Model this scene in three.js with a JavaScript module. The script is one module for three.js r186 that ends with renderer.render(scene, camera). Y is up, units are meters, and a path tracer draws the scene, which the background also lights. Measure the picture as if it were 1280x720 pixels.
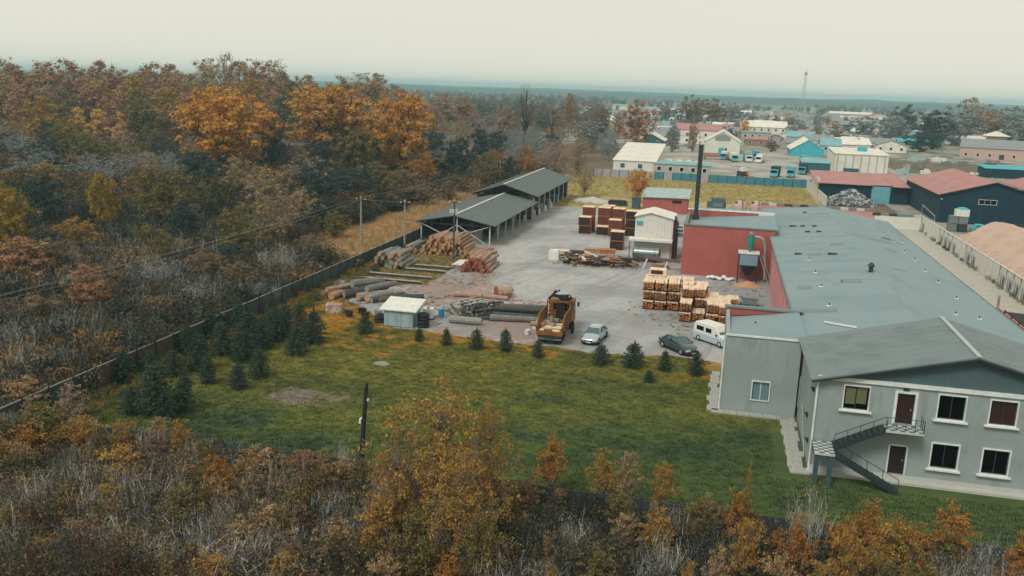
import * as THREE from 'three';
import { mergeGeometries } from 'three/addons/utils/BufferGeometryUtils.js';

// ---------- camera, sky, sun, exposure, haze ----------
const scene = new THREE.Scene();
const renderer = new THREE.WebGLRenderer({ antialias: true });
renderer.toneMapping = THREE.LinearToneMapping;
renderer.toneMappingExposure = 1.22;
renderer.shadowMap.enabled = true;

const camera = new THREE.PerspectiveCamera(35.8, 16 / 9, 0.5, 20000);
{
  const yaw = -0.2257, pitch = 0.2206, roll = 0.0357;
  const f = new THREE.Vector3(Math.sin(yaw) * Math.cos(pitch), -Math.sin(pitch), -Math.cos(yaw) * Math.cos(pitch));
  const r = new THREE.Vector3(Math.cos(yaw), 0, Math.sin(yaw));
  const u = new THREE.Vector3().crossVectors(r, f);
  const r2 = r.clone().multiplyScalar(Math.cos(roll)).addScaledVector(u, Math.sin(roll));
  const u2 = u.clone().multiplyScalar(Math.cos(roll)).addScaledVector(r, -Math.sin(roll));
  camera.quaternion.setFromRotationMatrix(new THREE.Matrix4().makeBasis(r2, u2, f.clone().negate()));
  camera.position.set(0, 24, 0);
}
// overcast sky: one even cream-grey layer, a little brighter towards the horizon
{
  const w = 256, h = 128, d = new Float32Array(w * h * 4);
  for (let j = 0; j < h; j++) for (let i = 0; i < w; i++) {
    const e = (j + 0.5) / h * Math.PI - Math.PI / 2, k = Math.max(0, Math.sin(e));
    const a = i / w * Math.PI * 2;
    const c = 1 + 0.012 * Math.sin(3 * a + 5 * e) * Math.sin(7 * e + 1) + 0.01 * Math.sin(5 * a - 9 * e);
    const o = (j * w + i) * 4, m = (1 - 0.16 * Math.min(1, k * 2.2)) * c;
    d[o] = 0.69 * m; d[o + 1] = 0.672 * m; d[o + 2] = 0.575 * m; d[o + 3] = 1;
  }
  const t = new THREE.DataTexture(d, w, h, THREE.RGBAFormat, THREE.FloatType);
  t.mapping = THREE.EquirectangularReflectionMapping; t.magFilter = THREE.LinearFilter; t.needsUpdate = true;
  scene.background = t; scene.environment = t;
}
const sun = new THREE.DirectionalLight(new THREE.Color().setRGB(1, 0.985, 0.955), 1.5);
sun.position.set(-70, 160, 20); sun.target.position.set(-10, 0, -110);
sun.castShadow = true; sun.shadow.radius = 34; sun.shadow.mapSize.set(2048, 2048);
Object.assign(sun.shadow.camera, { left: -160, right: 160, top: 180, bottom: -180, near: 1, far: 600 });
scene.add(sun, sun.target);
scene.fog = new THREE.FogExp2(new THREE.Color().setRGB(0.58, 0.93, 1.0), 0.00027);

// ---------- helpers ----------
function RNG(s) { return () => { s = (s + 0x6d2b79f5) | 0; let t = Math.imul(s ^ (s >>> 15), 1 | s); t = (t + Math.imul(t ^ (t >>> 7), 61 | t)) ^ t; return ((t ^ (t >>> 14)) >>> 0) / 4294967296; }; }
const rnd = RNG(20241);
const rr = (a, b, r = rnd) => a + (b - a) * r();
const pick = (a, r = rnd) => a[Math.floor(r() * a.length)];
const V = (x, y, z) => new THREE.Vector3(x, y, z);
function hash(ix, iy, s) { let h = Math.imul(ix, 374761393) ^ Math.imul(iy, 668265263) ^ Math.imul(s, 974711); h = Math.imul(h ^ (h >>> 13), 1274126177); return ((h ^ (h >>> 16)) >>> 0) / 4294967296; }
function vnoise(x, y, s = 1, per = 0) {
  const x0 = Math.floor(x), y0 = Math.floor(y), fx = x - x0, fy = y - y0, m = (v) => per ? ((v % per) + per) % per : v;
  const u = fx * fx * (3 - 2 * fx), v = fy * fy * (3 - 2 * fy);
  const a = hash(m(x0), m(y0), s), b = hash(m(x0 + 1), m(y0), s), c = hash(m(x0), m(y0 + 1), s), d = hash(m(x0 + 1), m(y0 + 1), s);
  return a + (b - a) * u + (c - a) * v + (a - b - c + d) * u * v;
}
function fbm(x, y, s = 1, oct = 4, per = 0) { let t = 0, a = 0.5, n = 0; for (let i = 0; i < oct; i++) { t += a * vnoise(x, y, s + i * 17, per); n += a; x *= 2; y *= 2; per *= 2; a *= 0.5; } return t / n; }
const sstep = (a, b, x) => { const t = Math.min(1, Math.max(0, (x - a) / (b - a))); return t * t * (3 - 2 * t); };
const mixc = (a, b, t) => [a[0] + (b[0] - a[0]) * t, a[1] + (b[1] - a[1]) * t, a[2] + (b[2] - a[2]) * t];
const enc = (v) => { v = Math.min(1, Math.max(0, v)); return Math.round(255 * (v <= 0.0031308 ? v * 12.92 : 1.055 * Math.pow(v, 1 / 2.4) - 0.055)); };
// a colour texture from fn(u, v) -> linear rgb
function tex(w, h, fn, repeat = true) {
  const d = new Uint8Array(w * h * 4);
  for (let j = 0; j < h; j++) for (let i = 0; i < w; i++) { const c = fn((i + 0.5) / w, (j + 0.5) / h), o = (j * w + i) * 4; d[o] = enc(c[0]); d[o + 1] = enc(c[1]); d[o + 2] = enc(c[2]); d[o + 3] = 255; }
  const t = new THREE.DataTexture(d, w, h); t.colorSpace = THREE.SRGBColorSpace; t.magFilter = THREE.LinearFilter;
  t.wrapS = t.wrapT = repeat ? THREE.RepeatWrapping : THREE.ClampToEdgeWrapping; t.needsUpdate = true; return t;
}
const scaled = (t, rx, ry = rx) => { const c = t.clone(); c.repeat.set(rx, ry); c.needsUpdate = true; return c; };
function bumpTex(n, fn) {
  const d = new Uint8Array(n * n * 4);
  for (let j = 0; j < n; j++) for (let i = 0; i < n; i++) { const v = Math.round(255 * Math.min(1, Math.max(0, fn((i + 0.5) / n, (j + 0.5) / n)))); d.set([v, v, v, 255], (j * n + i) * 4); }
  const t = new THREE.DataTexture(d, n, n); t.magFilter = THREE.LinearFilter; t.wrapS = t.wrapT = THREE.RepeatWrapping; t.needsUpdate = true; return t;
}
// tone maps, tileable, multiply a base colour
const T_mottle = tex(512, 512, (u, v) => { const a = fbm(u * 6, v * 6, 3, 4, 6), b = fbm(u * 48, v * 48, 9, 2, 48), k = 0.62 + 0.5 * a + 0.18 * b; return [k, k, k]; });
const T_grit = tex(512, 512, (u, v) => { const a = fbm(u * 10, v * 10, 5, 3, 10), b = hash(Math.floor(u * 512), Math.floor(v * 512), 4), k = 0.6 + 0.4 * a + 0.34 * b; return [k, k * 0.99, k * 0.97]; });
const T_stain = tex(512, 512, (u, v) => { const s = fbm(u * 40, v * 3, 21, 3, 40) , a = fbm(u * 5, v * 5, 8, 3, 5), g = fbm(u * 90, v * 90, 2, 1, 90); const k = 0.72 + 0.22 * a + 0.16 * s + 0.08 * g; return [k, k * 1.005, k]; });
const T_plaster = tex(512, 512, (u, v) => { const a = fbm(u * 4, v * 4, 83, 5, 4), b = fbm(u * 60, v * 60, 87, 2, 60), r = sstep(0.62, 0.72, fbm(u * 16, v * 2, 93, 2, 16) * 0.6 + a * 0.5), k = 0.76 + 0.3 * a + 0.1 * b - 0.17 * r; return [k, k, k * 0.99]; });
const T_streak = tex(512, 512, (u, v) => { const s = fbm(u * 22, v * 1.0, 31, 2, 22), b = fbm(u * 5, v * 3, 12, 2, 5), k = s * 0.7 + b * 0.4; const dk = sstep(0.53, 0.6, k); const g = 0.92 + 0.14 * fbm(u * 60, v * 60, 2, 2, 60); return [(1 - 0.84 * dk) * g, (1 - 0.81 * dk) * g, (1 - 0.8 * dk) * g]; });
const T_wood = tex(256, 256, (u, v) => { const s = fbm(u * 3, v * 40, 31, 3, 3), k = 0.66 + 0.6 * s; return [k, k * 0.97, k * 0.93]; });
const T_bark = tex(256, 256, (u, v) => { const s = fbm(u * 24, v * 5, 41, 3, 24), k = 0.45 + 0.95 * s; return [k, k, k]; });

const MATS = {};
function M(name, c, o = {}) {
  const m = new (o.clearcoat || o.transmission ? THREE.MeshPhysicalMaterial : THREE.MeshStandardMaterial)({ roughness: 0.9, metalness: 0, side: THREE.DoubleSide, ...o });
  m.color.setRGB(c[0], c[1], c[2]); m.name = name; MATS[name] = m; return m;
}
const mot = (s) => ({ map: scaled(T_mottle, s) });
// geometry
const box = (w, h, d, x = 0, y = 0, z = 0, ry = 0, rx = 0, rz = 0) => { const g = new THREE.BoxGeometry(w, h, d); if (rx) g.rotateX(rx); if (rz) g.rotateZ(rz); if (ry) g.rotateY(ry); g.translate(x, y, z); return g; };
const upY = V(0, 1, 0);
function cyl(a, b, r0, r1 = r0, n = 8, open = false) {
  const d = b.clone().sub(a), g = new THREE.CylinderGeometry(r1, r0, d.length(), n, 1, open);
  g.applyQuaternion(new THREE.Quaternion().setFromUnitVectors(upY, d.clone().normalize())); g.translate((a.x + b.x) / 2, (a.y + b.y) / 2, (a.z + b.z) / 2); return g;
}
function beam(a, b, w, h = w) {
  const d = b.clone().sub(a), L = d.length(), g = new THREE.BoxGeometry(w, h, L), z = d.normalize(), x = Math.abs(z.y) > 0.98 ? V(1, 0, 0) : new THREE.Vector3().crossVectors(upY, z).normalize(), y = new THREE.Vector3().crossVectors(z, x);
  g.applyMatrix4(new THREE.Matrix4().makeBasis(x, y, z)); g.translate((a.x + b.x) / 2, (a.y + b.y) / 2, (a.z + b.z) / 2); return g;
}
// faces from corner lists (each 3 or 4 points), flat shaded
function faces(list) {
  const p = [];
  for (const q of list) { p.push(...q[0], ...q[1], ...q[2]); if (q[3]) p.push(...q[0], ...q[2], ...q[3]); }
  const g = new THREE.BufferGeometry(); g.setAttribute('position', new THREE.Float32BufferAttribute(p, 3)); g.computeVertexNormals(); return g;
}
// a slab: four corners of the upper face, thickness t downwards
function slab(a, b, c, d, t = 0.15) {
  const lo = (p) => [p[0], p[1] - t, p[2]], [A, B, C, D] = [a, b, c, d].map(lo);
  return faces([[a, b, c, d], [A, D, C, B], [a, A, B, b], [b, B, C, c], [c, C, D, d], [d, D, A, a]]);
}
// a vertical prism over a polygon in the x-y plane, from z0 to z1
function prismZ(pts, z0, z1) {
  const s = new THREE.Shape(pts.map((p) => new THREE.Vector2(p[0], p[1]))), g = new THREE.ExtrudeGeometry(s, { depth: z1 - z0, bevelEnabled: false }); g.translate(0, 0, z0); return g;
}
// wall in the x-y plane with rectangular openings [x0, y0, x1, y1]
function wallZ(pts, holes, z0, z1) {
  const s = new THREE.Shape(pts.map((p) => new THREE.Vector2(p[0], p[1])));
  for (const [a, b, c, d] of holes) { const h = new THREE.Path(); h.moveTo(a, b); h.lineTo(a, d); h.lineTo(c, d); h.lineTo(c, b); h.closePath(); s.holes.push(h); }
  const g = new THREE.ExtrudeGeometry(s, { depth: z1 - z0, bevelEnabled: false }); g.translate(0, 0, z0); return g;
}
function boxUV(g) {
  const p = g.attributes.position, n = g.attributes.normal, uv = new Float32Array(p.count * 2);
  for (let i = 0; i < p.count; i++) {
    const ax = Math.abs(n.getX(i)), ay = Math.abs(n.getY(i)), az = Math.abs(n.getZ(i));
    if (ay > 0.6 && ay >= ax * 0.8) { uv[2 * i] = p.getX(i); uv[2 * i + 1] = p.getZ(i); } else if (ax > az) { uv[2 * i] = p.getZ(i); uv[2 * i + 1] = p.getY(i); } else { uv[2 * i] = p.getX(i); uv[2 * i + 1] = p.getY(i); }
  }
  g.setAttribute('uv', new THREE.BufferAttribute(uv, 2)); return g;
}
function join(gs) {
  gs = (Array.isArray(gs) ? gs : [gs]).map((g) => { const q = g.index ? g.toNonIndexed() : g; for (const k of Object.keys(q.attributes)) if (k !== 'position' && k !== 'normal' && k !== 'color') q.deleteAttribute(k); return q; });
  return gs.length > 1 ? mergeGeometries(gs) : gs[0];
}
const built = (gs) => boxUV(join(gs));
const taken = {};
function numbered(n) { const k = taken[n] = (taken[n] ?? -1) + 1; return k ? n + '_' + String(k).padStart(3, '0') : n; }
function mesh(name, g, m, parent) { const o = new THREE.Mesh(g, m); o.name = name; o.castShadow = o.receiveShadow = true; parent.add(o); return o; }
const obj = (name, gs, m, parent) => mesh(name, built(gs), m, parent);
function tag(o, label, category, group) { o.userData.label = label; o.userData.category = category; if (group) o.userData.group = group; return o; }
function thing(name, label, category, p = [0, 0, 0], turn = 0, group) {
  const o = new THREE.Group(); o.name = numbered(name); o.position.set(...p); o.rotation.y = turn; scene.add(o); return tag(o, label, category, group);
}
function single(name, label, category, gs, m, group, p = [0, 0, 0], turn = 0) { const o = obj(numbered(name), gs, m, scene); o.position.set(...p); o.rotation.y = turn; return tag(o, label, category, group); }
function struct(name, gs, m) { const o = obj(numbered(name), gs, m, scene); o.userData.kind = 'structure'; return o; }
function copyOf(t, p, turn = 0, label, group) { const c = t.clone(); c.name = numbered(t.name.replace(/_\d{3}$/, '')); c.position.set(...p); c.rotation.y = turn; scene.add(c); if (label) c.userData.label = label; if (group) c.userData.group = group; return c; }
// ---------- shared materials ----------
const m_hallRoof = M('bitumen_roof', [0.225, 0.3, 0.315], { roughness: 0.8, map: null });
const m_officeRoof = M('grey_sheet_roof', [0.165, 0.21, 0.215], { roughness: 0.62, ...mot(0.12) });
const m_greyWall = M('grey_render', [0.31, 0.365, 0.36], { map: scaled(T_plaster, 0.12) });
const m_gable = M('dark_teal_gable', [0.075, 0.125, 0.135], { map: scaled(T_stain, 0.3) });
const m_white = M('white_trim', [0.74, 0.77, 0.74], { roughness: 0.7, ...mot(0.4) });
const m_glassDark = new THREE.MeshPhysicalMaterial({ name: 'dark_glass', color: 0x08090a, roughness: 0.12, specularIntensity: 0.3, side: THREE.DoubleSide });
const m_glassTeal = M('curtained_glass', [0.16, 0.25, 0.27], { roughness: 0.15 });
const m_blindY = M('olive_blind', [0.13, 0.14, 0.06], { roughness: 0.8 });
const m_doorRed = M('maroon_door', [0.032, 0.008, 0.007], { roughness: 0.5 });
const m_dark = M('dark_steel', [0.025, 0.032, 0.034], { roughness: 0.6 });
const m_black = M('black_rubber', [0.015, 0.016, 0.017], { roughness: 0.85 });
const m_steel = M('galvanised_steel', [0.42, 0.47, 0.47], { roughness: 0.45, metalness: 0.5 });
const m_concrete = M('concrete', [0.5, 0.5, 0.46], { map: scaled(T_stain, 0.3) });
const m_redRender = M('red_painted_render', [0.4, 0.108, 0.09], { map: scaled(T_stain, 0.14) });
const m_pink = M('pink_render', [0.55, 0.26, 0.25], { map: scaled(T_stain, 0.2) });
const m_blueSheet = M('navy_sheet_cladding', [0.002, 0.031, 0.056], { roughness: 0.9, ...mot(0.2) });
const m_cyan = M('turquoise_paint', [0.05, 0.42, 0.5], { roughness: 0.7, ...mot(0.3) });
const m_redRoof = M('faded_red_sheet_roof', [0.44, 0.205, 0.19], { roughness: 0.7, ...mot(0.1) });
const m_creamSheet = M('cream_sheet', [0.72, 0.71, 0.66], { roughness: 0.6, map: scaled(T_stain, 0.2) });
const m_timberPale = M('pale_sawn_timber', [0.84, 0.64, 0.47], { map: scaled(T_wood, 0.8) });
const m_timberOrange = M('orange_sawn_timber', [0.42, 0.16, 0.05], { map: scaled(T_wood, 0.8) });
const m_timberDark = M('dark_stained_timber', [0.055, 0.024, 0.02], { map: scaled(T_wood, 0.8) });
const m_timberGrey = M('weathered_timber', [0.36, 0.34, 0.31], { map: scaled(T_wood, 0.7) });
const m_barkGrey = M('grey_bark', [0.2, 0.2, 0.185], { map: scaled(T_bark, 0.8) });
const m_barkPink = M('pinkish_bark', [0.42, 0.27, 0.2], { map: scaled(T_bark, 0.8) });
const m_barkDark = M('dark_bark', [0.07, 0.075, 0.07], { map: scaled(T_bark, 0.8) });
const m_cutEnd = M('cut_log_end', [0.5, 0.27, 0.13], { ...mot(2) });
const m_cutEndGrey = M('weathered_log_end', [0.26, 0.25, 0.22], { ...mot(2) });
const m_yellowLiving = M('ochre_painted_steel', [0.24, 0.105, 0.015], { roughness: 0.55, ...mot(0.7) });
const m_fenceDark = M('dark_green_sheet_fence', [0.04, 0.062, 0.062], { roughness: 0.7, ...mot(0.3) });
const m_fenceBrown = M('brown_sheet_fence', [0.085, 0.06, 0.05], { roughness: 0.7, ...mot(0.3) });
const m_fenceWhite = M('whitewashed_concrete_panel', [0.66, 0.65, 0.59], { map: scaled(T_stain, 0.35) });
const m_fenceStreak = M('streaked_concrete_panel', [0.64, 0.65, 0.6], { map: scaled(T_streak, 0.3) });

// ---------- ground, lawn, yard ----------
const LAWN = [-45.4, -46.5, 37.8, -92];           // x0, z0 (near), x1, z1 (far)
const grassG = [0.058, 0.09, 0.021], grassD = [0.03, 0.058, 0.02], grassY = [0.175, 0.155, 0.021], grassO = [0.37, 0.18, 0.022], soil = [0.2, 0.165, 0.13];
function lawnColor(x, z) {
  const n = fbm(x * 0.09 + 3, z * 0.12, 5, 4), n2 = fbm(x * 0.35, z * 0.5, 15, 3), n3 = fbm(x * 1.3, z * 2.2, 25, 2);
  let c = mixc(grassD, grassG, sstep(0.3, 0.62, n2 * 0.6 + n * 0.5));
  const far = (-z - 68.5 - x * 0.42) / 14 + (n - 0.5) * 1.8 + (n2 - 0.5) * 1.0;
  c = mixc(c, grassY, 0.85 * sstep(-0.9, 1.1, far) * (0.35 + 0.75 * n3));
  c = mixc(c, grassO, sstep(0.6, 1.15, (-z - 70) / 10 + (n2 - 0.5) * 1.7 + (n - 0.5)) * sstep(0.4, 0.6, n3 + 0.1) * 0.8);
  const px = (x + 30.2) / 3.4, pz = (z + 59.6) / 2.3, q = px * px + pz * pz + (n2 - 0.5) * 3 + (n3 - 0.5) * 2;
  c = mixc(c, soil, sstep(1.0, 0.5, q));
  const k = (0.72 + 0.56 * n3) * (0.8 + 0.4 * fbm(x * 0.1 + z * 0.05, z * 1.9, 51, 2)); return [c[0] * k, c[1] * k, c[2] * k];
}
// the edge between grass and gravel, as z for a given x
const yardEdge = (x) => -80.5 - (x < -20 ? (-20 - x) * 0.08 : 0) - (x > 2 ? (x - 2) * 0.3 : 0) + 1.6 * (fbm(x * 0.25, 3, 8, 3) - 0.5) * 2 + (x < -31 ? -(-31 - x) * 1.1 : 0);
const inYard = (x, z) => z < yardEdge(x) && !(x < -34.2 && z < -101.5 + (fbm(x * 0.4, z * 0.4, 77, 2) - 0.5) * 5 && z > -122);
function planeXZ(x0, x1, z0, z1, y, nx = 1, nz = 1) {      // uv runs 0..1 over the sheet
  const g = new THREE.PlaneGeometry(x1 - x0, Math.abs(z1 - z0), nx, nz); g.rotateX(-Math.PI / 2); g.translate((x0 + x1) / 2, y, (z0 + z1) / 2); return g;
}
function sheet(name, g, m) { const o = mesh(numbered(name), g, m, scene); o.userData.kind = 'structure'; return o; }
const uvXZ = (g) => { const p = g.attributes.position, uv = new Float32Array(p.count * 2); for (let i = 0; i < p.count; i++) { uv[2 * i] = p.getX(i); uv[2 * i + 1] = p.getZ(i); } g.setAttribute('uv', new THREE.BufferAttribute(uv, 2)); return g; };
{
  const T_floor = tex(512, 512, (u, v) => { const a = fbm(u * 8, v * 8, 61, 4, 8), b = fbm(u * 40, v * 40, 65, 2, 40); return mixc([0.085, 0.072, 0.048], [0.17, 0.122, 0.072], sstep(0.3, 0.7, a * 0.6 + b * 0.4)); });
  const g = new THREE.CircleGeometry(6500, 64); g.rotateX(-Math.PI / 2);
  sheet('ground', uvXZ(g), M('leaf_litter', [1, 1, 1], { map: scaled(T_floor, 0.045) }));
  // lawn sheet
  const [x0, z0, x1, z1] = LAWN, T_lawn = tex(1536, 840, (u, v) => lawnColor(x0 + u * (x1 - x0), z1 + (1 - v) * (z0 - z1)), false);
  sheet('lawn', planeXZ(x0, x1, z0, z1, 0.008), M('mown_grass', [1, 1, 1], { map: T_lawn }));
  // gravel yard
  const gx0 = -45.4, gx1 = 10, gz0 = -79, gz1 = -207;
  const gcol = (x, z) => {
    const n = fbm(x * 0.16, z * 0.16, 35, 4), n2 = fbm(x * 0.8, z * 0.8, 38, 3), gr = hash(Math.floor(x * 14), Math.floor(z * 14), 7);
    let c = mixc([0.32, 0.33, 0.335], [0.455, 0.455, 0.45], sstep(0.3, 0.7, n));
    const track = fbm(x * 0.5 + z * 0.12, z * 0.03, 45, 3); c = mixc(c, [0.27, 0.27, 0.265], 0.4 * sstep(0.52, 0.62, track));
    const near = Math.max(0, 1 - Math.hypot((x + 31) / 8, (z + 100) / 16)), bark = Math.max(0, 1 - Math.hypot((x + 20) / 12, (z + 86) / 9)), wd = Math.max(0, 1 - Math.hypot((x + 15) / 9, (z + 127) / 8));
    c = mixc(c, [0.29, 0.19, 0.15], 0.75 * sstep(0.46, 0.72, n2 * 0.95 + n * 0.25 + 0.62 * Math.max(near, bark, wd) - 0.28));
    if (!inYard(x, z)) { c = mixc([0.15, 0.15, 0.03], [0.26, 0.17, 0.07], sstep(0.4, 0.6, n2)); }
    const rut = Math.abs(Math.sin((x + 0.22 * z + 3 * fbm(z * 0.05, 2, 6, 2)) * 0.55)) < 0.09 && fbm(x * 0.2, z * 0.06, 66, 2) > 0.47 ? 0.86 : 1; const k = (0.76 + 0.26 * gr + 0.3 * (n2 - 0.5)) * rut; return [c[0] * k, c[1] * k, c[2] * k];
  };
  const T_gr = tex(1024, 2048, (u, v) => gcol(gx0 + u * (gx1 - gx0), gz1 + (1 - v) * (gz0 - gz1)), false);
  const sh = new THREE.Shape(), pts = [];
  for (let x = gx0; x <= gx1 + 0.01; x += 0.77) pts.push([x, yardEdge(x)]);
  pts.push([gx1, gz1], [-24, gz1], [-30, -196], [-34, -206], [gx0, gz1]);
  sh.setFromPoints(pts.map(([x, z]) => new THREE.Vector2(x, z)));
  const yg = new THREE.ShapeGeometry(sh); yg.rotateX(Math.PI / 2);
  { const p = yg.attributes.position, uv = new Float32Array(p.count * 2); for (let i = 0; i < p.count; i++) { p.setY(i, 0.016); uv[2 * i] = (p.getX(i) - gx0) / (gx1 - gx0); uv[2 * i + 1] = 1 - (p.getZ(i) - gz1) / (gz0 - gz1); } yg.setAttribute('uv', new THREE.BufferAttribute(uv, 2)); yg.computeVertexNormals(); }
  sheet('gravel_yard', yg, M('gravel', [1, 1, 1], { map: T_gr }));
  // bare concrete lane east of the hall
  sheet('concrete_lane', uvXZ(planeXZ(8, 37.8, -66, -184, 0.012)), M('dusty_concrete', [0.46, 0.44, 0.38], { map: scaled(T_grit, 0.11) }));
  // dry field behind the yard and pale lots of the town
  const T_field = tex(512, 512, (u, v) => { const a = fbm(u * 6, v * 6, 71, 4, 6), b = fbm(u * 50, v * 50, 75, 2, 50); return mixc(mixc([0.34, 0.275, 0.085], [0.46, 0.35, 0.18], sstep(0.35, 0.65, a)), [0.3, 0.25, 0.08], sstep(0.45, 0.75, b)); });
  sheet('dry_field', uvXZ(planeXZ(-44, 23, -185, -257, 0.02)), M('dry_grass', [1, 1, 1], { map: scaled(T_field, 0.03) }));
  const T_lot = tex(512, 512, (u, v) => { const a = fbm(u * 7, v * 7, 81, 4, 7), b = fbm(u * 40, v * 40, 85, 2, 40), k = 0.75 + 0.3 * b; return mixc([0.44 * k, 0.42 * k, 0.37 * k], [0.3 * k, 0.28 * k, 0.22 * k], sstep(0.4, 0.65, a)); });
  sheet('town_lots', uvXZ(planeXZ(-34, 60, -258, -420, 0.03)), M('pale_lot', [1, 1, 1], { map: scaled(T_lot, 0.02) }));
  sheet('works_lot', uvXZ(planeXZ(38.4, 150, -90, -256, 0.024)), M('works_lot_dust', [0.8, 0.8, 0.8], { map: scaled(T_lot, 0.03) }));
  const T_town = tex(512, 512, (u, v) => { const a = fbm(u * 9, v * 9, 91, 4, 9), b = fbm(u * 30, v * 30, 95, 2, 30); return mixc(mixc([0.12, 0.13, 0.09], [0.3, 0.27, 0.2], sstep(0.35, 0.65, a)), [0.36, 0.34, 0.3], sstep(0.55, 0.7, b)); });
  sheet('town_ground', uvXZ(planeXZ(-180, 1400, -400, -4200, 0.015)), M('town_earth', [1, 1, 1], { map: scaled(T_town, 0.008) }));
  // tawny meadow beyond the west fence
  const T_mead = tex(512, 512, (u, v) => { const a = fbm(u * 8, v * 8, 101, 4, 8), b = fbm(u * 60, v * 60, 105, 2, 60); return mixc(mixc([0.56, 0.33, 0.15], [0.33, 0.26, 0.1], sstep(0.4, 0.65, a)), [0.6, 0.42, 0.23], sstep(0.45, 0.75, b)); });
  const ms = new THREE.Shape([[-46, -108], [-52, -112], [-60, -128], [-62, -150], [-58, -170], [-50, -196], [-46, -200]].map(([x, z]) => new THREE.Vector2(x, z)));
  const mg = new THREE.ShapeGeometry(ms); mg.rotateX(Math.PI / 2); mg.translate(0, 0.012, 0);
  sheet('meadow', uvXZ(mg), M('tawny_grass', [1, 1, 1], { map: scaled(T_mead, 0.05) }));
}
// low wooded hills on the horizon
{
  const hillM = M('far_wooded_hill', [0.06, 0.085, 0.08], { ...mot(0.01) });
  const ridge = (d, a0, a1, h0, dep, s) => {
    const P = [], n = 120;
    for (let i = 0; i < n; i++) {
      const row = [0, 1].map((k) => { const a = a0 + (a1 - a0) * (i + k) / n, h = h0 * (0.75 + 0.5 * fbm(a * 14, 2, s, 3)) + 5 * (fbm(a * 160, 4, s, 2) - 0.5); return [a, h]; });
      const pt = ([a, h], r, y) => [Math.sin(a) * r, y, -Math.cos(a) * r];
      const [A, B] = row;
      P.push([pt(A, d, -1), pt(B, d, -1), pt(B, d + dep * 0.3, B[1]), pt(A, d + dep * 0.3, A[1])], [pt(A, d + dep * 0.3, A[1]), pt(B, d + dep * 0.3, B[1]), pt(B, d + dep, -1), pt(A, d + dep, -1)]);
    }
    return faces(P);
  };
  struct('hills', [ridge(2900, -1.15, 0.75, 19, 900, 3), ridge(4300, -1.15, 0.75, 26, 1200, 9)], hillM);
}
// ---------- office building with gable, stairs, annexe, hall ----------
function windowOn(parent, x0, y0, x1, y1, z, o = {}) {       // in the opening of a wall whose outer face is z; frame proud, pane set back
  const f = o.f ?? 0.1, sub = [];
  const fr = obj('window', [box(f, y1 - y0 + 2 * f, 0.14, x0 - f / 2, (y0 + y1) / 2, z + 0.02), box(f, y1 - y0 + 2 * f, 0.14, x1 + f / 2, (y0 + y1) / 2, z + 0.02), box(x1 - x0, f, 0.14, (x0 + x1) / 2, y1 + f / 2, z + 0.02), box(x1 - x0, f, 0.14, (x0 + x1) / 2, y0 - f / 2, z + 0.02)], o.fm ?? m_white, parent);
  const n = o.n ?? 2;
  for (let i = 0; i < n; i++) { const a = x0 + (x1 - x0) * i / n, b = x0 + (x1 - x0) * (i + 1) / n; obj('pane', box(b - a - 0.05, y1 - y0 - 0.04, 0.02, (a + b) / 2, (y0 + y1) / 2, z - 0.12), o.pm ?? m_glassDark, fr); }
  if (n > 1) obj('mullion', box(0.06, y1 - y0, 0.08, (x0 + x1) / 2, (y0 + y1) / 2, z - 0.11), o.mm ?? m_dark, fr);
  if (o.sill !== 0) obj('sill', box(x1 - x0 + 0.5, 0.09, 0.26, (x0 + x1) / 2, y0 - f - 0.045, z + 0.1), m_white, fr);
  if (o.blind) obj('blind', box((x1 - x0) * 0.4, (y1 - y0) * 0.72, 0.015, x0 + (x1 - x0) * o.blind, y0 + (y1 - y0) * 0.6, z - 0.095), m_blindY, fr);
  return fr;
}
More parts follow.
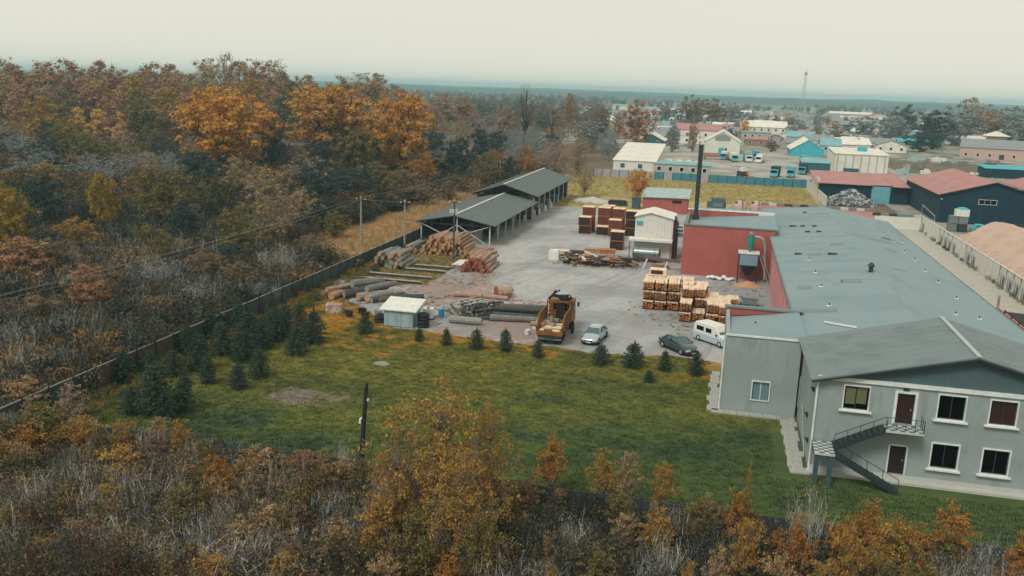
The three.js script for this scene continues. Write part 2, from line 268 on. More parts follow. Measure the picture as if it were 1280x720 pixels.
{
  const t = thing('office_building', 'two-storey grey rendered office with a grey gabled roof and white window frames', 'building', [16.3, 0, -58.25]);
  const W = 9.15, E0 = 6.5, A0 = 8.85;
  const cols = [[-7.45, -5.95], [-1.8, -0.25], [1.2, 2.7], [4.1, 5.6], [7, 8.4]];
  const holes = [];
  cols.forEach(([a, b], i) => { holes.push([a, 4.55, b, 6.1]); if (i > 0) holes.push([a, 1.25, b, 2.85]); });
  holes.push([-4.25, 3.9, -3.2, 5.95], [-4.3, 0.45, -3.3, 2.4]);
  obj('front_wall', wallZ([[-W, 0], [W, 0], [W, E0], [-W, E0]], holes, -0.3, 0), m_greyWall, t);
  obj('gable_wall', prismZ([[-W, E0 + 0.004], [W, E0 + 0.004], [0, A0 - 0.12]], -0.3, -0.02), m_gable, t);
  obj('side_wall', box(0.3, E0, 9.6, -W + 0.152, E0 / 2, -5.1), m_greyWall, t);
  obj('side_wall', box(0.3, E0, 9.6, W - 0.152, E0 / 2, -5.1), m_greyWall, t);
  obj('back_wall', prismZ([[-W, 0], [W, 0], [W, E0], [0, A0 - 0.1], [-W, E0]], -9.95, -9.65), m_greyWall, t);
  const s = (A0 - E0) / W, ov = 0.42, eY = E0 - s * ov;
  const lr = obj('roof', [slab([-W - ov, eY + 0.05, 0.55], [0, A0 + 0.05, 0.55], [0, A0 + 0.05, -9.9], [-W - ov, eY + 0.05, -9.9], 0.1)], m_officeRoof, t);
  const rf = obj('roof', [slab([0, A0 + 0.05, 0.55], [W + ov, eY + 0.05, 0.55], [W + ov, eY + 0.05, -9.9], [0, A0 + 0.05, -9.9], 0.1)], m_officeRoof, t);
  for (let k = 1; k < 9; k++) for (const sg of [-1, 1]) { const z = 0.55 - k * 1.16; obj('roof_seam', beam(V(sg * 0.1, A0 + 0.052 - s * 0.1, z), V(sg * (W + ov), eY + 0.052, z), 0.025, 0.012), m_officeRoof, sg < 0 ? lr : rf); }
  obj('ridge_cap', [beam(V(0, A0 + 0.08, 0.58), V(0, A0 + 0.08, -9.92), 0.28, 0.06)], M('pale_ridge', [0.4, 0.44, 0.42], { roughness: 0.5 }), t);
  for (const sg of [-1, 1]) obj('verge_board', beam(V(0, A0 - 0.09, 0.5), V(sg * (W + ov), eY - 0.08, 0.5), 0.06, 0.2), m_dark, t);
  obj('white_band', box(2 * W - 0.8, 0.26, 0.14, 0.3, 6.5, 0.06), m_white, t);
  obj('band_end', box(0.5, 0.18, 0.1, -W + 0.25, 6.52, 0.05), m_white, t);
  obj('downpipe', [cyl(V(-W + 0.02, 6.35, 0.09), V(-W + 0.02, 0.15, 0.09), 0.075, 0.075, 8), cyl(V(-W - 0.3, 6.42, 0.1), V(-W + 0.02, 6.3, 0.09), 0.06)], m_white, t);
  obj('gutter', cyl(V(-W - ov, eY - 0.05, 0.5), V(-W - ov, eY - 0.05, -9.9), 0.09, 0.09, 8), m_officeRoof, t);
  for (const [z, y] of [[-1.2, 5.2], [-3, 5.75], [-1.5, 1.5], [-3.2, 2.7]]) obj('wall_lamp', [box(0.14, 0.2, 0.3, -W - 0.06, y, z), box(0.26, 0.05, 0.34, -W - 0.1, y + 0.12, z)], m_dark, t);
  obj('side_pipe', beam(V(-W - 0.12, 3.6, -9.2), V(-W - 0.12, 1.2, -9.2), 0.06), m_steel, t); obj('leaning_pipe', beam(V(-W - 0.1, 2.4, -6.5), V(-W - 0.1, 0.1, -2), 0.07), m_steel, t);
  obj('plinth', [box(2 * W + 0.1, 0.42, 0.14, 0, 0.21, 0.07), box(2 * W + 0.5, 0.16, 0.55, 0.1, 0.08, 0.36)], m_concrete, t);
  cols.forEach(([a, b], i) => { windowOn(t, a, 4.55, b, 6.1, 0, i === 0 ? { blind: 0.72, f: 0.07 } : { pm: i === 2 ? m_doorRed : m_glassDark, f: 0.08 }); if (i > 0) windowOn(t, a, 1.25, b, 2.85, 0, { f: 0.09 }); });
  obj('olive_blind', box(0.6, 1.1, 0.015, -7.05, 5.4, -0.095), m_blindY, t);
  const d1 = obj('door', box(1.02, 2.02, 0.05, -3.725, 4.92, -0.15), m_doorRed, t); obj('handle', box(0.05, 0.16, 0.06, -3.35, 4.85, -0.1), m_steel, d1);
  obj('door_frame', [box(0.17, 2.2, 0.14, -4.335, 5.0, 0.03), box(0.17, 2.2, 0.14, -3.115, 5.0, 0.03), box(1.05, 0.15, 0.14, -3.725, 6.03, 0.03)], m_white, t);
  const d2 = obj('door', box(0.96, 1.92, 0.05, -3.8, 1.42, -0.16), M('near_black_door', [0.02, 0.012, 0.012], { roughness: 0.5 }), t); obj('handle', box(0.05, 0.16, 0.06, -3.45, 1.4, -0.12), m_steel, d2);
  obj('door_frame', [box(0.09, 2.05, 0.12, -4.345, 1.42, 0.03), box(0.09, 2.05, 0.12, -3.255, 1.42, 0.03), box(1.0, 0.09, 0.12, -3.8, 2.45, 0.03)], m_white, t);
  obj('door_lamp', [box(0.34, 0.14, 0.16, -3.8, 6.25, 0.08)], m_dark, t);
}
{
  const t = thing('external_staircase', 'dark steel outdoor stairs in two flights with chequered landings on the office front', 'staircase', [7.1, 0, -58.1]);
  const m_tileW = M('white_tile', [0.5, 0.52, 0.5]), m_tileD = M('slate_tile', [0.1, 0.13, 0.13]), m_st = M('painted_stair_steel', [0.022, 0.038, 0.042], { roughness: 0.55 }), m_col = M('teal_column', [0.05, 0.092, 0.105], { ...mot(0.5) });
  const landing = (x0, x1, y, z0, z1) => {
    const L = obj('landing', [box(x1 - x0, 0.16, z1 - z0, (x0 + x1) / 2, y - 0.1, (z0 + z1) / 2)], m_st, t), a = [], b = [], n = Math.round((x1 - x0) / 0.28), k = Math.round((z1 - z0) / 0.28), w = (x1 - x0) / n, d = (z1 - z0) / k;
    for (let i = 0; i < n; i++) for (let j = 0; j < k; j++) ((i + j) % 2 ? a : b).push(box(w - 0.015, 0.03, d - 0.015, x0 + (i + 0.5) * w, y + 0.0, z0 + (j + 0.5) * d));
    obj('white_tiles', a, m_tileW, L).userData.kind = 'stuff'; obj('slate_tiles', b, m_tileD, L).userData.kind = 'stuff';
    obj('tiled_edge', [box(x1 - x0, 0.14, 0.03, (x0 + x1) / 2, y - 0.06, z1 + 0.016)], m_tileW, L);
  };
  landing(4.25, 6.5, 3.85, 0.1, 1.25); landing(0.05, 1.3, 2.2, 0.1, 2.2);
  const flight = (x0, y0, x1, y1, z0, z1, n) => {
    for (let i = 0; i < n; i++) obj('step', box(Math.abs(x1 - x0) / n + 0.04, 0.05, z1 - z0 - 0.1, x0 + (x1 - x0) * (i + 0.5) / n, y0 + (y1 - y0) * (i + 0.5) / n, (z0 + z1) / 2), m_st, t);
    for (const z of [z0, z1]) obj('stringer', beam(V(x0, y0 - 0.08, z), V(x1, y1 - 0.08, z), 0.05, 0.22), m_st, t);
    for (let i = 0; i <= 4; i++) { const x = x0 + (x1 - x0) * i / 4, y = y0 + (y1 - y0) * i / 4; obj('railing_post', beam(V(x, y, z1), V(x, y + 0.9, z1), 0.035), m_dark, t); }
    obj('handrail', beam(V(x0, y0 + 0.9, z1), V(x1, y1 + 0.9, z1), 0.035), m_dark, t);
  };
  flight(1.3, 2.25, 4.25, 3.8, 0.12, 1.15, 9); flight(1.3, 2.12, 5.2, 0.12, 1.25, 2.2, 11);
  for (const x of [0.25, 1.1]) obj('column', box(0.28, 2.02, 0.28, x, 1.01, 2.02), m_col, t);
  obj('soffit_panel', faces([[[1.3, 2.0, 0.1], [4.25, 3.6, 0.1], [4.25, 3.6, 1.15], [1.3, 2.0, 1.15]]]), m_col, t);
  for (const x of [4.3, 4.85, 5.4, 5.95, 6.45]) obj('railing_post', beam(V(x, 3.86, 1.22), V(x, 4.7, 1.22), 0.03), m_dark, t);
  obj('handrail', beam(V(4.3, 4.7, 1.22), V(6.45, 4.7, 1.22), 0.03), m_dark, t);
  for (const z of [0.2, 0.7, 1.22]) obj('railing_post', beam(V(6.47, 3.86, z), V(6.47, 4.7, z), 0.03), m_dark, t);
}
const m_slab = M('worn_slab', [0.4, 0.4, 0.37], { map: scaled(T_plaster, 0.5) });
// pale paving slabs along the foot of the office and the annexe
for (let i = 0; i < 11; i++) single('paving_slab', 'pale concrete slab in the strip along the office side wall', 'slab', box(rr(0.85, 1.25), 0.1, 0.95, 0, 0.05, 0, rr(-0.05, 0.05)), m_slab, 'paving slabs beside the office', [6.45 + rr(-0.12, 0.12), 0.01, -57.8 - i * 0.98]);
for (let i = 0; i < 9; i++) single('paving_slab', 'pale concrete slab in the strip along the grey annexe side', 'slab', box(rr(0.7, 1), 0.1, 1.1, 0, 0.05, 0, rr(-0.08, 0.08)), m_slab, 'paving slabs beside the annexe', [0.85 + rr(-0.15, 0.15), 0.01, -68.3 - i * 1.14]);
for (let i = 0; i < 6; i++) single('paving_slab', 'pale concrete slab along the front foot of the annexe', 'slab', box(0.95, 0.1, 0.8, 0, 0.05, 0, rr(-0.05, 0.05)), m_slab, 'paving slabs before the annexe', [1.2 + i * 0.98, 0.01, -67.7]);
{
  const t = thing('grey_annexe', 'lower grey flat-roofed annexe with one curtained window and a red parapet behind', 'building', [1.35, 0, -68.2]);
  const W = 5.6;
  obj('front_wall', wallZ([[0, 0], [W, 0], [W, 6.05], [0, 6.05]], [[2.3, 1.15, 3.55, 2.6]], -0.3, 0), m_greyWall, t);
  obj('side_wall', box(0.3, 6.02, 8.7, 0.152, 3.01, -4.66), m_greyWall, t);
  obj('roof', slab([0.02, 6.08, 0.02], [W + 0.4, 6.12, 0.02], [W + 0.4, 6.3, -9.0], [0.02, 5.35, -9.0], 0.1), m_hallRoof, t);
  obj('white_edge', box(W + 0.02, 0.14, 0.12, W / 2, 6.14, 0.03), m_white, t);
  obj('corner_pipe', cyl(V(-0.07, 6, 0.02), V(-0.07, 0.1, 0.02), 0.07), m_white, t);
  obj('parapet', box(W + 0.5, 0.92, 0.28, W / 2 + 0.25, 5.72, -9.15), m_redRender, t);
  obj('parapet_cap', box(W + 0.9, 0.16, 0.62, W / 2 + 0.3, 6.27, -9.2), m_officeRoof, t);
  obj('dark_strip', faces([[[0.6, 5.5, -8.98], [W + 0.6, 6.12, -8.98], [W + 0.6, 6.36, -8.6], [0.6, 5.42, -8.6]]]), m_black, t);  // black strip along the parapet foot, rising to the right
  obj('roof_vent', [cyl(V(2.3, 5.8, -4.6), V(2.3, 6.2, -4.6), 0.06)], m_dark, t);
  windowOn(t, 2.3, 1.15, 3.55, 2.6, 0, { pm: m_glassTeal, mm: m_white, f: 0.08, sill: 0 });
  obj('wall_lamp', box(0.12, 0.2, 0.25, -0.06, 4.9, -1), m_dark, t);
}
{
  const T_hall = tex(512, 1024, (u, v) => {      // bitumen sheets laid in bands, patched and weathered; 20 m by 90 m
    const band = hash(0, Math.floor(v * 42 + 0.25 * vnoise(u * 3, v * 40, 3)), 5), strip = hash(Math.floor(u * 19), Math.floor(v * 9 + hash(Math.floor(u * 19), 1, 4)), 6);
    const a = fbm(u * 5, v * 16, 4, 4), g = hash(Math.floor(u * 512), Math.floor(v * 1024), 9), seam = Math.abs((u * 19) % 1 - 0.5) > 0.47 ? 0.955 : 1;
    const w = u > 0.5 ? band : strip, wet = sstep(0.56, 0.66, fbm(u * 7 + 4, v * 14, 40, 3));
    const k = (0.74 + 0.13 * w + 0.34 * a + 0.06 * g) * seam;
    return [k * (1 - 0.1 * wet), k * (1 - 0.03 * wet), k];
  });
  m_hallRoof.map = scaled(T_hall, 1 / 20, 1 / 90);
  const t = thing('factory_hall', 'long low factory hall with a shallow grey-green bitumen roof', 'building', [16.3, 0, -112]);
  const z0 = 44.1, z1 = -40;
  const L = -9.4, R = 9.9;
  obj('roof', slab([L, 6.0, z0], [0, 7.0, z0], [0, 7.0, z1], [L, 6.0, z1], 0.18), m_hallRoof, t);
  obj('roof', slab([0, 7.0, z0], [R, 5.2, z0], [R, 5.2, z1], [0, 7.0, z1], 0.18), m_hallRoof, t);
  obj('roof_edge', [box(0.12, 0.24, z0 - z1, L - 0.06, 5.95, (z0 + z1) / 2)], m_officeRoof, t);
  obj('roof_edge', [box(0.12, 0.24, z0 - z1, R + 0.06, 5.12, (z0 + z1) / 2)], m_officeRoof, t);
  obj('side_wall', box(0.4, 5.8, z0 - z1 - 0.4, L + 0.5, 2.9, (z0 + z1) / 2), m_pink, t);
  obj('side_wall', box(0.4, 5.0, z0 - z1 - 0.4, R - 0.5, 2.5, (z0 + z1) / 2), m_pink, t);
  obj('end_wall', prismZ([[L + 0.3, 0], [R - 0.3, 0], [R - 0.3, 4.95], [0, 6.7], [L + 0.3, 5.75]], z1 + 0.1, z1 + 0.4), m_pink, t);
  for (let i = 0; i < 9; i++) { const z = 33.2 - i * 4.2; obj('pilaster', box(0.3, 5.7, 0.5, L + 0.16, 2.85, z), m_pink, t); if (i < 8) { const w = obj('window', box(0.06, 2.6, 2.3, L + 0.28, 3.4, z - 2.1), m_glassDark, t); obj('window_frame', [box(0.09, 0.1, 2.5, L + 0.27, 4.75, z - 2.1), box(0.09, 0.1, 2.5, L + 0.27, 2.05, z - 2.1), box(0.09, 2.6, 0.09, L + 0.27, 3.4, z - 2.1), box(0.09, 2.6, 0.09, L + 0.27, 3.4, z - 1.0), box(0.09, 2.6, 0.09, L + 0.27, 3.4, z - 3.2)], m_white, w); } }
  const yAt = (x) => x < 0 ? 7 + x / 9.4 : 7 - x * 1.8 / 9.9;
  for (const [X, Z] of [[23.0, -112.1], [22.7, -104.6], [22.8, -98.6], [22.8, -90.8], [22.8, -82.6], [20.7, -81.9], [24.4, -127.7], [22.9, -133.2], [23.0, -126.1], [22.8, -117.5], [10.2, -88.8], [10.1, -80.5], [10.3, -95.8], [10.3, -103.3]]) {
    const x = X - 16.3, z = Z + 112, y = yAt(x), v = obj('roof_vent', cyl(V(x, y - 0.05, z), V(x, y + 0.26, z), 0.055, 0.055, 8), m_dark, t);
    obj('flashing', [cyl(V(x, y - 0.02, z), V(x, y + 0.04, z), 0.22, 0.18, 10)], m_white, v);
  }
  for (const [X, Z, w] of [[13.0, -144.8, 0.5], [10.3, -130.3, 0.9], [11.6, -130.0, 0.6], [13.1, -129.6, 0.6], [11.8, -124.5, 0.6], [13.2, -124.2, 0.6], [9.4, -107.2, 0.8], [13.1, -106.6, 1.0]]) { const x = X - 16.3, z = Z + 112, y = yAt(x); obj('roof_hatch', [box(w, 0.2, 0.5, x, y + 0.06, z)], m_dark, t); }
  { const x = -0.7, y = yAt(x), v = obj('roof_ventilator', [cyl(V(x, y - 0.05, 16.5), V(x, y + 0.7, 16.5), 0.22, 0.22, 10)], m_dark, t); obj('cowl', cyl(V(x, y + 0.62, 16.5), V(x, y + 1.0, 16.5), 0.42, 0.1, 10), m_dark, v); }
  obj('loose_bar', beam(V(-7.2, yAt(-7.2) + 0.12, 37.8), V(-5, yAt(-5) + 0.12, 39.7), 0.16, 0.12), m_white, t);
  { const R = RNG(818), pm = [M('darker_felt_patch', [0.19, 0.255, 0.268], { ...mot(0.4) }), M('pale_felt_patch', [0.25, 0.325, 0.335], { ...mot(0.4) })]; for (let i = 0; i < 22; i++) { const x = -8.6 + R() * 17.6, z = 38 - R() * 74, w = 0.8 + R() * 2.2, d = 0.5 + R() * 1.4; if (Math.abs(x) < 1.4) continue; obj('felt_patch', box(w, 0.02, d, x, yAt(x) + 0.014, z, 0, 0, x < 0 ? Math.atan(1 / 9.4) : -Math.atan(1.8 / 9.9)), pm[i % 2], t); } }
  for (let i = 0; i < 12; i++) obj('sheet_lap', box(9.3, 0.02, 0.16, -4.7, 6.5 + 0.012, 20 - i * 4.7 + rr(-1, 1), 0, 0, Math.atan(1 / 9.4)), m_hallRoof, t);
}
{
  const t = thing('red_workshop', 'red rendered flat-roofed workshop block joined to the hall side', 'building', [-4.4, 0, -121.6]);
  obj('front_wall', box(11.9, 6.75, 0.35, 5.95, 3.375, -0.175), m_redRender, t);
  obj('side_wall', box(0.35, 6.74, 12, 0.177, 3.37, -6.35), m_redRender, t);
  obj('back_wall', box(11.9, 7.4, 0.35, 5.95, 3.7, -12.4), m_redRender, t);
  obj('roof', slab([0.2, 6.2, -0.3], [12.3, 6.95, -0.3], [12.3, 7.3, -12.2], [0.2, 6.3, -12.2], 0.12), m_hallRoof, t);
  obj('parapet_cap', box(12.4, 0.16, 0.55, 6.1, 6.86, -0.15), m_officeRoof, t);
  obj('parapet_cap', box(12.2, 0.16, 0.5, 6.0, 7.5, -12.4), m_white, t);
  obj('parapet_cap', box(0.5, 0.14, 12, 0.15, 6.85, -6.4), m_officeRoof, t);
  obj('cream_coping', box(2.2, 0.5, 0.5, 11.2, 7.3, -12.35), m_creamSheet, t);
}
{ // tall flue
  const t = thing('chimney_stack', 'tall slender dark steel flue rising behind the red workshop', 'chimney', [-3.2, 0, -131]);
  obj('flue', cyl(V(0, 7, 0), V(0, 17.0, 0), 0.31, 0.31, 16), m_dark, t);
  obj('base', cyl(V(0, 0, 0), V(0, 7, 0), 0.55, 0.5, 12), m_dark, t);
  for (const y of [7.1, 11, 14.2, 16.9]) obj('flange', cyl(V(0, y, 0), V(0, y + 0.12, 0), 0.38, 0.38, 16), m_dark, t);
}
{ // red boiler shed farther back
  const t = thing('red_shed', 'small red rendered shed with a pale mono-pitch roof and one vent slot', 'shed', [-15.4, 0, -184.4]);
  obj('front_wall', wallZ([[0, 0], [9, 0], [9, 3.35], [0, 3.1]], [[6.0, 2.1, 7.9, 2.75]], -0.3, 0), m_redRender, t);
  obj('side_wall', box(0.3, 3.4, 9, 0.152, 1.7, -4.8), m_redRender, t); obj('side_wall', box(0.3, 3.5, 9, 8.848, 1.75, -4.8), m_redRender, t);
  obj('back_wall', box(9, 3.8, 0.3, 4.5, 1.9, -9.45), m_redRender, t);
  obj('roof', slab([-0.3, 3.2, 0.4], [9.4, 3.4, 0.4], [9.4, 4.3, -9.9], [-0.3, 4.1, -9.9], 0.14), M('pale_teal_sheet', [0.36, 0.47, 0.46], { roughness: 0.55, ...mot(0.2) }), t);
  obj('vent_slot', box(1.9, 0.65, 0.05, 6.95, 2.42, -0.2), m_black, t);
}
// small red roofs and walls behind the workshop
{
  const t = thing('rear_red_building', 'low red rear building with a pale capped parapet beside the flue', 'building', [-4.2, 0, -136]);
  obj('wall', [box(12, 6.2, 0.3, 6, 3.1, 0), box(0.3, 6.19, 9, 0.15, 3.1, -4.6)], m_redRender, t);
  obj('roof', slab([0, 6.25, 0.1], [12.5, 6.35, 0.1], [12.5, 6.5, -9.5], [0, 6.4, -9.5], 0.14), m_hallRoof, t);
  obj('parapet_cap', box(12.4, 0.18, 0.5, 6.2, 6.4, 0.05), m_white, t);
}
// back boundary wall, with blocks along its top
{
  const t = thing('rear_boundary_wall', 'long pink and white boundary wall behind the hall with block coping', 'wall', [8, 0, -184]);
  obj('pink_wall', box(21.5, 3.0, 0.4, 10.75, 1.5, 0), m_pink, t);
  obj('white_wall', box(8.4, 2.4, 0.4, 25.7, 1.2, 0.02), m_fenceWhite, t);
  const bm = [m_officeRoof, m_dark, m_concrete, m_officeRoof, m_barkGrey];
  for (let i = 0; i < 20; i++) { const x = 0.8 + i * 1.5, y = x < 21.4 ? 3.0 : 2.4; obj('coping_block', box(1.45, 0.42 + (i % 3) * 0.08, 0.8, x, y + 0.22, -0.15), bm[(i * 7 + (i >> 2)) % 5], t); }
}
// ---------- dryer, tank, trestle, hopper ----------
{
  const t = thing('timber_dryer', 'cream sheet-clad timber dryer with a pitched top and a blue plate', 'dryer', [-11.8, 0, -131]);
  obj('body', prismZ([[0, 0], [5.5, 0], [5.5, 6.1], [2.2, 6.9], [0, 6.25]], -6.5, 0), m_creamSheet, t);
  obj('roof', [slab([-0.2, 6.3, 0.3], [2.2, 7.0, 0.3], [2.2, 7.0, -6.8], [-0.2, 6.3, -6.8], 0.1), slab([2.2, 7.0, 0.3], [5.7, 6.18, 0.3], [5.7, 6.18, -6.8], [2.2, 7.0, -6.8], 0.1)], M('white_sheet_roof', [0.78, 0.74, 0.66], { roughness: 0.6, ...mot(0.3) }), t);
  for (let i = 0; i < 11; i++) obj('cladding_rib', box(0.05, 6.0, 0.05, 0.25 + i * 0.5, 3.05, 0.03), m_creamSheet, t);
  obj('blue_plate', box(0.9, 0.6, 0.05, 0.65, 5.3, 0.09), m_cyan, t);
  const c = obj('canopy', slab([-0.7, 3.25, 0.1], [5.6, 3.2, 0.1], [5.6, 3.0, 1.5], [-0.7, 3.05, 1.5], 0.1), MATS.white_sheet_roof, t); obj('canopy_edge', box(6.3, 0.3, 0.06, 2.45, 2.98, 1.53), m_white, c);
  for (const x of [-0.5, 5.4]) obj('canopy_post', beam(V(x, 0, 1.4), V(x, 2.95, 1.4), 0.1), m_dark, t);
  for (let i = 0; i < 6; i++) obj('service_pipe', [cyl(V(5.75 + 0.05 * i, 0, -0.5 - i * 0.8), V(5.75 + 0.05 * i, 6.6 - i * 0.3, -0.5 - i * 0.8), 0.13), cyl(V(5.75, 5 - i * 0.4, -0.5 - i * 0.8), V(6.9, 5 - i * 0.4, -0.5 - i * 0.8), 0.12)], i % 2 ? m_steel : m_dark, t);
}
{
  const t = thing('steel_tank', 'shiny horizontal steel tank on saddles under the dryer canopy', 'tank', [-9.7, 0, -128.7]);
  const pts = []; for (let i = 0; i <= 8; i++) { const a = i / 8 * Math.PI / 2; pts.push(new THREE.Vector2(0.95 * Math.sin(a), -1.75 - 0.3 * Math.cos(a))); } pts.push(new THREE.Vector2(0.95, 1.75)); for (let i = 8; i >= 0; i--) { const a = i / 8 * Math.PI / 2; pts.push(new THREE.Vector2(0.95 * Math.sin(a), 1.75 + 0.3 * Math.cos(a))); }
  const g = new THREE.LatheGeometry(pts, 28); g.rotateZ(Math.PI / 2); g.translate(0, 1.25, 0);
  mesh('shell', g, M('polished_tank_steel', [0.28, 0.32, 0.33], { roughness: 0.28, metalness: 0.85 }), t);
  for (const x of [-1.2, 1.2]) { obj('saddle', box(0.25, 0.5, 1.6, x, 0.25, 0), m_dark, t); const r = new THREE.TorusGeometry(0.965, 0.03, 6, 28); r.rotateY(Math.PI / 2); r.translate(x, 1.25, 0); obj('hoop', r, m_dark, t); }
}
{
  const t = thing('conveyor_trestle', 'rust-brown conveyor beam carried on two pale splayed trestle legs', 'conveyor', [-8, 0, -123.5]);
  obj('beam', [beam(V(-1.6, 1.55, -0.3), V(3.4, 1.35, 0), 0.5, 0.35)], M('rusty_steel', [0.16, 0.09, 0.075], { ...mot(0.6) }), t);
  for (const x of [-1.3, 1.6]) obj('leg', [beam(V(x - 0.35, 0, 0.5), V(x + 0.15, 1.4, 0), 0.14), beam(V(x - 0.35, 0, -0.8), V(x + 0.15, 1.4, -0.3), 0.14)], m_creamSheet, t);
}
single('timber_offcut_pallet', 'pallet of pinkish timber offcuts between the trestle legs', 'pallet', Array.from({ length: 14 }, (_, i) => box(2.2, 0.12, 0.3, rr(-0.1, 0.1), 0.06 + Math.floor(i / 5) * 0.13, -0.7 + (i % 5) * 0.34)), m_barkPink, null, [-7.4, 0.02, -124.8]);
{
  const t = thing('dust_hopper', 'blue-grey dust hopper on legs with a green cyclone on top', 'hopper', [4.3, 0, -119.6]);
  obj('bin', box(2.5, 1.5, 2.2, 0, 3.2, 0), M('blue_grey_steel', [0.2, 0.3, 0.36], { roughness: 0.6, ...mot(0.5) }), t);
  obj('lid', box(2.7, 0.16, 2.4, 0, 4.03, 0), m_creamSheet, t);
  obj('funnel', (() => { const g = new THREE.CylinderGeometry(1.5, 0.35, 1.5, 4); g.rotateY(Math.PI / 4); g.translate(0, 1.7, 0); return g; })(), m_dark, t);
  for (const x of [-1.2, 1.2]) for (const z of [-1.05, 1.05]) obj('leg', beam(V(x, 0, z), V(x, 4, z), 0.14), m_dark, t);
  const cy = obj('cyclone', [cyl(V(0.1, 5.0, 0), V(0.1, 6.4, 0), 0.48, 0.48, 14), cyl(V(0.1, 4.1, 0), V(0.1, 5.0, 0), 0.14, 0.46, 14)], M('green_cyclone_paint', [0.03, 0.22, 0.19], { roughness: 0.5 }), t);
  obj('cap', [cyl(V(0.1, 6.42, 0), V(0.1, 6.75, 0), 0.3, 0.2, 12)], m_barkPink, cy);
  const cv = new THREE.CatmullRomCurve3([V(0.4, 6.1, 0), V(1.4, 6.0, -0.2), V(1.9, 5.2, -0.3), V(2.1, 3, -0.4), V(2.3, 0.4, -0.5)]); obj('duct', new THREE.TubeGeometry(cv, 20, 0.16, 8), m_steel, t);
  obj('ladder', [beam(V(2.8, 0.1, 1.4), V(1.3, 3.9, 0.9), 0.07), beam(V(3.2, 0.1, 1.2), V(1.7, 3.9, 0.7), 0.07)], m_steel, t);
}
single('sawdust_heap', 'small orange sawdust heap below the dust hopper', 'heap', (() => { const g = new THREE.ConeGeometry(1.7, 0.7, 18, 3); g.translate(0, 0.33, 0); g.scale(1.2, 1, 0.75); return g; })(), M('fresh_sawdust', [0.55, 0.28, 0.12], { map: scaled(T_grit, 0.6) }), null, [4.4, 0.0, -117.3]);
for (let i = 0; i < 7; i++) single('white_sack', 'slumped white sack lying at the foot of the red workshop wall', 'sack', (() => { const g = new THREE.SphereGeometry(0.42, 10, 7); g.scale(1.3, 0.55, 0.8); g.translate(0, 0.2, 0); return g; })(), m_white, 'white sacks by the workshop', [-0.6 + i * 0.5, 0.02 + (i % 3 === 1 ? 0.18 : 0), -119.9 + (i % 2) * 0.5], rr(0, 3));
single('grey_cabinet', 'grey steel cabinet and dark scrap standing between hall and hopper', 'cabinet', [box(1.6, 1.1, 1.2, 0, 0.55, 0), box(1.7, 0.08, 1.3, 0, 1.14, 0), box(0.6, 0.5, 0.8, 1.3, 0.25, 0.3)], M('grey_green_steel', [0.2, 0.25, 0.24], { roughness: 0.6, ...mot(0.6) }), null, [4.4, 0.02, -105]);
for (let i = 0; i < 12; i++) single('scrap_part', 'piece of dark scrap metal heaped beside the hall side wall', 'scrap', [box(rr(0.5, 1.5), rr(0.15, 0.5), rr(0.3, 0.9), 0, 0.2, 0, rr(0, 3), 0, rr(-0.3, 0.3)), beam(V(rr(-0.8, 0), 0.1, 0), V(rr(0, 0.9), rr(0.2, 0.7), rr(-0.5, 0.5)), 0.08)], pick([m_dark, m_barkDark, m_steel]), 'scrap by the hall wall', [rr(2.6, 6.0), 0.02, rr(-110, -98)], rr(0, 3));

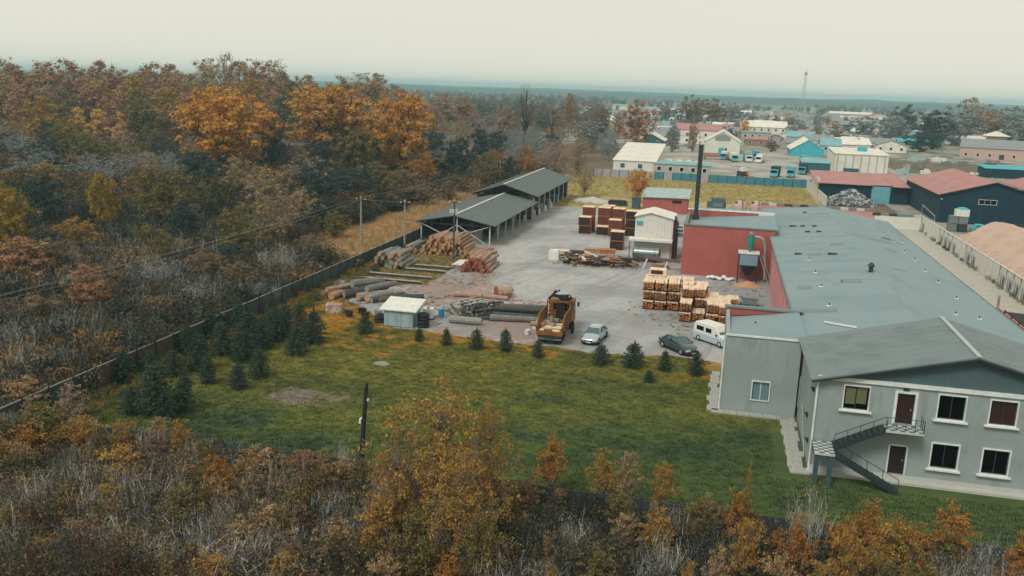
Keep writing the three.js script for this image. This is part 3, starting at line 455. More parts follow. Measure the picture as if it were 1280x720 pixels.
// ---------- open log sheds ----------
function logShed(label, p, o, roofM) {
  const t = thing('log_shed', label, 'shed', p, 0, null), { xl, xr, len, eL, eR, rg, xm } = o;
  const lr = obj('roof', slab([xl - 1, eL, 0.9], [xm, rg, 0.9], [xm, rg, -len - 0.9], [xl - 1, eL, -len - 0.9], 0.1), roofM, t);
  const r2 = obj('roof', slab([xm, rg, 0.9], [xr + 1, eR, 0.9], [xr + 1, eR, -len - 0.9], [xm, rg, -len - 0.9], 0.1), roofM, t);
  for (let z = 0.4; z > -len - 0.9; z -= 1.1) { obj('roof_seam', beam(V(xm, rg + 0.015, z), V(xr + 1, eR + 0.015, z), 0.04, 0.03), roofM, r2); obj('roof_seam', beam(V(xm, rg + 0.015, z), V(xl - 1, eL + 0.015, z), 0.04, 0.03), roofM, lr); }
  obj('ridge_cap', beam(V(xm, rg + 0.04, 0.92), V(xm, rg + 0.04, -len - 0.92), 0.4, 0.08), m_ridge, t);
  const n = Math.round(len / 5.6);
  for (let i = 0; i <= n; i++) {
    const z = -len * i / n;
    for (const [x, y] of [[xl, eL - 0.05], [xr, eR - 0.05]]) obj('post', beam(V(x, 0, z), V(x, y, z), 0.2), m_postPale, t);
    obj('truss', [beam(V(xl - 0.8, eL - 0.2, z), V(xm, rg - 0.25, z), 0.12, 0.2), beam(V(xm, rg - 0.25, z), V(xr + 0.8, eR - 0.2, z), 0.12, 0.2), beam(V(xl, eL - 0.3, z), V(xr, eR - 0.3, z), 0.12, 0.18)], m_dark, t);
  }
  obj('back_boarding', [box(0.06, eL * 0.85, len, xl - 0.15, eL * 0.425, -len / 2)], m_fenceDark, t);
  obj('end_boarding', [box(xr - xl, eL * 0.95, 0.08, (xl + xr) / 2, eL * 0.475, -len - 0.12)], m_fenceBrown, t);
  for (const x of [xl, xr]) obj('eave_beam', beam(V(x, (x === xl ? eL : eR) - 0.18, 0.2), V(x, (x === xl ? eL : eR) - 0.18, -len - 0.2), 0.16, 0.2), m_dark, t);
  if (o.brace) {
    obj('centre_post', beam(V(xm + 0.4, 0, 0.25), V(xm + 0.4, rg - 0.3, 0.25), 0.16), m_postPale, t);
    for (const [a, b] of [[[xl + 0.1, eL - 0.35], [xm - 2.4, 1.7]], [[xm + 0.3, rg - 1.6], [xl + 2.2, 0.7]], [[xm + 0.5, rg - 1.6], [xr - 0.7, 0.4]], [[xr - 0.2, eR - 0.35], [xm + 2.2, 1.9]]]) obj('brace', beam(V(a[0], a[1], 0.3), V(b[0], b[1], 0.3), 0.12), m_postPale, t);
  }
  return t;
}
const m_shedRoof = M('weathered_shed_roof', [0.125, 0.15, 0.148], { roughness: 0.75, ...mot(0.16) }), m_ridge = M('bright_ridge', [0.6, 0.6, 0.56], { roughness: 0.5 }), m_postPale = M('pale_steel_post', [0.45, 0.5, 0.5], { roughness: 0.6 });
logShed('open timber shed with pale X braces in its front and logs stacked before it', [-39.6, 0, -131.5], { xl: -5.5, xr: 5.6, xm: 0, len: 31, eL: 3.3, eR: 3.35, rg: 4.6, brace: true }, m_shedRoof);
logShed('taller open shed standing beyond the braced log shed', [-39.6, 0, -163.6], { xl: -5.5, xr: 5.6, xm: 0, len: 37, eL: 4.3, eR: 4.4, rg: 6.35 }, m_shedRoof);
// dark stacks of stock added to darken the inside of the sheds
{
  const geo = [0, 1].map((k) => built([...Array.from({ length: 20 }, (_, i) => box(2.3 + hash(i, k, 3) * 0.3, 0.34, 0.52, (hash(i, k, 5) - 0.5) * 0.2, 0.2 + Math.floor(i / 4) * 0.36, -0.84 + (i % 4) * 0.56))])), mm = [m_timberDark, m_barkDark, m_timberGrey, m_timberDark];
  const stock = (x, z, k, near) => { const t = thing('added_dark_stock', near ? 'added stack of dark stock that darkens the inside of the braced shed' : 'added stack of dark stock that darkens the inside of the taller shed', 'timber', [x, 0.02, z], rr(-0.06, 0.06), near ? 'stock added inside the braced shed' : 'stock added inside the taller shed'); mesh('boards', geo[k % 2], mm[k % 4], t).userData.kind = 'stuff'; };
  let k = 0; for (let i = 0; i < 7; i++) for (const x of [-43.4, -40.6, -37.6]) if (!(x > -38 && i % 3 === 1)) stock(x + rr(-0.2, 0.2), -135 - i * 3.9, k++, true);
  for (let i = 0; i < 9; i++) for (const x of [-43.4, -40.4]) stock(x + rr(-0.2, 0.2), -166.5 - i * 3.9, k++, false);
}
// goods standing under the far shed
for (let i = 0; i < 9; i++) single('covered_bundle', 'dark covered bundle stored under the eave of the taller shed', 'bundle', [box(1.8, rr(0.8, 1.6), 2.2, 0, 0.6, 0), box(1.9, 0.06, 2.3, 0, 1.3, 0)], pick([m_dark, m_barkDark, m_timberGrey, m_cyan]), 'bundles under the taller shed', [-35.2 + rr(-0.8, 0.3), 0.02, -166 - i * 3.7], rr(-0.1, 0.1));
for (let i = 0; i < 5; i++) single('white_drum', 'white plastic drum standing at the shed eave posts', 'drum', [cyl(V(0, 0, 0), V(0, 1.05, 0), 0.36, 0.36, 14), cyl(V(0, 1.05, 0), V(0, 1.1, 0), 0.3, 0.28, 12)], m_white, 'white drums at the sheds', [-34.4 + rr(-0.6, 0.4), 0.02, -160 - i * 5.5]);

// ---------- fences ----------
const m_railGrey = M('dull_rail', [0.26, 0.27, 0.265], { roughness: 0.6 });
{
  const t = thing('west_fence', 'long dark sheet fence with a pale top rail between the wood and the yard', 'fence', [-45.5, 0, -46.4]);
  const pg = built([box(0.05, 1.9, 2.46, 0, 0.98, 0), ...Array.from({ length: 9 }, (_, i) => box(0.07, 1.88, 0.05, 0, 0.98, -1.1 + i * 0.275))]), og = built(box(0.09, 2.1, 0.09, 0.05, 1.0, 0)), rg = built(box(0.1, 0.05, 2.5, 0, 1.96, 0));
  for (let i = 0; i < 47; i++) {
    const z = -1.25 - i * 2.5; const p = mesh('panel', pg, i > 3 && i < 8 ? m_fenceBrown : m_fenceDark, t); p.position.set(rr(-0.02, 0.02), rr(-0.02, 0.02), z);
    mesh('post', og, m_dark, t).position.set(0, 0, z + 1.25); mesh('top_rail', rg, m_railGrey, t).position.set(0, 0, z);
  }
}
{
  const t = thing('south_fence', 'dark sheet fence between the foreground thicket and the lawn', 'fence', [-45.4, 0, -46.4]);
  const pg = built([box(2.46, 1.9, 0.05, 0, 0.98, 0), ...Array.from({ length: 9 }, (_, i) => box(0.05, 1.88, 0.07, -1.1 + i * 0.275, 0.98, 0))]), og = built(box(0.09, 2.05, 0.09, 0, 1.0, -0.05));
  for (let i = 0; i < 33; i++) { const p = mesh('panel', pg, m_fenceDark, t); p.position.set(1.3 + i * 2.5, rr(-0.04, 0.04), rr(-0.02, 0.02)); mesh('post', og, m_dark, t).position.set(0.05 + i * 2.5, 0, 0); }
}
function panelFence(label, name, p, turn, n, w, h, mats, pm, copingM) {
  const t = thing(name, label, 'fence', p, turn), pg = built([box(0.1, h, w - 0.12, 0, h / 2, 0), box(0.13, 0.08, w - 0.12, 0, h * 0.33, 0), box(0.13, 0.08, w - 0.12, 0, h * 0.66, 0)]), og = built(box(0.2, h + 0.12, 0.14, 0, h / 2 + 0.06, 0)), cg = built(box(0.2, 0.1, w, 0, h + 0.05, 0));
  for (let i = 0; i < n; i++) { mesh('panel', pg, mats(i), t).position.set(0, 0, -w * (i + 0.5)); mesh('post', og, pm, t).position.set(0.01, 0, -w * i); if (copingM) mesh('coping', cg, copingM, t).position.set(0, 0, -w * (i + 0.5)); }
  return t;
}
panelFence('white concrete panel fence with dark streaked panels beside the sawdust mound', 'concrete_fence', [37.9, 0, -92], 0, 30, 3.03, 2.8, (i) => [m_fenceStreak, m_fenceStreak, m_fenceWhite, m_fenceStreak, m_fenceWhite, m_fenceWhite][(i * 5 + (i >> 1)) % 6], m_concrete, m_fenceWhite);
panelFence('white concrete panel fence climbing beside the grey rubble heap', 'concrete_fence', [23.4, 0, -212], 0.02, 14, 3, 2.5, () => m_fenceWhite, m_concrete, m_fenceWhite);
{
  const lil = M('lilac_grey_panel', [0.4, 0.38, 0.4], { ...mot(0.3) }), teal = M('teal_panel', [0.05, 0.22, 0.28], { roughness: 0.6, ...mot(0.3) });
  panelFence('grey and teal panel fence at the far edge of the dry field', 'field_fence', [-36, 0, -256], -Math.PI / 2, 24, 2.5, 2.3, (i) => (i > 8 && i !== 12 ? teal : i === 7 ? teal : lil), m_dark, null);
}
{
  const t = thing('pink_panel_fence', 'short pink panel fence with dark posts next to the hall eave', 'fence', [29.6, 0, -82]);
  const pg = built(box(0.12, 2.1, 2.2, 0, 2.1, 0)), og = built(box(0.18, 3.4, 0.18, 0, 1.7, 0));
  for (let i = 0; i < 8; i++) { mesh('panel', pg, m_pink, t).position.set(0, 0, -1.2 - i * 2.4); mesh('post', og, m_dark, t).position.set(0, 0, -i * 2.4); }
  obj('post', box(0.22, 4.4, 0.22, 0, 2.2, -19.4), m_barkPink, t);
}
{
  const t = thing('dark_lean_to', 'black-roofed lean-to between the pink panels and the concrete fence', 'shed', [33.6, 0, -92]);
  obj('roof', slab([-3.6, 3.0, 10], [3.9, 2.7, 10], [3.9, 2.7, -8], [-3.6, 3.0, -8], 0.14), m_black, t);
  for (const x of [-3.4, 3.7]) for (const z of [9.6, 1, -7.6]) obj('post', beam(V(x, 0, z), V(x, 2.7, z), 0.16), m_dark, t);
}
// ---------- logs ----------
function logGeo(len, r0, r1, s, bend = 0.12) {          // along -z from the origin, resting on y = 0
  const R = RNG(s), n = 6, k = 9, P = [], off = [], rad = [];
  for (let i = 0; i <= n; i++) { const t = i / n; off.push([Math.sin(t * 2.6 + s) * bend * (R() + 0.4), 0]); rad.push((r0 + (r1 - r0) * t) * (0.94 + 0.12 * R())); }
  const ring = (i) => Array.from({ length: k }, (_, j) => { const a = j / k * Math.PI * 2, q = rad[i] * (0.95 + 0.1 * hash(i, j, s)); return [off[i][0] + Math.cos(a) * q, r0 + Math.sin(a) * q, -len * i / n]; });
  for (let i = 0; i < n; i++) { const A = ring(i), B = ring(i + 1); for (let j = 0; j < k; j++) { const q = (j + 1) % k; P.push([A[j], A[q], B[q], B[j]]); } }
  const ends = []; for (const i of [0, n]) { const A = ring(i), z = i ? -len - 0.004 : 0.004, c = [off[i][0], r0, z]; for (let j = 0; j < k; j++) { const q = (j + 1) % k; ends.push([c, [A[j][0], A[j][1], z], [A[q][0], A[q][1], z]]); } }
  return [built(faces(P)), built(faces(ends))];
}
const LOGG = {};
function logThing(kind, len, r, s, label, group, p, turn = 0, tilt = 0) {
  const key = [len, r, s % 3].join(), g = LOGG[key] ??= logGeo(len, r, r * 0.82, 7 + (s % 3) * 5 + Math.round(len * 10));
  const v = hash(s, Math.round(len * 7), 3), [bm, em] = { pink: [v < 0.6 ? m_barkPink : m_barkTan, m_cutEnd], grey: [v < 0.35 ? m_barkGrey : v < 0.7 ? m_barkBrown : m_barkPale, v < 0.5 ? m_cutEndGrey : m_cutEnd], dark: [m_barkDark, m_cutEndGrey], red: [m_barkPink, m_logRed] }[kind];
  const t = thing('log', label, 'log', p, turn, group); t.rotation.order = 'YXZ'; t.rotation.x = tilt;
  mesh('bark', g[0], bm, t); mesh('cut_end', g[1], em, t); return t;
}
const m_barkBrown = M('brown_bark', [0.15, 0.115, 0.085], { map: scaled(T_bark, 0.8) }), m_barkPale = M('pale_bark', [0.3, 0.28, 0.25], { map: scaled(T_bark, 0.8) }), m_barkTan = M('tan_bark', [0.33, 0.2, 0.125], { map: scaled(T_bark, 0.8) });
const m_logRed = M('red_brown_log_end', [0.3, 0.085, 0.045], { ...mot(2) });
function logPile(kind, x0, x1, z, len, r, rows, label, group, jit = 0.5, seed = 1, turn = 0) {
  const R = RNG(seed * 77), w = x1 - x0; let k = 0;
  for (let j = 0; j < rows; j++) {
    const m = Math.max(1, Math.floor(w / (2 * r)) - j);
    for (let i = 0; i < m; i++) logThing(kind, len, r, k++, label, group, [x0 + r + (i + j * 0.5) * 2 * r + (w - 2 * r * Math.floor(w / (2 * r))) / 2, 0.02 + j * r * 1.74, z + (R() - 0.5) * 2 * jit], turn + (R() - 0.5) * 0.1);
  }
}
logPile('pink', -42, -34.6, -121.6, 6, 0.25, 6, 'peeled pinkish log in the big stack before the braced shed', 'logs stacked before the braced shed', 0.8, 1);
logPile('pink', -35.2, -33, -120.2, 6, 0.26, 2, 'thin pinkish log slid off the big stack beside the pole', 'loose logs beside the big stack', 0.6, 2, -0.25);
logPile('red', -32.8, -28.7, -111.4, 6.4, 0.28, 4, 'log with a red-brown cut end in the stack at the yard edge', 'red-ended logs at the yard edge', 0.5, 3);
logPile('grey', -44.6, -39.4, -109.6, 4.8, 0.3, 4, 'grey weathered log in the stack against the west fence', 'grey logs against the west fence', 0.8, 4);
logPile('grey', -44.4, -42, -121.2, 5.5, 0.22, 3, 'thin grey log in the small stack near the braced shed', 'thin grey logs near the shed', 0.4, 5);
// big loose logs between the hut and the beams
const loose = 'big loose logs behind the hut';
[['pink', -43, -90.6, 5, 0.42, -0.35, 0.02], ['pink', -41.6, -90, 5.2, 0.4, -0.3, 0.02], ['pink', -42.2, -90.2, 5.4, 0.26, -0.42, 0.86], ['dark', -40.6, -91.2, 5, 0.5, -0.55, 0.02], ['dark', -39.4, -93.2, 5.2, 0.55, -0.6, 0.02], ['grey', -40.2, -92.6, 5.4, 0.5, -0.62, 0.95], ['grey', -38.6, -90.6, 5.4, 0.5, -0.55, 0.02], ['grey', -37.5, -90.4, 5.6, 0.42, -0.5, 0.02], ['dark', -36.8, -90.2, 5.6, 0.34, -0.6, 0.02], ['grey', -36.2, -90.8, 5, 0.3, -0.5, 0.02], ['dark', -35.6, -92, 5.2, 0.36, -0.7, 0.02], ['grey', -37.9, -91.4, 5.4, 0.4, -0.6, 0.9]]
  .forEach(([k, x, z, l, r, a, y], i) => logThing(k, Math.round(l * 8) / 10, r, i, { pink: 'pinkish bark log lying loose beside the west fence', dark: 'dark mossy log lying loose behind the hut', grey: 'grey log lying loose behind the hut' }[k], loose, [x, y, z - 0.5], a + ((i * 37) % 10 - 4.5) * 0.05, ((i * 13) % 5 - 2) * 0.015));
// logs by the truck
const mid = 'logs lying beside the timber truck';
[['grey', -26.2, -85.9, 3.4, 0.42, -1.57, 0.02, 'thick grey log lying across before the dark brushwood heap'], ['grey', -22.5, -88.2, 5.2, 0.36, -1.45, 0.02, 'long straight grey log pointing at the timber truck'], ['dark', -22.6, -89.4, 5.6, 0.34, -1.42, 0.02], ['dark', -22.3, -90.6, 5.4, 0.34, -1.35, 0.02], ['dark', -22.9, -91.8, 5.6, 0.36, -1.4, 0.02], ['dark', -22.4, -90, 5, 0.32, -1.4, 0.62], ['grey', -22.2, -91.2, 5.2, 0.3, -1.3, 0.64], ['dark', -23.4, -92.6, 4.8, 0.36, -1.3, 0.02]]
  .forEach(([k, x, z, l, r, a, y, lb], i) => logThing(k, l, r, i + 2, lb ?? 'dark mossy log in the heap beside the timber truck', mid, [x, y, z], a));
[['red', -29.3, -97.2, 3.4, 0.34, -1.5], ['red', -26.4, -97.6, 3.6, 0.3, -1.6], ['pink', -27.6, -98.6, 4, 0.26, -1.35], ['red', -24.4, -98.2, 1.8, 0.7, -0.9], ['pink', -23.8, -99.4, 1.6, 0.55, -0.4]].forEach(([k, x, z, l, r, a], i) => logThing(k, l, r, i, 'reddish split log on the gravel behind the brushwood heap', 'reddish logs on the gravel', [x, 0.02, z], a));
for (let i = 0; i < 46; i++) logThing('dark', 2.6, 0.13, i, 'thin dark branch in the brushwood heap behind the grey log', 'branches of the brushwood heap', [-26.3 + rr(0, 3.6), 0.02 + rr(0, 1.1) * (1 - Math.abs((i % 12) - 6) / 9), -87 - rr(0, 4.2)], rr(-1.2, 0.6), rr(-0.15, 0.15));
for (let i = 0; i < 9; i++) single('plank', 'grey plank leaning on the brushwood heap', 'plank', box(0.28, 0.06, 3.6, 0, 0, 0), m_timberGrey, 'planks on the brushwood heap', [-27 + i * 0.3, 0.9 + (i % 3) * 0.1, -92.2 + i * 0.1], -0.45 + rr(-0.08, 0.08));
for (const [m, n] of [[m_barkPink, 70], [m_timberOrange, 40]]) { const o = single('bark_litter', 'reddish bark chips strewn on the gravel beside the truck', 'bark chips', Array.from({ length: n }, () => box(rr(0.2, 0.6), 0.05, rr(0.1, 0.25), rr(-3, 5), 0.04, rr(-3, 3), rr(0, 3), 0, rr(-0.2, 0.2))), m, 'bark litter beside the truck', [-20, 0.02, -95.5]); o.userData.kind = 'stuff'; }
// bearer beams and a grey plank stack
for (const [x0, x1, z] of [[-44, -35, -101.9], [-44.5, -34.6, -104.9], [-39.7, -34.2, -109.2], [-39.3, -34.4, -112]]) { const t = thing('bearer_beam', 'long pale concrete bearer with a dark side lying on the grass', 'beam', [(x0 + x1) / 2, 0, z], 0, 'bearers on the grass'); obj('beam', box(x1 - x0, 0.34, 0.5, 0, 0.17, -0.2), m_timberGrey, t); obj('dark_side', box(x1 - x0 + 0.2, 0.3, 0.12, 0, 0.15, 0.12), m_dark, t); }  // front side made darker than the beam behind it
{ const t = thing('plank_stack', 'neat stack of pale grey planks beside the red-ended logs', 'planks', [-33.5, 0.02, -114.2]); for (let j = 0; j < 6; j++) for (let i = 0; i < 5; i++) obj('plank', box(0.24, 0.09, 3.6 + rr(-0.2, 0.2), -0.52 + i * 0.26, 0.05 + j * 0.12, rr(-0.15, 0.15)), j === 5 ? m_creamSheet : m_timberGrey, t); }

// ---------- sawn timber bundles ----------
function bundleGeo(s, w = 1.26, h = 1.08, d = 1.95) {
  const R = RNG(s), a = [], top = [], rows = 5, cols = 4;
  for (let j = 0; j < rows; j++) for (let i = 0; i < cols; i++) {
    const bw = w / cols, bh = (h - 0.14) / rows; if (R() < 0.1 && j < rows - 1) continue;
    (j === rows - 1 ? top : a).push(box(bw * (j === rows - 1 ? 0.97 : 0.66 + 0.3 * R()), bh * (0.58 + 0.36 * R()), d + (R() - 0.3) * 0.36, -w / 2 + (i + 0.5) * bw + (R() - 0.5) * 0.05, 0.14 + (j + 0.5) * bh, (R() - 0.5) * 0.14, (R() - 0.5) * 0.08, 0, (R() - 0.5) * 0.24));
  }
  return [built(a), built(top), built([box(w, 0.05, d, 0, 0.1, 0), ...[-1, 0, 1].map((k) => box(w, 0.1, 0.12, 0, 0.05, k * d * 0.4))]), built(box(w * 0.82, h * 0.74, d * 0.86, 0, h * 0.5, 0))];  // last: dark inner box that puts shade into the gaps between boards
}
const BUN = [3, 8, 14, 22, 31, 47].map((s) => bundleGeo(s)), m_boardA = [m_timberOrange, M('brown_sawn_timber', [0.32, 0.14, 0.055], { map: scaled(T_wood, 0.8) }), M('honey_sawn_timber', [0.44, 0.21, 0.08], { map: scaled(T_wood, 0.8) })];
function bundle(x, y, z, k, turn, label, group) {
  const t = thing('timber_bundle', label, 'timber', [x, y, z], turn, group), [a, b, c, d] = BUN[k % 6];
  mesh('boards', a, m_boardA[k % 3], t).userData.kind = 'stuff'; mesh('top_boards', b, m_timberPale, t).userData.kind = 'stuff'; mesh('pallet', c, m_timberDark, t); mesh('gap_shade_box', d, m_timberDark, t);  // top row in a paler timber than the boards below
}
let bk = 0;
for (const [x, z, n] of [[-7, -100.4, 3], [-5.6, -100.4, 3], [-4.2, -100.5, 3], [-7, -102.6, 3], [-5.6, -102.6, 3], [-4.2, -102.7, 3], [-2.6, -96, 2], [-2.6, -98.2, 3], [-1.25, -96.6, 1], [-1.2, -98.6, 3], [0.15, -96.2, 2], [0.15, -98.4, 2], [1.5, -95.9, 2], [1.5, -98, 2], [-2.6, -100.6, 3], [-1.2, -100.9, 3], [0.15, -100.7, 2], [1.5, -100.4, 1], [-2.8, -103, 3], [-1.4, -103.2, 2], [1.2, -104.4, 1], [2.5, -104.8, 1], [2.6, -97, 1]])
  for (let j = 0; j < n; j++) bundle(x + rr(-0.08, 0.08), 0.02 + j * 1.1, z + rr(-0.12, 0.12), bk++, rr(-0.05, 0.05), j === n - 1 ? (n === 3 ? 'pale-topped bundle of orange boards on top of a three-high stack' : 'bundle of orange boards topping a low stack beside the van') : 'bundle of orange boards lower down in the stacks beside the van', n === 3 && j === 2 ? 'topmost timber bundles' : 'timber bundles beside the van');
{ const t = thing('brick_pallet', 'pallet with a pale board and a red-brown block on the highest timber stack', 'pallet', [-6.3, 3.34, -103.4]); obj('pallet', [box(2, 0.14, 1.6, 0, 0.07, 0), box(1.9, 0.5, 1.5, 0, 0.4, -0.1)], m_timberPale, t); obj('block', box(1.35, 0.42, 0.1, -0.1, 0.4, 0.72), m_timberDark, t); }
// dark slatted crates beyond the dryer
function crateGeo(w, h, d) {
  const slat = []; for (let i = 0; i < 8; i++) slat.push(box(w, h / 8 - 0.05, 0.04, 0, (i + 0.5) * h / 8, d / 2));
  return [slat, [box(0.05, h - 0.04, d, w / 2, h / 2, 0), box(0.05, h - 0.04, d, -w / 2, h / 2, 0), box(w, h - 0.04, 0.05, 0, h / 2, -d / 2)], [box(w + 0.1, 0.1, d + 0.1, 0, h + 0.03, 0)], [box(w - 0.12, h - 0.1, d - 0.14, 0, h / 2, 0)]].map(built);
}
const CR = crateGeo(2, 1.36, 1.8);
function crate(x, y, z, top, red) {
  const t = thing('timber_crate', top ? 'dark slatted crate with a pale lid topping a stack beyond the dryer' : 'dark slatted crate low in the stacks beyond the dryer', 'crate', [x, y, z], rr(-0.04, 0.04), top ? 'topmost crates' : 'lower crates');
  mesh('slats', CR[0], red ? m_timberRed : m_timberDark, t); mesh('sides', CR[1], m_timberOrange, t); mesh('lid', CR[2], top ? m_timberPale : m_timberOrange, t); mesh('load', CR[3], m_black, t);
}
const m_timberRed = M('red_brown_timber', [0.2, 0.06, 0.04], { map: scaled(T_wood, 0.8) });
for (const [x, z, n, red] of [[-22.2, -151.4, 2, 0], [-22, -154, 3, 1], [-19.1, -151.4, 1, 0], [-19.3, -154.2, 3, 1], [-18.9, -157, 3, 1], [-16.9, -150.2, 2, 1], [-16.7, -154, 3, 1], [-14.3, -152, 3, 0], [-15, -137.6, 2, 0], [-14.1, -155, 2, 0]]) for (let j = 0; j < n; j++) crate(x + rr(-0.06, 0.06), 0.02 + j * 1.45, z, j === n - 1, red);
// mixed heap of offcuts and scrap before the crates
{
  const g0 = 'offcuts heaped before the crates';
  for (let i = 0; i < 9; i++) single('offcut_pallet', 'low pallet of mixed offcuts before the crates', 'pallet', [box(2.2, 0.5, 1.5, 0, 0.28, 0), box(2.3, 0.08, 1.6, 0, 0.56, 0), box(2.2, 0.1, 1.4, 0, 0.05, 0)], [m_timberPale, m_timberDark, m_barkPink, m_timberOrange, m_dark][i % 5], g0, [-22.4 + (i % 5) * 2.3, 0.02 + (i > 6 ? 0.62 : 0), -127.4 - Math.floor(i / 5) * 2.4], rr(-0.15, 0.15));
  for (let i = 0; i < 90; i++) single('scrap_timber', 'piece of scrap timber in the mixed heap before the crates', 'scrap', box(rr(0.15, 0.35), rr(0.08, 0.3), rr(0.8, 2.6), 0, 0.1, 0, rr(0, 3), rr(-0.2, 0.2)), pick([m_barkDark, m_dark, m_barkGrey, m_timberDark, m_fenceDark, m_barkPink, m_timberGrey, m_timberOrange, m_timberPale]), 'scrap timber before the crates', [-18 + rr(-3, 7), 0.05 + rr(0, 1.1), -123.8 + rr(-1.9, 1.9)]);
  single('white_big_bag', 'white bulk bag at the end of the offcut heap', 'sack', [box(1.5, 1.2, 1.3, 0, 0.62, 0), box(1.3, 0.2, 1.1, 0, 1.3, 0)], m_creamSheet, null, [-22.6, 0.02, -125]);
  for (const [x, z] of [[-20.4, -122.6], [-16.2, -122.2], [-15.2, -122.8]]) { const g = new THREE.TorusGeometry(0.42, 0.17, 8, 18); g.rotateX(Math.PI / 2 - 0.2); g.translate(0, 0.26, 0); single('old_tyre', 'old black tyre lying at the offcut heap', 'tyre', g, m_black, 'tyres at the offcut heap', [x, 0.04, z]); }
}

// ---------- hut, drums ----------
{
  const t = thing('tool_hut', 'small pale blue metal hut with a cream lean-to roof', 'hut', [-30.6, 0, -83.7], 0.04);
  const hb = M('pale_blue_steel', [0.33, 0.47, 0.52], { roughness: 0.6, map: scaled(T_stain, 0.6) });
  obj('wall', [box(3, 1.75, 0.08, 0, 0.93, 1.4), box(3, 2.1, 0.08, 0, 1.1, -1.4), box(0.08, 1.85, 2.7, -1.46, 0.98, 0), box(0.08, 1.85, 2.7, 1.46, 0.98, 0)], hb, t);
  for (const x of [-0.7, 0.72]) { const d = obj('door', box(1.36, 1.55, 0.05, x, 0.9, 1.47), hb, t); obj('door_stay', [box(0.05, 1.5, 0.03, x - 0.4, 0.9, 1.51), box(0.05, 1.5, 0.03, x + 0.45, 0.9, 1.51)], m_steel, d); }
  obj('roof', slab([-1.9, 1.85, 1.75], [1.95, 1.82, 1.75], [1.95, 2.35, -1.8], [-1.9, 2.38, -1.8], 0.1), M('cream_hut_roof', [0.72, 0.73, 0.66], { roughness: 0.6, ...mot(0.6) }), t);
  obj('skid', [box(3, 0.1, 0.2, 0, 0.05, 1.1), box(3, 0.1, 0.2, 0, 0.05, -1.1)], m_dark, t);
}
const drumG = [built([cyl(V(0, 0, 0), V(0, 0.92, 0), 0.3, 0.3, 16), cyl(V(0, 0.3, 0), V(0, 0.34, 0), 0.315, 0.315, 16), cyl(V(0, 0.6, 0), V(0, 0.64, 0), 0.315, 0.315, 16)]), built(cyl(V(0, 0.92, 0), V(0, 0.96, 0), 0.29, 0.27, 16))];
{ const t = thing('blue_drum', 'bright blue plastic drum with a pale lid beside the hut', 'drum', [-27.7, 0.02, -87.6]); mesh('barrel', drumG[0], M('blue_plastic', [0.03, 0.2, 0.42], { roughness: 0.4 }), t); mesh('lid', drumG[1], m_cyan, t); }
{ const t = thing('white_container', 'white cube container standing behind the black tyre pile', 'container', [-28.8, 0.02, -86.6], 0.2); obj('tank', box(1.1, 1.0, 1.1, 0, 0.62, 0), m_creamSheet, t); obj('pallet', box(1.2, 0.12, 1.2, 0, 0.06, 0), m_timberDark, t); obj('cap', cyl(V(0, 1.12, 0), V(0, 1.2, 0), 0.15), m_dark, t); }
for (let i = 0; i < 6; i++) { const g = new THREE.TorusGeometry(0.46, 0.19, 9, 20); g.rotateX(Math.PI / 2); g.translate(0, 0.19, 0); single('stacked_tyre', 'black tyre piled at the hut wall', 'tyre', g, m_black, 'tyres piled at the hut', i < 4 ? [-28.2, 0.02 + i * 0.36, -83.2] : [-32.9, 0.02 + (i - 4) * 0.36, -83.4]); }
for (let i = 0; i < 5; i++) single('scrap_tub', 'dark tub of scrap beside the hut on the grass', 'tub', [cyl(V(0, 0, 0), V(0, 0.6, 0), 0.35, 0.45, 10, true), cyl(V(0, 0.05, 0), V(0, 0.4, 0), 0.36, 0.4, 10)], pick([m_dark, m_steel, m_black]), 'scrap tubs at the hut', [-33.2 - i * 0.9, 0.02, -84.4 - (i % 2) * 1.4]);
{ const t = thing('brick_pile', 'small cube of grey and pink bricks on the leaf-strewn grass', 'bricks', [-39, 0.01, -85.6], 0.15); for (let j = 0; j < 5; j++) for (let i = 0; i < 6; i++) for (let k = 0; k < 2; k++) obj('brick', box(0.26, 0.17, 0.5, -0.7 + i * 0.28, 0.09 + j * 0.18, -0.3 + k * 0.55, rr(-0.06, 0.06)), pick([m_pink, m_concrete, m_barkPink]), t); }
const m_greyStone = M('grey_stone', [0.27, 0.26, 0.22], { ...mot(1) });
single('field_stone', 'flat pale boulder lying alone on the lawn', 'stone', (() => { const g = new THREE.IcosahedronGeometry(0.62, 2), p = g.attributes.position; for (let i = 0; i < p.count; i++) { const k = 0.85 + 0.3 * vnoise(p.getX(i) * 3 + 9, p.getZ(i) * 3 + p.getY(i) * 4, 5); p.setXYZ(i, p.getX(i) * k * 1.2, p.getY(i) * k * 0.42 + 0.12, p.getZ(i) * k * 0.8); } g.computeVertexNormals(); return g; })(), m_greyStone, null, [-27.4, 0, -69.9]);

// ---------- vehicles ----------
const wheelG = (() => { const t = new THREE.TorusGeometry(0.24, 0.1, 10, 22); t.rotateY(Math.PI / 2); return [built(t), built(cyl(V(-0.07, 0, 0), V(0.07, 0, 0), 0.2, 0.2, 14))]; })();
function wheel(t, x, y, z, s = 1, m = m_steel) { const w = mesh('wheel', wheelG[0], m_black, t); w.position.set(x, y, z); w.scale.set(s * 1.2, s, s); mesh('rim', wheelG[1], m, w); }
function profileX(pts, w, bev) {      // side profile [z, y] pulled across x
  const s = new THREE.Shape(pts.map(([z, y]) => new THREE.Vector2(z, y))), g = new THREE.ExtrudeGeometry(s, { depth: w - 2 * bev, bevelEnabled: true, bevelSize: bev, bevelThickness: bev, bevelSegments: 4, curveSegments: 6 });
  g.translate(0, 0, -(w - 2 * bev) / 2); g.rotateY(-Math.PI / 2); return g;      // z -> x
}
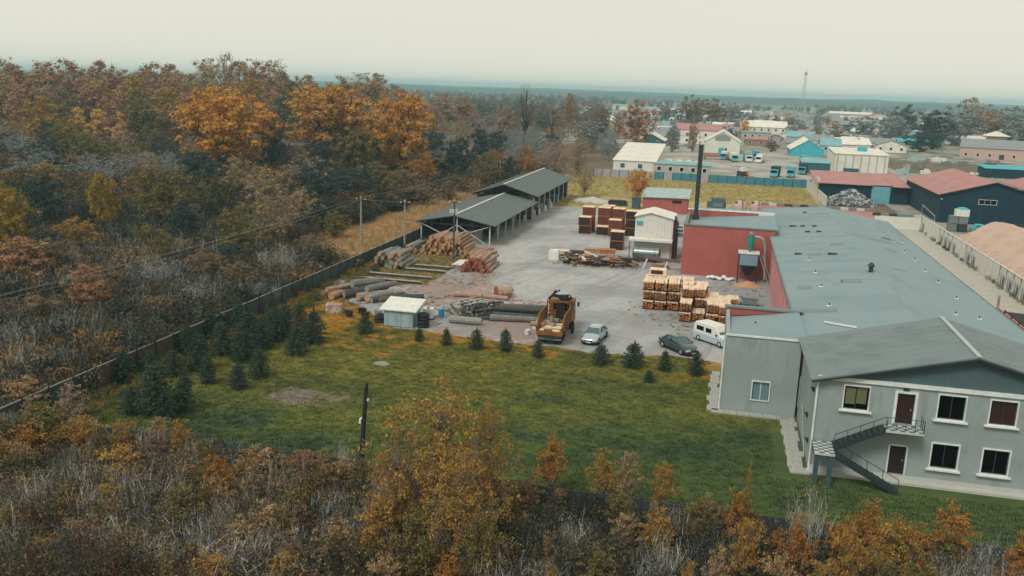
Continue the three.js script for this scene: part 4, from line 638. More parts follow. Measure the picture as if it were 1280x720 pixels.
// a closed skin through cross-sections: each station is [z, half profile from the top centre line down]
function loftZ(st) {
  const P = [], I = [], m = st[0][1].length * 2 - 1;
  for (const [z, h] of st) { for (let i = h.length - 1; i > 0; i--) P.push(-h[i][0], h[i][1], z); for (const [x, y] of h) P.push(x, y, z); }
  for (let k = 0; k + 1 < st.length; k++) for (let i = 0; i + 1 < m; i++) { const q = k * m + i; I.push(q, q + 1, q + m, q + 1, q + m + 1, q + m); }
  for (const k of [0, st.length - 1]) for (let i = 1; i + 1 < m; i++) I.push(k * m, k * m + i, k * m + i + 1);
  const g = new THREE.BufferGeometry(); g.setAttribute('position', new THREE.Float32BufferAttribute(P, 3)); g.setIndex(I); g.computeVertexNormals(); return g;
}
function sedan(label, p, turn, paint, lower) {
  const t = thing('sedan_car', label, 'car', p, turn);
  const body = [[-2.26, 0.66, 0.7], [-2.18, 0.78, 0.84], [-1.7, 0.86, 0.93], [-0.6, 0.88, 0.95], [0.6, 0.88, 0.94], [1.1, 0.88, 0.92], [1.6, 0.86, 0.84], [2.0, 0.8, 0.74], [2.2, 0.68, 0.6], [2.27, 0.56, 0.48]].map(([z, w, y]) => [z, [[0, y + 0.02], [w * 0.55, y + 0.01], [w * 0.86, y - 0.05], [w * 0.99, y - 0.2], [w, 0.42], [w * 0.95, 0.26], [0, 0.24]]]);
  obj('body', loftZ(body), paint, t);
  obj('lower_trim', loftZ([[-2.28, 0.6], [-2.2, 0.76], [-1.7, 0.87], [1.7, 0.87], [2.15, 0.76], [2.3, 0.55]].map(([z, w]) => [z, [[0, 0.4], [w * 0.9, 0.4], [w * 1.01, 0.36], [w * 0.98, 0.22], [0, 0.2]]])), lower, t);
  const gh = [[-1.75, 0.93, 0.7], [-1.45, 1.14, 0.66], [-1.05, 1.35, 0.6], [-0.4, 1.42, 0.58], [0.1, 1.41, 0.58], [0.4, 1.32, 0.6], [0.8, 1.1, 0.66], [1.12, 0.92, 0.72]];
  obj('glasshouse', loftZ(gh.map(([z, y, w]) => [z, [[0, y], [w * 0.7, y - 0.01], [w * 0.95, y - 0.05], [w + (y - 0.9) * 0.12 + 0.02, Math.max(0.88, y - 0.26)], [0.79, 0.86], [0, 0.85]]])), m_carGlass, t);
  obj('roof', loftZ([[-1.08, 1.35, 0.58], [-0.4, 1.435, 0.57], [0.1, 1.425, 0.57], [0.3, 1.37, 0.58]].map(([z, y, w]) => [z, [[0, y + 0.012], [w * 0.7, y], [w * 1.0, y - 0.05], [w * 1.06, y - 0.1], [0, y - 0.08]]])), paint, t);
  for (const s of [-1, 1]) { obj('pillar', [beam(V(s * 0.6, 1.36, 0.3), V(s * 0.78, 0.9, 1.06), 0.06), beam(V(s * 0.68, 1.3, -0.35), V(s * 0.8, 0.88, -0.35), 0.06), beam(V(s * 0.62, 1.32, -1.05), V(s * 0.76, 0.9, -1.62), 0.1)], paint, t); obj('headlight', box(0.36, 0.13, 0.12, s * 0.56, 0.58, 2.16, s * 0.35), m_lamp, t); obj('tail_light', box(0.34, 0.15, 0.06, s * 0.56, 0.72, -2.26), m_tail, t); obj('door_mirror', box(0.17, 0.12, 0.1, s * 0.96, 0.97, 0.8), paint, t); }
  obj('grille', box(0.7, 0.13, 0.06, 0, 0.47, 2.28), m_black, t); obj('number_plate', box(0.48, 0.1, 0.03, 0, 0.34, 2.31), m_white, t);
  for (const s of [-1, 1]) for (const z of [1.42, -1.42]) wheel(t, s * 0.82, 0.34, z);
}
const m_carGlass = M('car_glass', [0.1, 0.16, 0.18], { roughness: 0.05, metalness: 0.35 }), m_lamp = M('headlamp_glass', [0.7, 0.72, 0.7], { roughness: 0.1 }), m_tail = M('tail_lamp', [0.3, 0.02, 0.02], { roughness: 0.2 });
const m_silver = M('silver_car_paint', [0.42, 0.5, 0.52], { roughness: 0.3, metalness: 0.4, clearcoat: 1 }), m_navyCar = M('dark_car_paint', [0.03, 0.05, 0.065], { roughness: 0.25, metalness: 0.3, clearcoat: 1 });
sedan('silver-blue sedan parked nose to the lawn beside the timber truck', [-10.9, 0.02, -84.6], -0.12, m_silver, m_dark);
sedan('dark sedan parked at an angle before the white van', [-2.65, 0.02, -83.8], 0.71, m_navyCar, m_black);
{
  const t = thing('delivery_van', 'white small van with a pale blue lower side half hidden by the annexe', 'van', [0.7, 0.02, -87.6], 0.8);
  const vw = M('white_van_paint', [0.75, 0.74, 0.68], { roughness: 0.35, clearcoat: 1 }), vb = M('pale_blue_van_paint', [0.42, 0.53, 0.56], { roughness: 0.35, clearcoat: 1 });
  obj('upper_body', profileX([[-2.2, 0.85], [-2.16, 1.55], [-1.95, 1.82], [0.6, 1.86], [1.25, 1.15], [2.1, 0.95], [2.2, 0.85]], 1.7, 0.09), vw, t);
  obj('lower_body', profileX([[-2.24, 0.36], [-2.26, 0.84], [2.24, 0.84], [2.26, 0.5], [2.15, 0.3], [-2.1, 0.28]], 1.78, 0.08), vb, t);
  for (const s of [-1, 1]) { for (const [z, w] of [[-1.3, 0.95], [-0.15, 0.75]]) obj('side_window', box(0.04, 0.42, w, s * 0.86, 1.36, z), m_glassDark, t); obj('headlight', box(0.3, 0.2, 0.08, s * 0.6, 0.7, 2.3), m_lamp, t); obj('tail_light', box(0.14, 0.4, 0.06, s * 0.76, 0.8, -2.3), m_tail, t); obj('door_mirror', box(0.14, 0.2, 0.1, s * 0.97, 1.15, 1.0), m_black, t); for (const z of [1.4, -1.45]) wheel(t, s * 0.8, 0.33, z); }
  obj('rear_bumper', box(1.7, 0.18, 0.12, 0, 0.42, -2.34), m_dark, t); obj('windscreen', beam(V(0, 1.78, 0.75), V(0, 1.18, 1.33), 1.4, 0.04), m_carGlass, t);
}
{ // timber truck seen from its open rear
  const t = thing('timber_truck', 'timber truck with an open ochre load body and a folded black loading crane', 'truck', [-14.8, 0.02, -81.1], 0.0); t.scale.set(1, 1.1, 1);
  const Y = m_yellowLiving;
  obj('chassis', [box(0.9, 0.3, 8.6, 0, 0.85, -4), box(2.2, 0.2, 0.3, 0, 0.85, 0.1)], m_dark, t);
  obj('load_floor', box(2.4, 0.12, 4.6, 0, 1.2, -2.2), Y, t);
  for (const s of [-1, 1]) { const w = obj('side_wall', faces([[[s * 1.2, 1.2, 0.1], [s * 1.2, 1.7, 0.1], [s * 1.2, 2.6, -0.9], [s * 1.2, 2.6, -4.5]], [[s * 1.2, 1.2, 0.1], [s * 1.2, 2.6, -4.5], [s * 1.2, 1.2, -4.5]], [[s * 1.28, 1.2, 0.1], [s * 1.28, 1.7, 0.1], [s * 1.28, 2.6, -0.9], [s * 1.28, 2.6, -4.5]], [[s * 1.28, 1.2, 0.1], [s * 1.28, 2.6, -4.5], [s * 1.28, 1.2, -4.5]], [[s * 1.2, 2.6, -0.9], [s * 1.28, 2.6, -0.9], [s * 1.28, 2.6, -4.5], [s * 1.2, 2.6, -4.5]], [[s * 1.2, 1.7, 0.1], [s * 1.28, 1.7, 0.1], [s * 1.28, 2.6, -0.9], [s * 1.2, 2.6, -0.9]]]), Y, t); for (let i = 0; i < 5; i++) obj('stake', box(0.08, 1.3, 0.12, s * 1.31, 1.85, -0.9 - i * 0.85), Y, w); }
  const hb = obj('headboard', [box(0.12, 1.9, 0.1, -1.15, 2.1, -4.55), box(0.12, 1.9, 0.1, 1.15, 2.1, -4.55), box(2.4, 0.12, 0.1, 0, 3.0, -4.55), box(2.4, 0.12, 0.1, 0, 1.3, -4.55)], Y, t);
  for (let i = 0; i < 6; i++) obj('mesh_bar', box(0.06, 1.7, 0.05, -0.9 + i * 0.36, 2.15, -4.55), m_timberDark, hb); for (let i = 0; i < 3; i++) obj('mesh_bar', box(2.2, 0.06, 0.05, 0, 1.7 + i * 0.4, -4.57), m_timberDark, hb);
  for (let i = 0; i < 6; i++) obj('deck_plank', box(2.0 - (i % 2) * 0.2, 0.06, 0.42, rr(-0.1, 0.1), 1.3, -0.3 - i * 0.5, rr(-0.05, 0.05)), i % 3 === 1 ? m_timberGrey : m_timberPale, t);
  obj('tail_bar', [box(2.5, 0.34, 0.1, 0, 1.1, 0.16), box(0.8, 0.3, 0.06, -0.1, 1.35, 0.22)], Y, t);
  obj('under_bar', box(2.3, 0.14, 0.1, 0, 0.6, 0.05), m_steel, t);
  for (const s of [-1, 1]) { obj('tail_light', box(0.34, 0.14, 0.06, s * 0.95, 0.85, 0.2), m_tail, t); obj('mudguard', box(0.6, 0.06, 0.5, s * 0.95, 1.1, -0.2), m_white, t); for (const z of [-1.0, -2.3]) { wheel(t, s * 0.95, 0.5, z, 1.45, m_dark); wheel(t, s * 0.62, 0.5, z, 1.45, m_dark); } wheel(t, s * 0.98, 0.5, -6.6, 1.45, m_dark); }
  const cb = obj('cab', profileX([[-8.0, 0.7], [-8.0, 1.6], [-7.75, 2.75], [-6.1, 2.75], [-6.05, 0.7]], 2.4, 0.08), Y, t); obj('cab_window', [box(0.04, 0.7, 1.1, 1.22, 2.1, -7), box(0.04, 0.7, 1.1, -1.22, 2.1, -7), box(1.6, 0.55, 0.04, 0, 2.2, -6.0)], m_glassDark, cb);
  for (const s of [-1, 1]) obj('door_mirror', box(0.22, 0.42, 0.12, s * 1.5, 2.2, -7.8), m_dark, t);
  const cr = obj('crane', [box(0.7, 1.7, 0.6, 0, 1.9, -5.3), beam(V(0, 2.8, -5.3), V(1.1, 3.25, -5.2), 0.3), beam(V(1.1, 3.2, -5.2), V(-0.9, 3.35, -5.6), 0.26), beam(V(0.2, 2.6, -5), V(0.9, 3.3, -5.1), 0.14), box(0.9, 0.4, 0.5, 0.3, 3.25, -5.5, 0.4)], m_black, t);
  obj('outrigger', [box(2.9, 0.24, 0.3, 0, 1.0, -5.2), box(0.3, 1, 0.3, -1.4, 0.55, -5.2), box(0.3, 1, 0.3, 1.4, 0.55, -5.2)], m_dark, cr);
  obj('grapple', [beam(V(-0.9, 3.3, -5.6), V(-1.2, 3.0, -5.3), 0.18), beam(V(-0.9, 3.3, -5.6), V(-0.6, 3.75, -5.9), 0.12), beam(V(-0.7, 3.5, -5.7), V(-0.1, 3.9, -5.4), 0.12)], m_black, cr);
  obj('crane_hose', [new THREE.TubeGeometry(new THREE.CatmullRomCurve3([V(0.1, 2.4, -5), V(0.5, 3.3, -4.9), V(0.9, 3.6, -5.1), V(1.3, 3.1, -5.2)]), 16, 0.06, 6)], m_black, cr);
}
[[-15.6, -82.4, 0.3, 1.5], [-14.6, -82.9, 0.24, 1.2], [-15.3, -83.6, 0.28, 1.7], [-14.5, -84.2, 0.3, 1.4], [-15.4, -84.6, 0.22, 1.9], [-14.9, -83.2, 0.2, 0.4]].forEach(([x, z, r, a], i) => logThing(i % 2 ? 'grey' : 'pink', 1.3, r, i, 'short log lying in the load body of the timber truck', 'logs in the truck body', [x, 1.34 + (i === 5 ? 0.45 : 0), z], a));
for (const [x, z, s, c] of [[-17.3, -86.6, 0.35, 0], [-17.6, -84.2, 0.3, 1]]) single('white_bucket', 'white bucket standing beside the timber truck', 'bucket', [cyl(V(0, 0, 0), V(0, 0.5, 0), s * 0.8, s, 12, true), cyl(V(0, 0.04, 0), V(0, 0.4, 0), s * 0.78, s * 0.9, 12)], m_white, 'buckets beside the truck', [x, 0.02, z]);

// ---------- poles and wires ----------
function pole(label, p, h, m, arm, turn = 0, lean = 0) {
  const t = thing('utility_pole', label, 'pole', p, turn); t.rotation.z = lean;
  obj('pole', cyl(V(0, -0.1, 0), V(0, h, 0), 0.17, 0.11, 10), m, t);
  if (arm) { obj('crossarm', box(1.5, 0.1, 0.1, 0, h - 0.35, 0.12), m_dark, t); for (const x of [-0.65, 0, 0.65]) { const y = x ? h - 0.24 : h; obj('insulator', [cyl(V(x, y - 0.06, 0.1), V(x, y + 0.16, 0.1), 0.07, 0.04, 8)], m_white, t); } }
  return t;
}
const m_poleC = M('concrete_pole', [0.3, 0.3, 0.28], { ...mot(0.5) });
pole('grey concrete pole with a crossarm on the meadow beyond the west fence', [-50.8, 0, -121], 7.7, m_poleC, true);
pole('grey pole standing against the west fence next to the thin grey logs', [-45, 0, -123.6], 7.3, m_poleC, true, 0.6);
{ const t = pole('dark pole with a lamp box in front of the braced log shed', [-35.8, 0, -118.4], 8.5, m_barkDark, true, 0.3); obj('lamp_box', [box(0.7, 0.5, 0.4, -0.35, 7.0, 0.2), box(0.3, 0.8, 0.3, 0.3, 6.9, 0.1)], m_postPale, t); }
pole('thin pole rising behind the taller shed', [-50.6, 0, -203.5], 7.2, m_poleC, true);
pole('grey pole at the thicket edge west of the lawn carrying the wires', [-51.2, 0, -38], 8.2, m_poleC, true);
{ const t = pole('leaning black timber pole standing in the foreground thicket', [-19.95, 0, -47.2], 6.5, M('tarred_timber', [0.02, 0.02, 0.022], { ...mot(1) }), false, 0, -0.07); obj('bracket', [box(0.12, 0.3, 0.3, -0.2, 4.2, 0), box(0.1, 0.14, 0.1, 0.16, 5.6, 0)], m_white, t); obj('tip', cyl(V(0, 6.5, 0), V(0, 6.7, 0), 0.11, 0.02, 8), m_black, t); }
const m_wire = M('aluminium_wire', [0.24, 0.26, 0.26], { roughness: 0.5 });
function wire(a, b, sag, r, label, group) {
  const c = new THREE.QuadraticBezierCurve3(a, a.clone().lerp(b, 0.5).add(V(0, -2 * sag, 0)), b);
  single('overhead_wire', label, 'wire', new THREE.TubeGeometry(c, 28, r, 5), m_wire, group);
}
for (const [o, y] of [[-0.65, 0], [0, 0.25], [0.65, 0]]) { wire(V(-51.2 + o, 8.05 + y, -38), V(-50.8 + o, 7.55 + y, -121), 0.7, 0.013, 'thin overhead wire sagging above the thicket beyond the west fence', 'wires along the west fence'); wire(V(-50.8 + o, 7.55 + y, -121), V(-50.6 + o, 7.05 + y, -203.5), 0.7, 0.013, 'thin overhead wire above the tawny meadow', 'wires above the meadow'); }
wire(V(-50.2, 7.5, -121), V(-45, 7.2, -123.6), 0.15, 0.018, 'short wire between the meadow pole and the fence pole'); wire(V(-45, 7.2, -123.6), V(-35.8, 8.3, -118.4), 0.25, 0.018, 'slack wire from the fence pole to the lamp pole');

// splinters, bark and offcuts strewn round the log heaps: nobody could count them
{
  const R = RNG(321), bit = built([box(0.7, 0.05, 0.09, 0, 0.03, 0), box(0.3, 0.06, 0.1, 0.2, 0.07, 0.1, 0.8)]), list = [], d = new THREE.Object3D(), c = new THREE.Color();
  for (const [x, z, rx, rz, n] of [[-38, -96, 6, 7, 260], [-26, -93, 6, 7, 300], [-31, -108, 4, 6, 160], [-37, -117, 6, 4, 160], [-18, -125, 6, 4, 260], [-2, -99, 7, 8, 260], [1, -112, 5, 8, 60], [-31, -84, 4, 3, 80], [-18, -151, 7, 5, 120]]) for (let i = 0; i < n; i++) { const a = R() * 6.28, q = Math.sqrt(R()) + 0.25 * (R() - 0.5); list.push([x + Math.cos(a) * q * rx, z + Math.sin(a) * q * rz, 0.25 + R() * 0.7, pick([[0.4, 0.22, 0.1], [0.2, 0.11, 0.07], [0.1, 0.08, 0.06], [0.55, 0.4, 0.26], [0.3, 0.15, 0.1], [0.25, 0.24, 0.22]], R)]); }
  const o = new THREE.InstancedMesh(bit, M('wood_splinter', [1, 1, 1]), list.length); list.forEach(([x, z, s, q], i) => { d.position.set(x, 0.02, z); d.rotation.set(0, i * 2.4, 0); d.scale.set(s, s, s); d.updateMatrix(); o.setMatrixAt(i, d.matrix); o.setColorAt(i, c.setRGB(...q)); });
  o.name = 'wood_debris'; o.castShadow = o.receiveShadow = true; o.userData.kind = 'stuff'; o.userData.label = 'splinters and bark strewn round the log heaps'; o.userData.category = 'debris'; scene.add(o);
}
const FOREST = [
  ['rust', -274.5, -304.5, 23.9, 10.3], ['rust', -286.0, -335.7, 25.0, 10.3], ['rust', -271.3, -334.8, 26.8, 9.3], ['rust', -280.3, -364.6, 26.7, 9.1], ['red', -239.3, -320.7, 22.5, 9.3], ['rust', -268.4, -380.6, 27.1, 10.0],
  ['rust', -253.5, -377.6, 26.4, 9.8], ['red', -223.5, -338.3, 20.7, 6.6], ['tan', -252.2, -402.4, 28.6, 9.4], ['rust', -253.8, -439.4, 29.6, 10.0], ['rust', -245.8, -450.8, 29.8, 11.1], ['rust', -237.6, -462.7, 26.1, 10.3],
  ['rust', -218.3, -447.9, 24.3, 8.9], ['tan', -296.4, -322.4, 27.9, 7.9], ['rust', -239.3, -272.6, 19.4, 7.8], ['brown', -241.6, -289.3, 18.1, 7.5], ['rust', -233.0, -298.2, 17.9, 7.5], ['brown', -229.0, -316.7, 18.1, 7.0],
  ['tan', -214.2, -332.7, 22.6, 7.1], ['rust', -203.4, -387.9, 20.9, 6.3], ['thin', -287.3, -466.9, 33.9, 6.9], ['thin', -282.2, -475.4, 35.2, 6.9], ['thin', -274.1, -488.5, 33.2, 7.0], ['thin', -265.8, -502.2, 33.0, 7.1],
  ['tan', -226.8, -566.0, 31.0, 12.0], ['thin', -210.9, -501.2, 27.2, 7.8], ['tan', -198.1, -449.1, 24.9, 7.1], ['grey', -197.9, -519.8, 24.2, 7.0], ['grey', -176.8, -503.7, 21.1, 6.7], ['gold', -204.0, -253.0, 12.8, 5.8],
  ['gold', -193.3, -248.8, 14.0, 4.5], ['gold', -184.9, -247.4, 12.4, 3.9], ['gold', -199.0, -283.0, 12.9, 5.0], ['gold', -203.8, -278.5, 11.1, 1.9], ['ochre', -201.2, -233.7, 17.2, 8.9], ['grey', -178.7, -200.1, 8.3, 7.2],
  ['olive', -171.1, -205.7, 11.6, 5.3], ['olive', -152.9, -191.8, 9.8, 5.7], ['grey', -139.3, -159.8, 8.3, 7.7], ['grey', -125.6, -159.6, 8.2, 7.3], ['grey', -121.9, -170.2, 8.6, 6.6], ['grey', -117.0, -173.2, 7.8, 5.7],
  ['dark', -112.7, -175.7, 8.8, 5.3], ['dark', -105.5, -171.4, 6.8, 5.5], ['pink', -134.2, -181.7, 8.7, 4.9], ['tan', -116.3, -165.1, 8.3, 5.5], ['tan', -91.2, -156.9, 10.1, 5.3], ['tan', -83.1, -152.2, 8.6, 4.7],
  ['dark', -106.8, -199.1, 14.4, 2.9], ['dark', -114.5, -217.9, 11.6, 3.1], ['lemon', -90.4, -97.8, 10.0, 3.4], ['lemon', -87.9, -112.7, 10.8, 2.6], ['dark', -99.6, -115.2, 9.1, 4.1], ['olive', -84.5, -122.5, 11.2, 5.4],
  ['ochre', -83.2, -101.0, 5.6, 3.1], ['dark', -74.0, -111.8, 6.9, 2.9], ['olive', -74.9, -104.7, 4.6, 2.8], ['rust', -74.5, -81.5, 6.3, 4.1], ['brown', -74.4, -86.0, 5.6, 3.1], ['dark', -59.2, -79.6, 3.0, 2.2],
  ['rust', -60.1, -74.0, 5.7, 2.6], ['grey', -59.8, -85.3, 5.0, 3.3], ['brown', -57.2, -90.7, 4.7, 3.0], ['grey', -51.0, -79.2, 4.2, 2.6], ['olive', -61.1, -104.6, 8.0, 4.0], ['tan', -62.9, -116.8, 11.8, 5.1],
  ['tan', -65.8, -131.5, 7.5, 4.0], ['dark', -71.5, -151.1, 10.0, 6.4], ['pink', -88.6, -181.3, 8.8, 6.4], ['dark', -68.9, -159.7, 8.8, 6.0], ['olive', -69.4, -173.2, 8.6, 5.1], ['brown', -62.8, -169.7, 7.9, 4.3],
  ['orange', -68.0, -197.0, 7.9, 4.1], ['dark', -63.8, -215.3, 11.9, 6.5], ['dark', -66.1, -242.5, 13.9, 4.5], ['tan', -137.5, -434.1, 20.8, 8.2], ['rust', -136.6, -466.4, 18.9, 7.9], ['pink', -122.1, -368.5, 17.8, 4.9],
  ['pink', -83.8, -342.6, 17.8, 5.1], ['bare', -75.1, -339.5, 26.8, 5.6], ['bare', -75.5, -398.9, 18.3, 5.5], ['rust', -84.6, -493.1, 22.8, 4.9], ['rust', -36.3, -383.3, 21.2, 8.3], ['grey', -58.1, -247.8, 11.9, 4.1],
  ['pink', -43.5, -232.4, 11.7, 6.0], ['tan', -39.9, -249.2, 11.1, 5.5], ['orange', -58.4, -264.9, 7.7, 3.7], ['orange', -56.7, -224.1, 8.8, 2.9], ['tan', -30.6, -204.4, 7.5, 3.0], ['grey', -40.2, -321.1, 11.3, 6.4],
  ['grey', -59.4, -287.4, 11.6, 5.8], ['grey', -53.0, -358.0, 12.6, 7.2], ['pink', -89.4, -327.5, 14.8, 5.5], ['dark', -70.8, -279.1, 11.4, 4.7], ['tan', -91.3, -302.5, 12.4, 5.1], ['dark', -87.1, -267.2, 11.1, 4.6],
  ['brown', -58.1, -170.8, 4.5, 3.3], ['brown', -56.0, -180.5, 4.6, 3.1], ['brown', -60.5, -159.2, 4.0, 2.5], ['tan', -53.0, -191.7, 4.3, 2.5], ['olive', -57.5, -127.0, 4.7, 2.5], ['brown', -53.0, -108.1, 4.3, 2.9],
  ['grey', -51.7, -97.8, 4.5, 3.0], ['brown', -51.8, -88.5, 4.1, 2.5], ['grey', -46.7, -84.6, 3.5, 2.0], ['dark', -58.1, -97.6, 4.5, 2.7], ['dark', -63.5, -137.2, 5.4, 3.0], ['brown', -60.7, -67.6, 4.2, 2.9],
  ['grey', -54.3, -64.5, 4.0, 2.4], ['dark', -53.7, -70.2, 3.8, 2.1], ['grey', -56.2, -60.1, 4.1, 2.6], ['brown', -52.0, -73.9, 3.6, 2.0], ['green', 119.6, -667.5, 22.6, 14.6], ['dark', 106.3, -512.6, 20.6, 13.2],
  ['grey', 129.4, -573.3, 23.7, 15.8], ['pink', 152.0, -632.5, 28.6, 11.7], ['orange', 151.7, -576.1, 21.8, 8.0], ['grey', 158.1, -565.3, 24.0, 13.7], ['dark', 94.6, -481.7, 12.4, 8.8], ['grey', 100.3, -582.7, 15.6, 10.6],
  ['grey', 174.1, -687.3, 24.4, 12.7], ['grey', 148.8, -513.5, 17.0, 9.6], ['brown', -23.9, -598.5, 23.8, 9.7], ['brown', -10.2, -691.3, 22.1, 12.4], ['grey', 4.7, -811.2, 18.3, 11.6], ['grey', -21.3, -384.6, 13.2, 4.2],
  ['gold', 10.2, -513.6, 12.1, 4.6], ['grey', -22.6, -711.0, 19.8, 10.2], ['grey', 40.7, -632.8, 13.6, 8.0], ['brown', 57.7, -507.5, 10.0, 7.3], ['dark', 78.9, -624.9, 10.2, 4.5], ['grey', 79.3, -562.5, 15.1, 10.2],
  ['grey', 98.7, -601.1, 17.5, 9.8], ['grey', -42.8, -649.3, 19.4, 8.2], ['brown', -66.7, -492.0, 17.1, 6.2], ['pink', -13.3, -391.3, 13.4, 3.5], ['brown', 20.9, -420.0, 5.3, 3.4], ['grey', 45.3, -589.7, 10.7, 5.3],
  ['grey', 64.8, -702.6, 14.5, 6.3], ['grey', 19.6, -729.8, 12.2, 6.6], ['olive', 61.1, -258.6, 4.0, 2.9], ['brown', 95.6, -360.6, 4.3, 4.0]];
const CONIFERS = [
  [-45.1, -58.9, 2.5], [-40.1, -53.1, 1.9], [-38.5, -53.8, 3.8], [-36.9, -52.5, 2.1], [-36.9, -54.7, 2.8], [-42.2, -61.7, 2.2],
  [-41.2, -63.4, 3.2], [-38.7, -60.8, 2.3], [-41.7, -68.0, 3.0], [-39.0, -67.0, 2.7], [-35.8, -60.5, 2.0], [-35.7, -63.5, 2.4],
  [-39.3, -70.7, 2.6], [-39.4, -73.5, 3.0], [-35.7, -70.2, 2.7], [-35.9, -73.9, 3.1], [-39.3, -75.0, 3.1], [-42.9, -79.3, 2.7],
  [-41.1, -71.4, 3.2], [-44.8, -67.4, 2.5], [-44.3, -61.6, 2.0], [-45.1, -71.9, 2.5], [-44.2, -75.3, 2.8], [-39.2, -78.1, 2.6],
  [-32.6, -78.7, 1.9], [-26.9, -78.1, 1.3], [-24.0, -77.7, 1.7], [-21.0, -77.4, 2.0], [-18.2, -77.6, 2.2], [-15.0, -76.9, 1.7],
  [-9.2, -76.7, 1.9], [-6.3, -76.7, 2.4], [-3.5, -76.7, 1.9], [-0.8, -76.5, 2.1], [-4.6, -73.1, 1.1]];
const SHRUBS = [
  ['golden', -12.9, -41.0, 9.4, 4.0], ['golden', -10.5, -42.0, 8.4, 1.8], ['golden', -14.9, -40.0, 6.6, 2.1], ['golden', -10.7, -38.0, 7.3, 2.4], ['orange', -8.5, -49.3, 3.8, 1.5], ['golden', -5.3, -49.0, 3.6, 1.4],
  ['tan', -3.9, -49.0, 3.7, 1.2], ['golden', -1.8, -48.7, 3.5, 1.2], ['golden', 2.9, -48.0, 4.4, 0.3], ['orange', 2.1, -44.5, 4.1, 1.3], ['golden', 2.7, -41.0, 4.4, 1.4], ['tan', 0.6, -45.0, 3.5, 1.0],
  ['stem', 6.0, -45.0, 5.1, 1.4], ['orange', 8.8, -45.0, 4.3, 1.6], ['golden', 9.6, -43.0, 4.5, 1.7], ['orange', 12.8, -45.5, 4.4, 1.8], ['orange', 15.1, -43.0, 4.5, 1.2], ['orange', 5.2, -42.0, 4.3, 1.3],
  ['golden', 7.0, -40.0, 5.1, 1.3], ['lemon', -6.0, -36.0, 3.3, 0.5], ['olive', -40.1, -45.0, 3.6, 3.2], ['orange', -39.5, -43.0, 3.1, 2.2], ['golden', -32.7, -42.0, 2.9, 2.4], ['orange', -25.7, -41.0, 3.9, 1.4],
  ['golden', -26.5, -39.0, 2.8, 2.3], ['tan', -24.8, -44.0, 3.1, 2.2], ['red', -22.3, -45.0, 2.8, 2.0], ['tan', -20.0, -45.0, 2.8, 1.5], ['stem', -30.6, -36.0, 2.0, 2.1], ['tan', -21.3, -38.0, 2.9, 2.2],
  ['olive', -39.2, -41.0, 1.9, 2.7], ['stem', -25.6, -35.5, 2.4, 2.4], ['stem', -21.4, -35.0, 2.9, 2.1], ['tan', -16.9, -37.0, 3.2, 1.7], ['golden', -31.1, -34.0, 1.6, 1.6], ['tan', -46.3, -50.0, 3.2, 2.3],
  ['pink', -42.4, -50.0, 3.2, 1.5], ['tan', -28.6, -43.0, 2.2, 2.0], ['grey', -28.1, -46.0, 2.4, 1.3], ['golden', -21.0, -41.0, 2.5, 1.6], ['golden', -15.2, -38.0, 4.2, 1.9], ['olive', -12.4, -36.0, 4.8, 1.8],
  ['olive', -9.5, -36.5, 5.0, 1.6], ['stem', -21.1, -47.5, 2.9, 0.8], ['tan', -8.7, -43.0, 1.9, 1.2], ['stem', -5.8, -42.0, 2.9, 1.3], ['tan', -3.4, -43.0, 2.7, 1.3], ['stem', -0.8, -40.0, 3.7, 1.4],
  ['tan', 1.4, -38.0, 4.3, 1.2], ['olive', -4.0, -38.0, 3.4, 1.6], ['grey', -1.8, -38.0, 3.8, 1.3], ['golden', 10.1, -39.0, 4.8, 1.5], ['grey', 12.0, -40.0, 4.5, 1.5], ['olive', 8.2, -38.0, 4.8, 1.4],
  ['tan', 3.9, -37.5, 4.6, 1.3], ['grey', 14.0, -42.0, 4.2, 1.3], ['golden', -31.5, -39.0, 1.9, 2.2], ['olive', -35.8, -38.0, 1.2, 2.3], ['stem', -18.2, -34.5, 2.6, 1.6], ['golden', -21.7, -33.5, 2.6, 1.6],
  ['tan', -27.3, -34.0, 1.4, 1.9], ['orange', -10.4, -34.5, 3.9, 1.4], ['tan', -13.4, -34.5, 3.2, 1.4], ['stem', -8.3, -35.0, 3.9, 1.1], ['golden', 0.1, -36.5, 4.1, 1.0], ['golden', 5.5, -37.0, 4.7, 1.2],
  ['tan', -33.8, -47.5, 2.7, 1.3], ['golden', -38.2, -47.0, 1.8, 1.7], ['orange', -32.0, -46.0, 2.1, 1.0], ['tan', -9.2, -46.0, 2.4, 0.8], ['tan', -7.3, -45.7, 2.3, 0.7], ['tan', -2.0, -45.8, 2.3, 0.8],
  ['tan', -0.2, -45.6, 2.3, 0.8], ['stem', -3.4, -45.0, 2.6, 0.7]];
